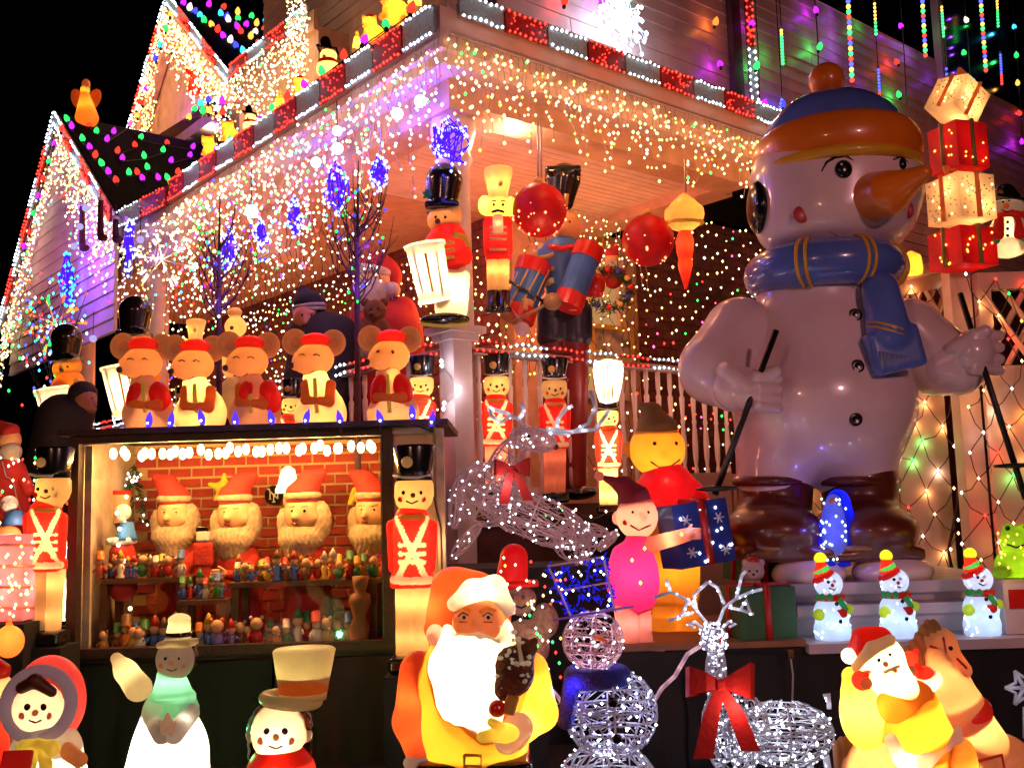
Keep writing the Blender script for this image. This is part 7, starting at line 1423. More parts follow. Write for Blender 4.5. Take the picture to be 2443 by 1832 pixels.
# Santa riding a horse
f = Fig('horse_santa', 'glowing Santa with toy sack riding a tan rocking horse at the right', 'Santa figure', 2200, YB, 3.1); P = f.P
P_horse = blow('tan_horse_plastic', (.85, .45, .2), .55, .35, .3); P_mane = blow('brown_mane_plastic', (.4, .18, .05), .5, .5, .5)
nk = f.sd('horse_neck', [Cp(P(2232, 1560, 40), P(2290, 1700, 50), 50, 62), Cp(P(2290, 1700, 50), P(2330, 1800, 50), 64, 90)], P_horse, 5, 20); hh = f.sd('horse_head', [E(P(2236, 1535, 30), (48, 34, 42)), Cp(P(2258, 1560, 24), P(2298, 1598, 18), 32, 21), Cp(P(2225, 1505, 30), P(2222, 1490, 24), 10, 5)], P_horse, 3.6, 16)
f.sd('horse_body', [E(P(2240, 1840, 40), (190, 100, 92)), E(P(2075, 1830, 40), (82, 80, 82)), E(P(2395, 1830, 40), (74, 78, 80))], P_horse, 6, 30); f.sd('mane', [Cp(P(2222, 1500, 32), P(2190, 1560, 40), 24, 30), Cp(P(2190, 1560, 40), P(2206, 1640, 46), 28, 22)], P_mane, 3.6, 14, noise=lambda X: 2.2 * np.sin(X[..., 0] * .35 + X[..., 2] * .1)); f.sd('tail', [Cp(P(2020, 1790, 40), P(2012, 1900, 30), 34, 18)], P_mane, 4, 6, noise=lambda X: 2 * np.sin(X[..., 0] * .4))
dot(f, 'horse_eye', 2268, 1546, -6, 6, B_eye, hh); dot(f, 'nostril', 2304, 1592, -2, 3.4, B_brown, hh); P_br = plain('red_bridle_paint', (.6, .02, .01), .4)
for pts in ([(2218, 1540, -6), (2250, 1552, -12), (2280, 1600, -6), (2302, 1612, 2)], [(2250, 1520, -6), (2256, 1556, -12), (2258, 1594, 0)], [(2282, 1570, -6), (2306, 1594, 0)], [(2262, 1590, -4), (2290, 1612, -2)]): line(f, 'bridle', pts, 3.4, P_br, hh)
f.sd('chest_strap', [To(P(2300, 1708, 50), 56, 14, R=roty(-.5), sq=.6)], blow('lit_red_strap', (.85, .05, .03)), 4, 4); line(f, 'stirrup', [(2330, 1815, -64), (2390, 1800, -60), (2400, 1850, -60), (2345, 1860, -64), (2330, 1815, -64)], 4, P_br)
for lx in (2100, 2180, 2330, 2400): f.sd('horse_leg', [Cp(P(lx, 1890, 20), P(lx + 6, 1980, 10), 34, 20), Cp(P(lx + 6, 1980, 10), P(lx, 2045, 20), 20, 22)], P_horse, 5, 8)
bd = f.sd('coat', [E(P(2170, 1700, -40), (66, 60, 66)), Cp(P(2178, 1690, -40), P(2215, 1790, -46), 62, 74), Cp(P(2110, 1720, -40), P(2120, 1750, -46), 30, 26)], P_coat, 4.5, 22); tr = f.sd('coat_trim', [Cp(P(2126, 1765, -84), P(2150, 1812, -100), 15, 16), Cp(P(2150, 1812, -100), P(2205, 1818, -112), 16, 16), Cp(P(2205, 1818, -112), P(2282, 1766, -96), 16, 14), Cp(P(2282, 1766, -96), P(2286, 1740, -70), 13, 9)], P_pure, 3.6, 12)
f.sd('sleeve', [Cp(P(2190, 1660, -60), P(2130, 1690, -100), 36, 32), Cp(P(2130, 1690, -100), P(2112, 1672, -96), 30, 20)], P_coat, 4, 12); f.sd('sleeve', [Cp(P(2192, 1640, -40), P(2226, 1620, -46), 28, 22)], P_pure, 3.6, 6)
f.sd('mitten', [E(P(2206, 1606, -50), (22, 18, 18)), Cp(P(2196, 1598, -60), P(2188, 1588, -64), 8, 7)], P_red, 3, 5); f.sd('mitten', [E(P(2170, 1570, 0), (20, 16, 17)), Cp(P(2180, 1562, -8), P(2186, 1552, -10), 7, 6)], P_red, 3, 5); f.sd('mitten', [E(P(2056, 1622, -70), (24, 18, 24)), Cp(P(2066, 1608, -80), P(2076, 1600, -84), 8, 7)], P_red, 3, 5); f.sd('thumb', [E(P(2066, 1630, -88), (15, 10, 15))], P_flesh, 2.8, 2)
f.sd('toy_sack', [E(P(2062, 1700, -30), (58, 52, 86)), Cp(P(2040, 1640, -30), P(2030, 1612, -34), 34, 22)], P_bird, 4.5, 14); f.sd('boot', [Cp(P(2280, 1800, -80), P(2310, 1880, -84), 46, 34), E(P(2316, 1900, -100), (36, 44, 22))], P_org, 4.5, 10)
hd = f.sd('head', [E(P(2098, 1580, -50), (62, 56, 66)), E(P(2140, 1640, -76), (48, 44, 58), R=roty(-.4)), Cp(P(2112, 1612, -98), P(2120, 1618, -104), 12, 12)], blow('pale_lit_face', (.95, .8, .42), .6), 3.8, 18)
for ex, ey in ((2097, 1574), (2123, 1562)): dot(f, 'eye', ex, ey, -104, 5, B_eye, hd)
dot(f, 'mouth', 2134, 1600, -116, 7, P_flesh, hd, .4); dot(f, 'nose', 2113, 1584, -110, 7, P_flesh, hd, .8); line(f, 'moustache', [(2108, 1604, -110), (2126, 1596, -118), (2146, 1588, -110)], 4, P_white, hd); ht = f.sd('hat', [E(P(2078, 1535, -44), (54, 50, 36), R=roty(-.5)), Cp(P(2060, 1530, -40), P(2036, 1552, -36), 34, 14)], P_red, 3.6, 10)
f.sd('hat_fur', [Cp(P(2044, 1590, -60), P(2080, 1546, -96), 13, 15), Cp(P(2080, 1546, -96), P(2124, 1526, -90), 15, 13)], blow('pale_lit_face', (.95, .8, .42), .6), 3.2, 8, ht); f.sd('pompom', [E(P(2026, 1564, -50), 19)], P_pure, 3, 2, ht)
for a in ((2098, 1580, -50, 3.0), (2140, 1640, -76, 2.0), (2078, 1532, -44, .5), (2026, 1564, -50, .2), (2062, 1690, -30, 2.2), (2180, 1700, -20, 2.2), (2150, 1676, -86, .7), (2120, 1682, -98, .3), (2205, 1780, -46, 2.0), (2140, 1682, -90, .5), (2206, 1606, -50, .2), (2056, 1622, -70, .2), (2170, 1570, 0, .2), (2210, 1630, -42, .6), (2165, 1812, -104, .4), (2240, 1796, -106, .4), (2300, 1740, 50, 2.5), (2240, 1600, 44, .8), (2242, 1545, 28, .5), (2282, 1582, 20, .25), (2240, 1840, 40, 4.5), (2395, 1830, 40, 2), (2075, 1830, 40, 2), (2206, 1560, 40, .2), (2300, 1840, -80, 1.0)): f.lamp(*a, (1, .66, .32))
# plain figures (stand-ins) along the front left
def cheeks(f, x, y, d, s, hd, er=6):
    for ex in (-1, 1): dot(f, 'eye', x + ex * 20 * s, y - 4 * s, d, er * s, B_eye, hd, .5); dot(f, 'cheek', x + ex * 34 * s, y + 18 * s, d + 14 * s, 9 * s, P_pink, hd, .4)
    dot(f, 'nose', x, y + 10 * s, d - 6 * s, 8 * s, P_flesh, hd, .9); line(f, 'mouth', [(x - 16 * s, y + 28 * s, d + 2), (x, y + 35 * s, d), (x + 16 * s, y + 28 * s, d + 2)], 2.6 * s, B_brown, hd)
f = Fig('bonnet_child_figure', 'lit carolling child figure in red and white fur-trimmed hood with yellow bow', 'child figure', 105, YB, 3.15); P = f.P
P_fw = blow('ivory_face', (.85, .62, .4), .5); P_lav = blow('lavender_fur', (.62, .5, .55), .4, .8)
hd = f.sd('head', [E(P(92, 1690, -10), (60, 56, 66)), E(P(80, 1700, -64), (9, 9, 8))], P_fw, 3.6, 8); cheeks(f, 84, 1690, -66, .95, hd, 9)
f.sd('hood', [E(P(118, 1670, 24), (86, 74, 108)), E(P(86, 1700, -62), (66, 62, 78), neg=True), E(P(96, 1690, -20), (60, 50, 66), neg=True)], blow('red_hood_plastic', (.7, .06, .05), .5), 4.5, 8); f.sd('hood_fur', [To(P(92, 1680, -38), 78, 15, R=rotx(math.pi / 2 - .12) @ rotz(0), sq=.9)], P_lav, 3.8, 6); f.sd('hair', [Cp(P(52, 1640, -46), P(84, 1624, -60), 14, 16), Cp(P(84, 1624, -60), P(124, 1650, -50), 16, 12)], B_brown, 3, 8)
f.sd('gown', [Cp(P(110, 1800), P(110, 2030), 84, 130)], P_pure, 6, 20); f.sd('collar', [To(P(108, 1782, -6), 52, 26, sq=.8)], P_pure, 4, 6); f.sd('bow', [Cp(P(92, 1772, -84), P(58, 1782, -80), 10, 19), Cp(P(92, 1772, -84), P(124, 1784, -80), 10, 19), Cp(P(90, 1780, -86), P(72, 1822, -90), 9, 15), Cp(P(94, 1780, -86), P(110, 1824, -90), 9, 15)], P_bird, 3, 5)
f.sd('arm', [Cp(P(160, 1790, -40), P(190, 1812, -70), 20, 18)], P_flesh, 3.4, 5); f.sd('song_book', [Bx(P(40, 1815, -110), (34, 8, 24), 3, R=rotx(-.4))], P_red, 3.4, 2)
for a in ((90, 1700, -20, .7), (120, 1600, 50, .5), (180, 1700, 60, .9), (108, 1800, 0, 4), (108, 1870, 0, 5), (92, 1782, -74, .3), (108, 1782, -58, .5)): f.lamp(*a, (1, .85, .6))
f = Fig('angel_figure', 'blazing white gown choir figure with mint green collar and tan hat', 'choir figure', 390, YB, 3.3); P = f.P
f.sd('gown', [Cp(P(402, 1700), P(390, 2030), 62, 150), E(P(410, 1790), (84, 70, 90))], P_pure, 6, 30); f.sd('collar', [Cp(P(408, 1612), P(412, 1690), 34, 62), To(P(410, 1660), 48, 8)], P_ltgreen, 3.8, 8)
hd = f.sd('head', [E(P(418, 1572, -4), (46, 42, 50)), E(P(408, 1578, -46), (8, 8, 7))], P_fw, 3.4, 6); cheeks(f, 410, 1574, -44, .75, hd, 6); f.sd('hair', [E(P(428, 1566, 18), (46, 40, 50))], B_hat, 3.8, 4)
ht = f.sd('hat', [Cp(P(424, 1524), P(428, 1490), 30, 27), Bx(P(424, 1534), (42, 40, 8), 7), E(P(428, 1476), (27, 25, 12))], blow('pale_tan_plastic', (.75, .55, .22), .45), 3.4, 6); f.sd('hat_band', [To(P(427, 1512), 27, 6)], B_hat, 2.8, 2, ht)
f.sd('sleeve', [Cp(P(366, 1710, -20), P(386, 1752, -84), 24, 22)], blow('grey_glove_plastic', (.55, .45, .36), .35), 4, 8); f.sd('sleeve', [Cp(P(452, 1700, -20), P(416, 1752, -84), 24, 22)], blow('grey_glove_plastic', (.55, .45, .36), .35), 4, 8); f.sd('hand', [E(P(392, 1736, -108), (10, 9, 18)), E(P(408, 1736, -108), (10, 9, 18)), Cp(P(393, 1724, -110), P(399, 1704, -112), 5, 4), Cp(P(407, 1724, -110), P(402, 1704, -112), 5, 4), Cp(P(386, 1730, -112), P(380, 1720, -114), 4, 3), Cp(P(414, 1730, -112), P(420, 1720, -114), 4, 3)], P_fw, 2.4, 4)
f.sd('song_scroll', [Cp(P(300, 1600, -60), P(330, 1640, -70), 26, 32), Cp(P(278, 1570, -56), P(300, 1600, -60), 14, 26)], blow('pale_tan_plastic', (.75, .55, .22), .45), 3.6, 10)
for a in ((405, 1740, 0, 7), (400, 1830, 0, 9), (410, 1660, 0, 1.6), (412, 1620, 0, .6), (418, 1574, -10, .5), (426, 1500, 0, .3), (310, 1610, -60, .35), (370, 1725, -60, .15), (440, 1715, -60, .15)): f.lamp(*a, (1, .96, .86))
f.lamp(500, 1740, 120, 5, (.06, 1, .2))
f = Fig('top_hat_figure', 'pale-faced figure in tall gold-green top hat with orange band, in front of dark board', 'top hat figure', 672, YB, 3.2); P = f.P
hd = f.sd('head', [E(P(665, 1745, -6), (66, 60, 72)), E(P(655, 1758, -66), (10, 10, 9)), E(P(600, 1752, 6), (14, 10, 18)), E(P(732, 1752, 6), (14, 10, 18))], P_fw, 3.6, 8); cheeks(f, 658, 1748, -66, 1.05, hd, 8)
f.sd('hair', [E(P(670, 1722, 22), (74, 52, 60)), Cp(P(612, 1735, 20), P(606, 1800, 24), 22, 16), Cp(P(726, 1735, 20), P(734, 1800, 24), 22, 16)], B_hat, 4.5, 20, noise=lambda X: 1.4 * np.sin(X[..., 0] * .2) * np.sin(X[..., 2] * .2)); P_hat = blow('olive_gold_plastic', (.62, .5, .2), .4)
q = M(); ht = lat(f, 'top_hat', [(70, 1545), (76, 1550), (72, 1575), (60, 1640), (56, 1668)], 714, -4, P_hat, .92); lat(f, 'hat_band', [(60, 1612), (63, 1616), (60, 1646), (58, 1650)], 714, -4, P_org, .95, ht); f.sd('hat_brim', [To(P(694, 1668, -4), 60, 17, R=roty(.12), sq=1.1)], P_hat, 4, 4, ht); f.sd('coat', [Cp(P(670, 1850), P(670, 2030), 84, 110)], P_red, 6, 10); f.sd('scarf', [To(P(668, 1816), 50, 20)], P_bird, 4, 3)
for a in ((662, 1756, -30, 1.6), (714, 1600, 0, .8), (670, 1880, 0, 2.5), (668, 1816, -44, .2)): f.lamp(*a, (1, .8, .5))
f.lamp(714, 1650, 0, .2); f.lamp(640, 1830, -120, .5, (1, .5, .3))
lamp(at(770, 1700, 3.9), .2, RED)
# ---- far left edge things
f = Fig('sequin_box', 'pink glittering lit gift box half out of the picture at the left edge', 'gift box', 25, 1480, 4.45); P = f.P; G_p = blow('pink_sequin_mesh', (.8, .25, .28), .5, .4, .7)
f.ob('box', M().box(P(20, 1375), (62, 60, 100)), G_p, smooth=False); lm = M()
for i in range(60): lm.octs([P(20 + random.uniform(-60, 60), 1375 + random.uniform(-95, 95), -63)], 3.6)
f.ob('mini_bulb', lm, em('warm'), kind='stuff'); m = M()
for yy in (1300, 1350, 1400, 1450): m.tube([P(-42, yy, -62), P(82, yy, -62)], 3, 4)
f.ob('seam', m, P_pink); f.lamp(20, 1400, -10, 2.6, (1, .6, .4)); f.lamp(10, 1320, -10, 1.6, (1, .7, .5)); f.lamp(40, 1350, -100, 1.2)
f = Fig('glass_bauble', 'amber glass bauble hanging at the left edge above the hooded child', 'bauble', 25, 1530, 3.9); f.sd('ball', [E(f.P(22, 1530), (34, 32, 38)), Cp(f.P(22, 1490), f.P(22, 1482), 8, 6)], blow('amber_glass', (.9, .3, .08), .6), 3, 4); f.lamp(22, 1520, 0, .5)
f = Fig('light_pillar', 'blazing white light column between left soldier and the case frame', 'light column', 158, 1490, 4.75); lat(f, 'tube', [(12, 1230), (13, 1240), (13, 1470), (12, 1480)], 158, 0, P_pure); f.lamp(158, 1300, 0, 2.5, (1, .85, .6)); f.lamp(158, 1420, 0, 2.5, (1, .85, .6))
f = Fig('santa_figure', 'small Santa seen from behind the left soldier on the left edge', 'Santa figure', 22, 1290, 5.2); P = f.P; f.sd('suit', [Cp(P(20, 1130), P(20, 1230), 42, 50)], C_suit, 4, 8); f.sd('head', [E(P(24, 1050), (26, 24, 28))], C_skin, 3, 4); f.sd('beard', [E(P(26, 1078, -12), (26, 20, 24))], C_fur, 3, 5); f.sd('hat', [Cp(P(22, 1030), P(0, 1010), 24, 8)], C_suit, 3, 5); f.sd('arm', [Cp(P(50, 1130), P(70, 1170, -30), 16, 13)], C_suit, 3, 4); lamp(at(30, 1110, 4.9), 1.5); lamp(at(10, 1060, 4.9), .8)
f = Fig('bobble_hat_gnome', 'blue-hatted gnome with grey bobble at the left edge below the Santa', 'gnome', 22, 1340, 4.9); f.sd('pompom', [E(f.P(22, 1202), 20)], plain('white_fluff', (.75, .72, .75), .9), 3, 2); lat(f, 'hat', [(16, 1218), (30, 1252)], 28, 0, plain('blue_felt', (.03, .16, .55), .7)); f.sd('face', [E(f.P(16, 1280), (34, 30, 28))], C_skin, 3, 3); f.sd('body', [Cp(f.P(18, 1310), f.P(18, 1325), 34, 34)], C_redc, 3, 3); lamp(at(20, 1230, 4.7), .6)
f = Fig('santa_figure', 'red and glass ornament Santa cut off by the lower left edge', 'Santa figure', -6, YB, 3.4); P = f.P; f.sd('coat', [Cp(P(-8, 1720), P(-8, 2030), 50, 62)], P_red, 5, 5); f.sd('head', [E(P(-8, 1640), (36, 32, 38))], P_fw, 4, 4); f.sd('hat', [Cp(P(-8, 1600), P(-20, 1570), 32, 12)], P_red, 4, 5); line(f, 'trim', [(20, 1690, -44), (30, 1760, -48), (36, 1830, -50)], 7, P_pink); f.lamp(-8, 1740, 0, 1.4); f.lamp(-8, 1640, 0, .4)
# crystal deer ornament at right edge
f = Fig('crystal_star', 'clear acrylic star ornament cut off by the lower right edge', 'star light', 2440, 1700, 3.6); m = M()
for k in range(6): a = k * math.pi / 3; m.tube([f.P(2444, 1640), f.P(2444 + 46 * math.cos(a), 1640 + 46 * math.sin(a))], 5, 6); m.tube([f.P(2444 + 46 * math.cos(a), 1640 + 46 * math.sin(a)), f.P(2444 + 24 * math.cos(a + .52), 1640 + 24 * math.sin(a + .52)), f.P(2444 + 46 * math.cos(a + 1.05), 1640 + 46 * math.sin(a + 1.05))], 4, 5)
f.ob('frame', m, AC); f.ob('stem', M().tube([f.P(2444, 1686), f.P(2444, 1760)], 4, 6), AC); lamp(at(2430, 1640, 3.5), .3, WHITE)
# ---- porch roof figures, standing on the fascia edge
def roof_fig(kind, label, x, y, h, W=2.0):
    W *= .5; p = on_a(x, y, -.08); f = Fig({'s': 'snowman_figure', 'a': 'angel_figure', 'b': 'toy_bear_figure', 'c': 'candle_figure'}[kind], label, {'s': 'snowman figure', 'a': 'angel figure', 'b': 'bear figure', 'c': 'candle figure'}[kind], x, y, p[1]); P = f.P; r = lambda v: v * h / 100; vx = max(2.0, h / 30)
    if kind == 's':
        f.sd('body', [E(P(x, y - r(26)), (r(30), r(26), r(28))), E(P(x + r(2), y - r(60)), (r(22), r(20), r(22)))], P_cream, vx, r(8)); f.sd('hat', [Cp(P(x - r(2), y - r(80)), P(x - r(6), y - r(98)), r(15), r(14)), Bx(P(x, y - r(76)), (r(28), r(22), r(4)), r(2), R=roty(.2))], B_hat, vx, r(4)); f.sd('scarf', [To(P(x, y - r(44)), r(20), r(6))], P_red, vx, 2)
        dot(f, 'nose', x - r(10), y - r(60), -r(20), r(5), P_org); f.lamp(x, y - r(28), 0, W, (1, .7, .35)); f.lamp(x, y - r(60), 0, W * .6, (1, .7, .35))
    elif kind == 'a':
        f.sd('gown', [Cp(P(x, y - r(55)), P(x + r(4), y - r(8)), r(12), r(26))], P_gold, vx, r(6)); f.sd('head', [E(P(x, y - r(70)), (r(11), r(10), r(12)))], P_bird, vx, 2); f.sd('wing', [E(P(x - r(16), y - r(48), r(8)), (r(16), r(5), r(28)), R=roty(-.4)), E(P(x + r(20), y - r(48), r(8)), (r(16), r(5), r(28)), R=roty(.4))], P_org, vx, 3); f.sd('hair', [E(P(x + r(2), y - r(82)), (r(10), r(9), r(14)))], P_tan, vx, 2); f.lamp(x, y - r(30), 0, W); f.lamp(x, y - r(70), 0, W * .3)
    elif kind == 'b':
        f.sd('body', [E(P(x, y - r(30)), (r(34), r(26), r(32))), E(P(x - r(14), y - r(66)), (r(24), r(20), r(22))), E(P(x - r(32), y - r(84)), (r(8), r(6), r(9))), E(P(x + r(2), y - r(86)), (r(8), r(6), r(9))), E(P(x - r(26), y - r(60), -r(14)), (r(12), r(10), r(9))), Cp(P(x - r(20), y - r(36), -r(10)), P(x - r(34), y - r(20), -r(18)), r(9), r(8)), Cp(P(x + r(20), y - r(12), -r(14)), P(x + r(34), y - r(6), -r(20)), r(10), r(9))], P_gold, vx, r(8)); dot(f, 'nose', x - r(34), y - r(62), -r(20), r(4), B_brown); f.sd('cap', [E(P(x - r(12), y - r(86)), (r(16), r(14), r(9)))], P_red, vx, 2); f.lamp(x, y - r(32), 0, W); f.lamp(x - r(14), y - r(64), 0, W * .5)
    else:
        f.sd('candle', [Cp(P(x, y - r(10)), P(x - r(2), y - r(62)), r(22), r(16))], P_bird, vx, 2); f.sd('flame', [E(P(x, y - r(86)), (r(9), r(8), r(16)))], P_org, vx, 2); f.sd('base', [Bx(P(x, y - r(5)), (r(26), r(22), r(6)), r(3))], P_white, vx, 2); f.lamp(x, y - r(35), 0, W); f.lamp(x, y - r(86), 0, W * .2)
    return f
roof_fig('s', 'lit snowman figure with tall black hat on the roof edge, larger one', 782, 190, 92, 2.4); roof_fig('c', 'glowing candle figure on the roof edge left of the black-hatted snowman', 668, 275, 62, 1.6); roof_fig('b', 'glowing bear figure lying on the roof edge beneath the snowman', 722, 238, 60, 2.0); roof_fig('s', 'second lit snowman with black hat farther down the roof edge', 597, 318, 60, 2.2); roof_fig('b', 'glowing bear figure lowest on the roof edge by the dark roof', 505, 380, 62, 2.4); roof_fig('b', 'glowing bear figure in the middle of the lower roof group', 552, 345, 62, 2.2)
roof_fig('b', 'big glowing bear figure high on the roof edge near the corner', 945, 62, 100, 3.4); roof_fig('b', 'glowing bear figure left of the big one on the roof edge', 892, 105, 74, 2.4); roof_fig('c', 'blazing candle figure at the top of picture on the roof edge', 990, 30, 80, 3.0); roof_fig('c', 'short glowing candle beside the pink bulb on the roof edge', 852, 125, 50, 1.6)
roof_fig('a', 'amber glowing angel standing on the peak of the lower gable', 203, 288, 104, 3.0)
f = Fig('elf_figure', 'small elf in green and yellow clinging inside the upper dormer gable', 'elf figure', 470, 215, on_a(470, 215, 1.15)[1]); P = f.P; f.sd('body', [Cp(P(468, 180), P(464, 212), 13, 16)], P_red, 3, 5); f.sd('head', [E(P(478, 160), (13, 12, 14))], P_bird, 3, 2); f.sd('cap', [Cp(P(474, 150), P(466, 138), 11, 3)], P_green, 2.6, 3); f.sd('arm', [Cp(P(460, 180), P(446, 168, -10), 6, 5), Cp(P(476, 184), P(492, 176, -10), 6, 5)], P_red, 2.6, 3); f.lamp(468, 192, 0, 2); f.lamp(478, 160, 0, 1.6); f.lamp(474, 150, -3, .4)
# ---- added front fill: two made-up lamps on posts behind the camera, out of frame
def street_lamp(label, x, y, z, W, col):
    t = thing('street_lamp', label, 'street lamp', (x, y, 0)); wpart('pole', M().tube([(x, y, 0), (x, y, z - .1)], .05, 8), M_pole, t); wpart('lamp_head', M().lathe([(.02, .3), (.22, .2), (.24, .14)], (x, y, z), 16), M_pole, t); lamp((x, y, z), W, col, .22)

street_lamp('street lamp on the pavement behind the viewer to the right', 3.2, -2.5, 3.9, 520, (1, .44, .46))
street_lamp('street lamp on the pavement behind the viewer to the left', -2.8, -3.0, 3.6, 170, (1, .42, .26))

# ---- porch decorations behind the big drummer and on the far wall
f = Fig('santa_doll', 'small Santa doll sitting in a wreath in front of the lit porch window', 'Santa doll', 1462, 700, 7.4); P = f.P
f.sd('body', [E(P(1462, 660), (26, 22, 30)), Cp(P(1442, 650), P(1430, 672, -12), 9, 8), Cp(P(1482, 650), P(1494, 672, -12), 9, 8)], C_suit, 2.6, 6); f.sd('head', [E(P(1460, 620), (17, 16, 17))], C_skin, 2.4, 3); f.sd('beard', [E(P(1460, 636, -8), (20, 14, 18))], C_fur, 2.4, 4); f.sd('hat', [Cp(P(1460, 606), P(1472, 590), 16, 6)], C_suit, 2.4, 4)
t = thing('wreath', 'round wreath with red and gold baubles below the porch window', 'wreath', at(1450, 690, 7.3)); c = at(1450, 690, 7.3); m = M(); bb = M()
for i in range(420): a = random.uniform(0, 6.28); q = c + np.array(((.16 + random.gauss(0, .02)) * math.cos(a), random.gauss(0, .02), (.14 + random.gauss(0, .02)) * math.sin(a))); m.tube([q, q + rng.normal(0, .03, 3)], [.006, .001], 3)
wpart('needles', m, plain('dark_needles', (.02, .06, .02), .8), t, kind='stuff')
for i in range(12): a = i * .524; wpart('bauble', M().ball(c + np.array((.16 * math.cos(a), -.04, .14 * math.sin(a))), .022, 10, 6), (C_red, B_gold, plain('blue_bauble', (.05, .05, .4), .2))[i % 3], t)
lamp(c - fw * .35, 2.2, (1, .55, .25))
t = thing('framed_picture', 'gold framed snowy picture low on the entry wall behind the railing', 'picture', on_b(1462, 800, 1.72)); A, B = on_b(1410, 770, 1.72), on_b(1515, 850, 1.72); zt, zb = A[2], B[2] - .08
def fr(p, q, z0, z1, nm, mt, dd): m = M(); n = np.array((*VV, 0)) * dd; m.box8([(*p[:2], z0), (*q[:2], z0), (*(q + n)[:2], z0), (*(p + n)[:2], z0), (*p[:2], z1), (*q[:2], z1), (*(q + n)[:2], z1), (*(p + n)[:2], z1)]); wpart(nm, m, mt, t)
W_ = (B - A) / np.linalg.norm((B - A)[:2]); fr(A, B, zt - .04, zt, 'frame_rail', B_gold, .03); fr(A, B, zb, zb + .04, 'frame_rail', B_gold, .03); fr(A, A + W_ * .04, zb + .04, zt - .04, 'frame_stile', B_gold, .03); fr(B - W_ * .04, B, zb + .04, zt - .04, 'frame_stile', B_gold, .03); fr(A + W_ * .04 + np.array((*VV, 0)) * .012, B - W_ * .04 + np.array((*VV, 0)) * .012, zb + .04, zt - .04, 'picture_sheet', plain('snow_picture', (.5, .4, .35), .6, amt=1.2, scale=7), .012)
f = Fig('paper_tag', 'pale pink round paper tag hanging from the drummer sticks', 'tag', 1246, 790, 5.9); q = M(); q.lathe([(1, -1), (17, -1), (18, 0), (17, 1), (1, 1)], f.P(1246, 786), 20, A=rotx(math.pi / 2)); f.ob('disc', q, plain('pink_card', (.6, .35, .38), .7)); line(f, 'string', [(1246, 768, 0), (1232, 752, -30), (1222, 738, -60)], 1.2, M_wirew)
for lb, x, y, h in (('long dark red stocking hanging at left of the far wall', 196, 600, 110), ('dark stocking with white bulb hanging in the middle of far wall', 240, 575, 100), ('short dark boot hanging beside the narrow blue cluster', 276, 580, 60)):
    p = on_a(x, y, -.42); f = Fig('hanging_stocking', lb, 'stocking', x, y, p[1], 'stockings hanging before the far wall'); P = f.P; f.sd('sock', [Cp(P(x, y - h), P(x, y - 16), 6, 8), E(P(x + 5, y - 8, -4), (13, 9, 9))], plain('dark_red_knit', (.06, .01, .02), .9), 2.4, 5); f.sd('cuff', [E(P(x, y - h), (9, 8, 6))], plain('white_fluff', (.75, .72, .75), .9), 2.2, 2); line(f, 'hanger', [(x, y - h - 6, 0), (x, y - h - 30, 0)], 1.2, M_wire)
def round_bulb(lb, x, y, r): p = on_a(x, y, -.45); s_ = scl(x, y, p[1]); t = thing('round_bulb', lb, 'round bulb', p, 'pale violet round bulbs before the far wall'); wpart('globe', M().ball(p, r * s_, 12, 8), glow('violet_globe', (.62, .5, 1), .9), t); wpart('wire', M().tube([p + (0, 0, r * s_), p + (0, 0, .25)], .004, 3), M_wire, t)
for lb, x, y, r in (('highest pale violet bulb on the gable wall', 205, 497, 9), ('pale violet bulb above the long stocking', 191, 541, 8), ('pale violet bulb lowest on the purple wall', 176, 588, 8), ('pale violet bulb beside the white starburst', 335, 572, 9), ('bright white-violet bulb low by the left column', 222, 808, 9)): round_bulb(lb, x, y, r)
S = Str(); [S.bulb(at(x, y, 5.62), 'cool', .012) for x, y in ((1053, 862), (1054, 872), (1097, 925), (1096, 935), (1060, 962), (1058, 975))]; S.w.tube([at(1050, 800, 5.62), at(1054, 870, 5.62), at(1097, 930, 5.62), at(1058, 970, 5.62)], .003, 3); S.out('fairy_light_string', 'few cold white bulbs dangling down the newel post', 'light string', at(1050, 800, 5.62)); [lamp(at(x, y, 5.55), .5, (.8, .8, 1)) for x, y in ((1053, 866), (1097, 930), (1058, 970))]
t = thing('lit_shrub_lights', 'loose ball of coloured lights hanging under the left starburst', 'light ball', at(118, 830, 9.2)); mm = {}; c = at(112, 800, 9.2)
S = Str(); pts = []
for i in range(150): q = c + np.array((random.gauss(0, .16), random.gauss(0, .1), random.gauss(.05, .3))); S.bulb(q, pick({'green': 3, 'blue': 3, 'red': 3, 'cyan': 2, 'white': 3}), .013); pts.append(q)
for i, k in enumerate(S.b): m = M(); [m.octs([p], r) for p, r in S.b[k]]; wpart('mini_bulb', m, em(k), t, kind='stuff')
wpart('wire', M().tube(pts[:60], .003, 3), M_wire, t)
p = on_a(600, 505, -.4); t = thing('bright_green_lamp', 'bright white-green lamp hanging among the icicles by the second tree', 'lamp', p); wpart('lamp_globe', M().ball(p, .045, 10, 7), glow('mint_globe', (.4, 1, .75), 7), t); wpart('wire', M().tube([p, p + (0, 0, .3)], .004, 3), M_wire, t); lamp(p - fw * .1, 2, (.5, 1, .8))
p = on_a(805, 355, -.4); t = thing('bright_white_lamp', 'bright white lamp hanging among the icicles above the taller tree', 'lamp', p); wpart('lamp_globe', M().ball(p, .035, 10, 7).ball(p + (0, 0, .11), .03, 10, 7), glow('white_globe', (1, .9, .8), 8), t); wpart('wire', M().tube([p, p + (0, 0, .3)], .004, 3), M_wire, t); lamp(p - fw * .1, 3, (1, .9, .8))
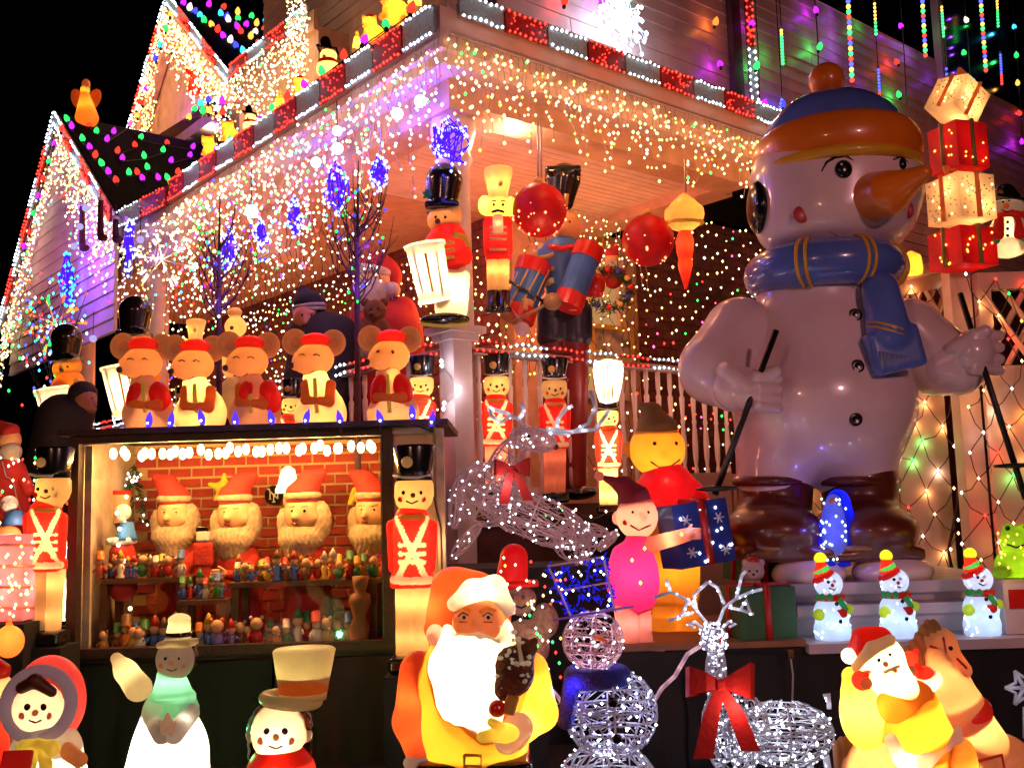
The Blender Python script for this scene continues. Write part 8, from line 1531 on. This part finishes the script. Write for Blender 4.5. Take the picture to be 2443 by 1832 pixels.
# red scatter of lights and small glowing shapes low in the middle
S = Str(); [S.bulb(at(random.uniform(1190, 1350), random.uniform(1330, 1700), random.uniform(4.2, 4.5)), pick({'red': 4, 'warm': 3, 'gold': 2, 'green': 1}), .006) for _ in range(60)]; S.w.tube([at(1200 + i * 8, 1340 + i * 20 + 20 * math.sin(i * 1.3), 4.35) for i in range(18)], .003, 3); S.out('fairy_light_string', 'tangle of red and warm tiny lights low behind the standing Santa', 'light string', at(1260, 1500, 4.35))
S = Str(); [S.bulb(at(random.uniform(0, 165), random.uniform(1090, 1500), random.uniform(4.85, 5.4)), pick({'red': 3, 'warm': 6, 'gold': 3, 'white': 3, 'green': 1}), .007) for _ in range(130)]; S.w.tube([at(5 + i * 9, 1100 + i * 22 + 15 * math.sin(i * 1.7), 5.1) for i in range(17)], .003, 3); S.out('fairy_light_string', 'tangle of warm tiny lights behind the left toy soldier', 'light string', at(60, 1300, 5.1)); lamp(at(60, 1250, 4.8), 2.5, (1, .4, .2)); lamp(at(20, 1000, 5.4), 1.5, (1, .4, .2))

# ---- small black plinths under the figures that stand clear of deck and yard
def plinth(label, x, y, Y, w, d=.2, z0=.5):
    c = at(x, y, Y); k = scl(x, y, Y); h = w * k / 2; t = thing('plinth', label, 'plinth', (c[0], Y, z0)); m = M(); m.box8([(c[0] - h, Y - d / 2, z0), (c[0] + h, Y - d / 2, z0), (c[0] + h, Y + d / 2, z0), (c[0] - h, Y + d / 2, z0), (c[0] - h, Y - d / 2, c[2] - .003), (c[0] + h, Y - d / 2, c[2] - .003), (c[0] + h, Y + d / 2, c[2] - .003), (c[0] - h, Y + d / 2, c[2] - .003)]); wpart('block', m, M_black, t)
plinth('black plinth under the toy soldier right of the case', 983, 1602, 4.35, 120); plinth('black plinth under the toy soldier left of the case', 108, 1538, 4.5, 120); plinth('black plinth under the brightest toy soldier', 1452, 1226, 5.7, 80, .14)
plinth('black plinth under the drummer behind the first mouse', 322, 1046, 6.6, 130, .3); plinth('black plinth under the far left drummer', 158, 1086, 6.9, 130, .3); plinth('black plinth under the small white-hatted nutcracker', 460, 991, 6.8, 70); plinth('black plinth under cream snowman figure with blue scarf', 562, 1001, 6.6, 90)
plinth('black plinth under the pink sequin box at the left edge', 20, 1481, 4.45, 140, .25); plinth('black plinth under the left edge Santa', 22, 1291, 5.2, 110, .25); plinth('black plinth under the white light column', 158, 1491, 4.78, 40, .08); plinth('black plinth under the tinsel snowman behind Santa', 1245, 1702, 4.3, 120, .2); plinth('low black platform under the fallen wire reindeer', 1250, 1345, 5.15, 380, .5)
plinth('black plinth under the left soldier near the second mouse', 432, 1186, 6.4, 60, .14); plinth('black plinth under the pale crate at right', 2425, 1506, 4.48, 120, .24)

for lb, pts in (('black extension lead trailing down the brown stand between case and Santa', [(700, 1570), (712, 1640), (700, 1720), (742, 1800), (760, 1900)]), ('white extension lead hanging on the black skirt right of the lit reindeer', [(1885, 1560), (1892, 1610), (1890, 1680), (1900, 1760), (1905, 1840)])):
    Yw = 4.6 if pts[0][0] < 1000 else 4.26; P3 = [at(x, y, Yw) for x, y in pts]; t = thing('extension_lead', lb, 'cord', P3[0]); wpart('lead', M().tube(P3, .004, 6), M_wire if Yw > 4.5 else M_wirew, t); wpart('plug', M().box(P3[0], (.012, .01, .018)), B_hat, t)
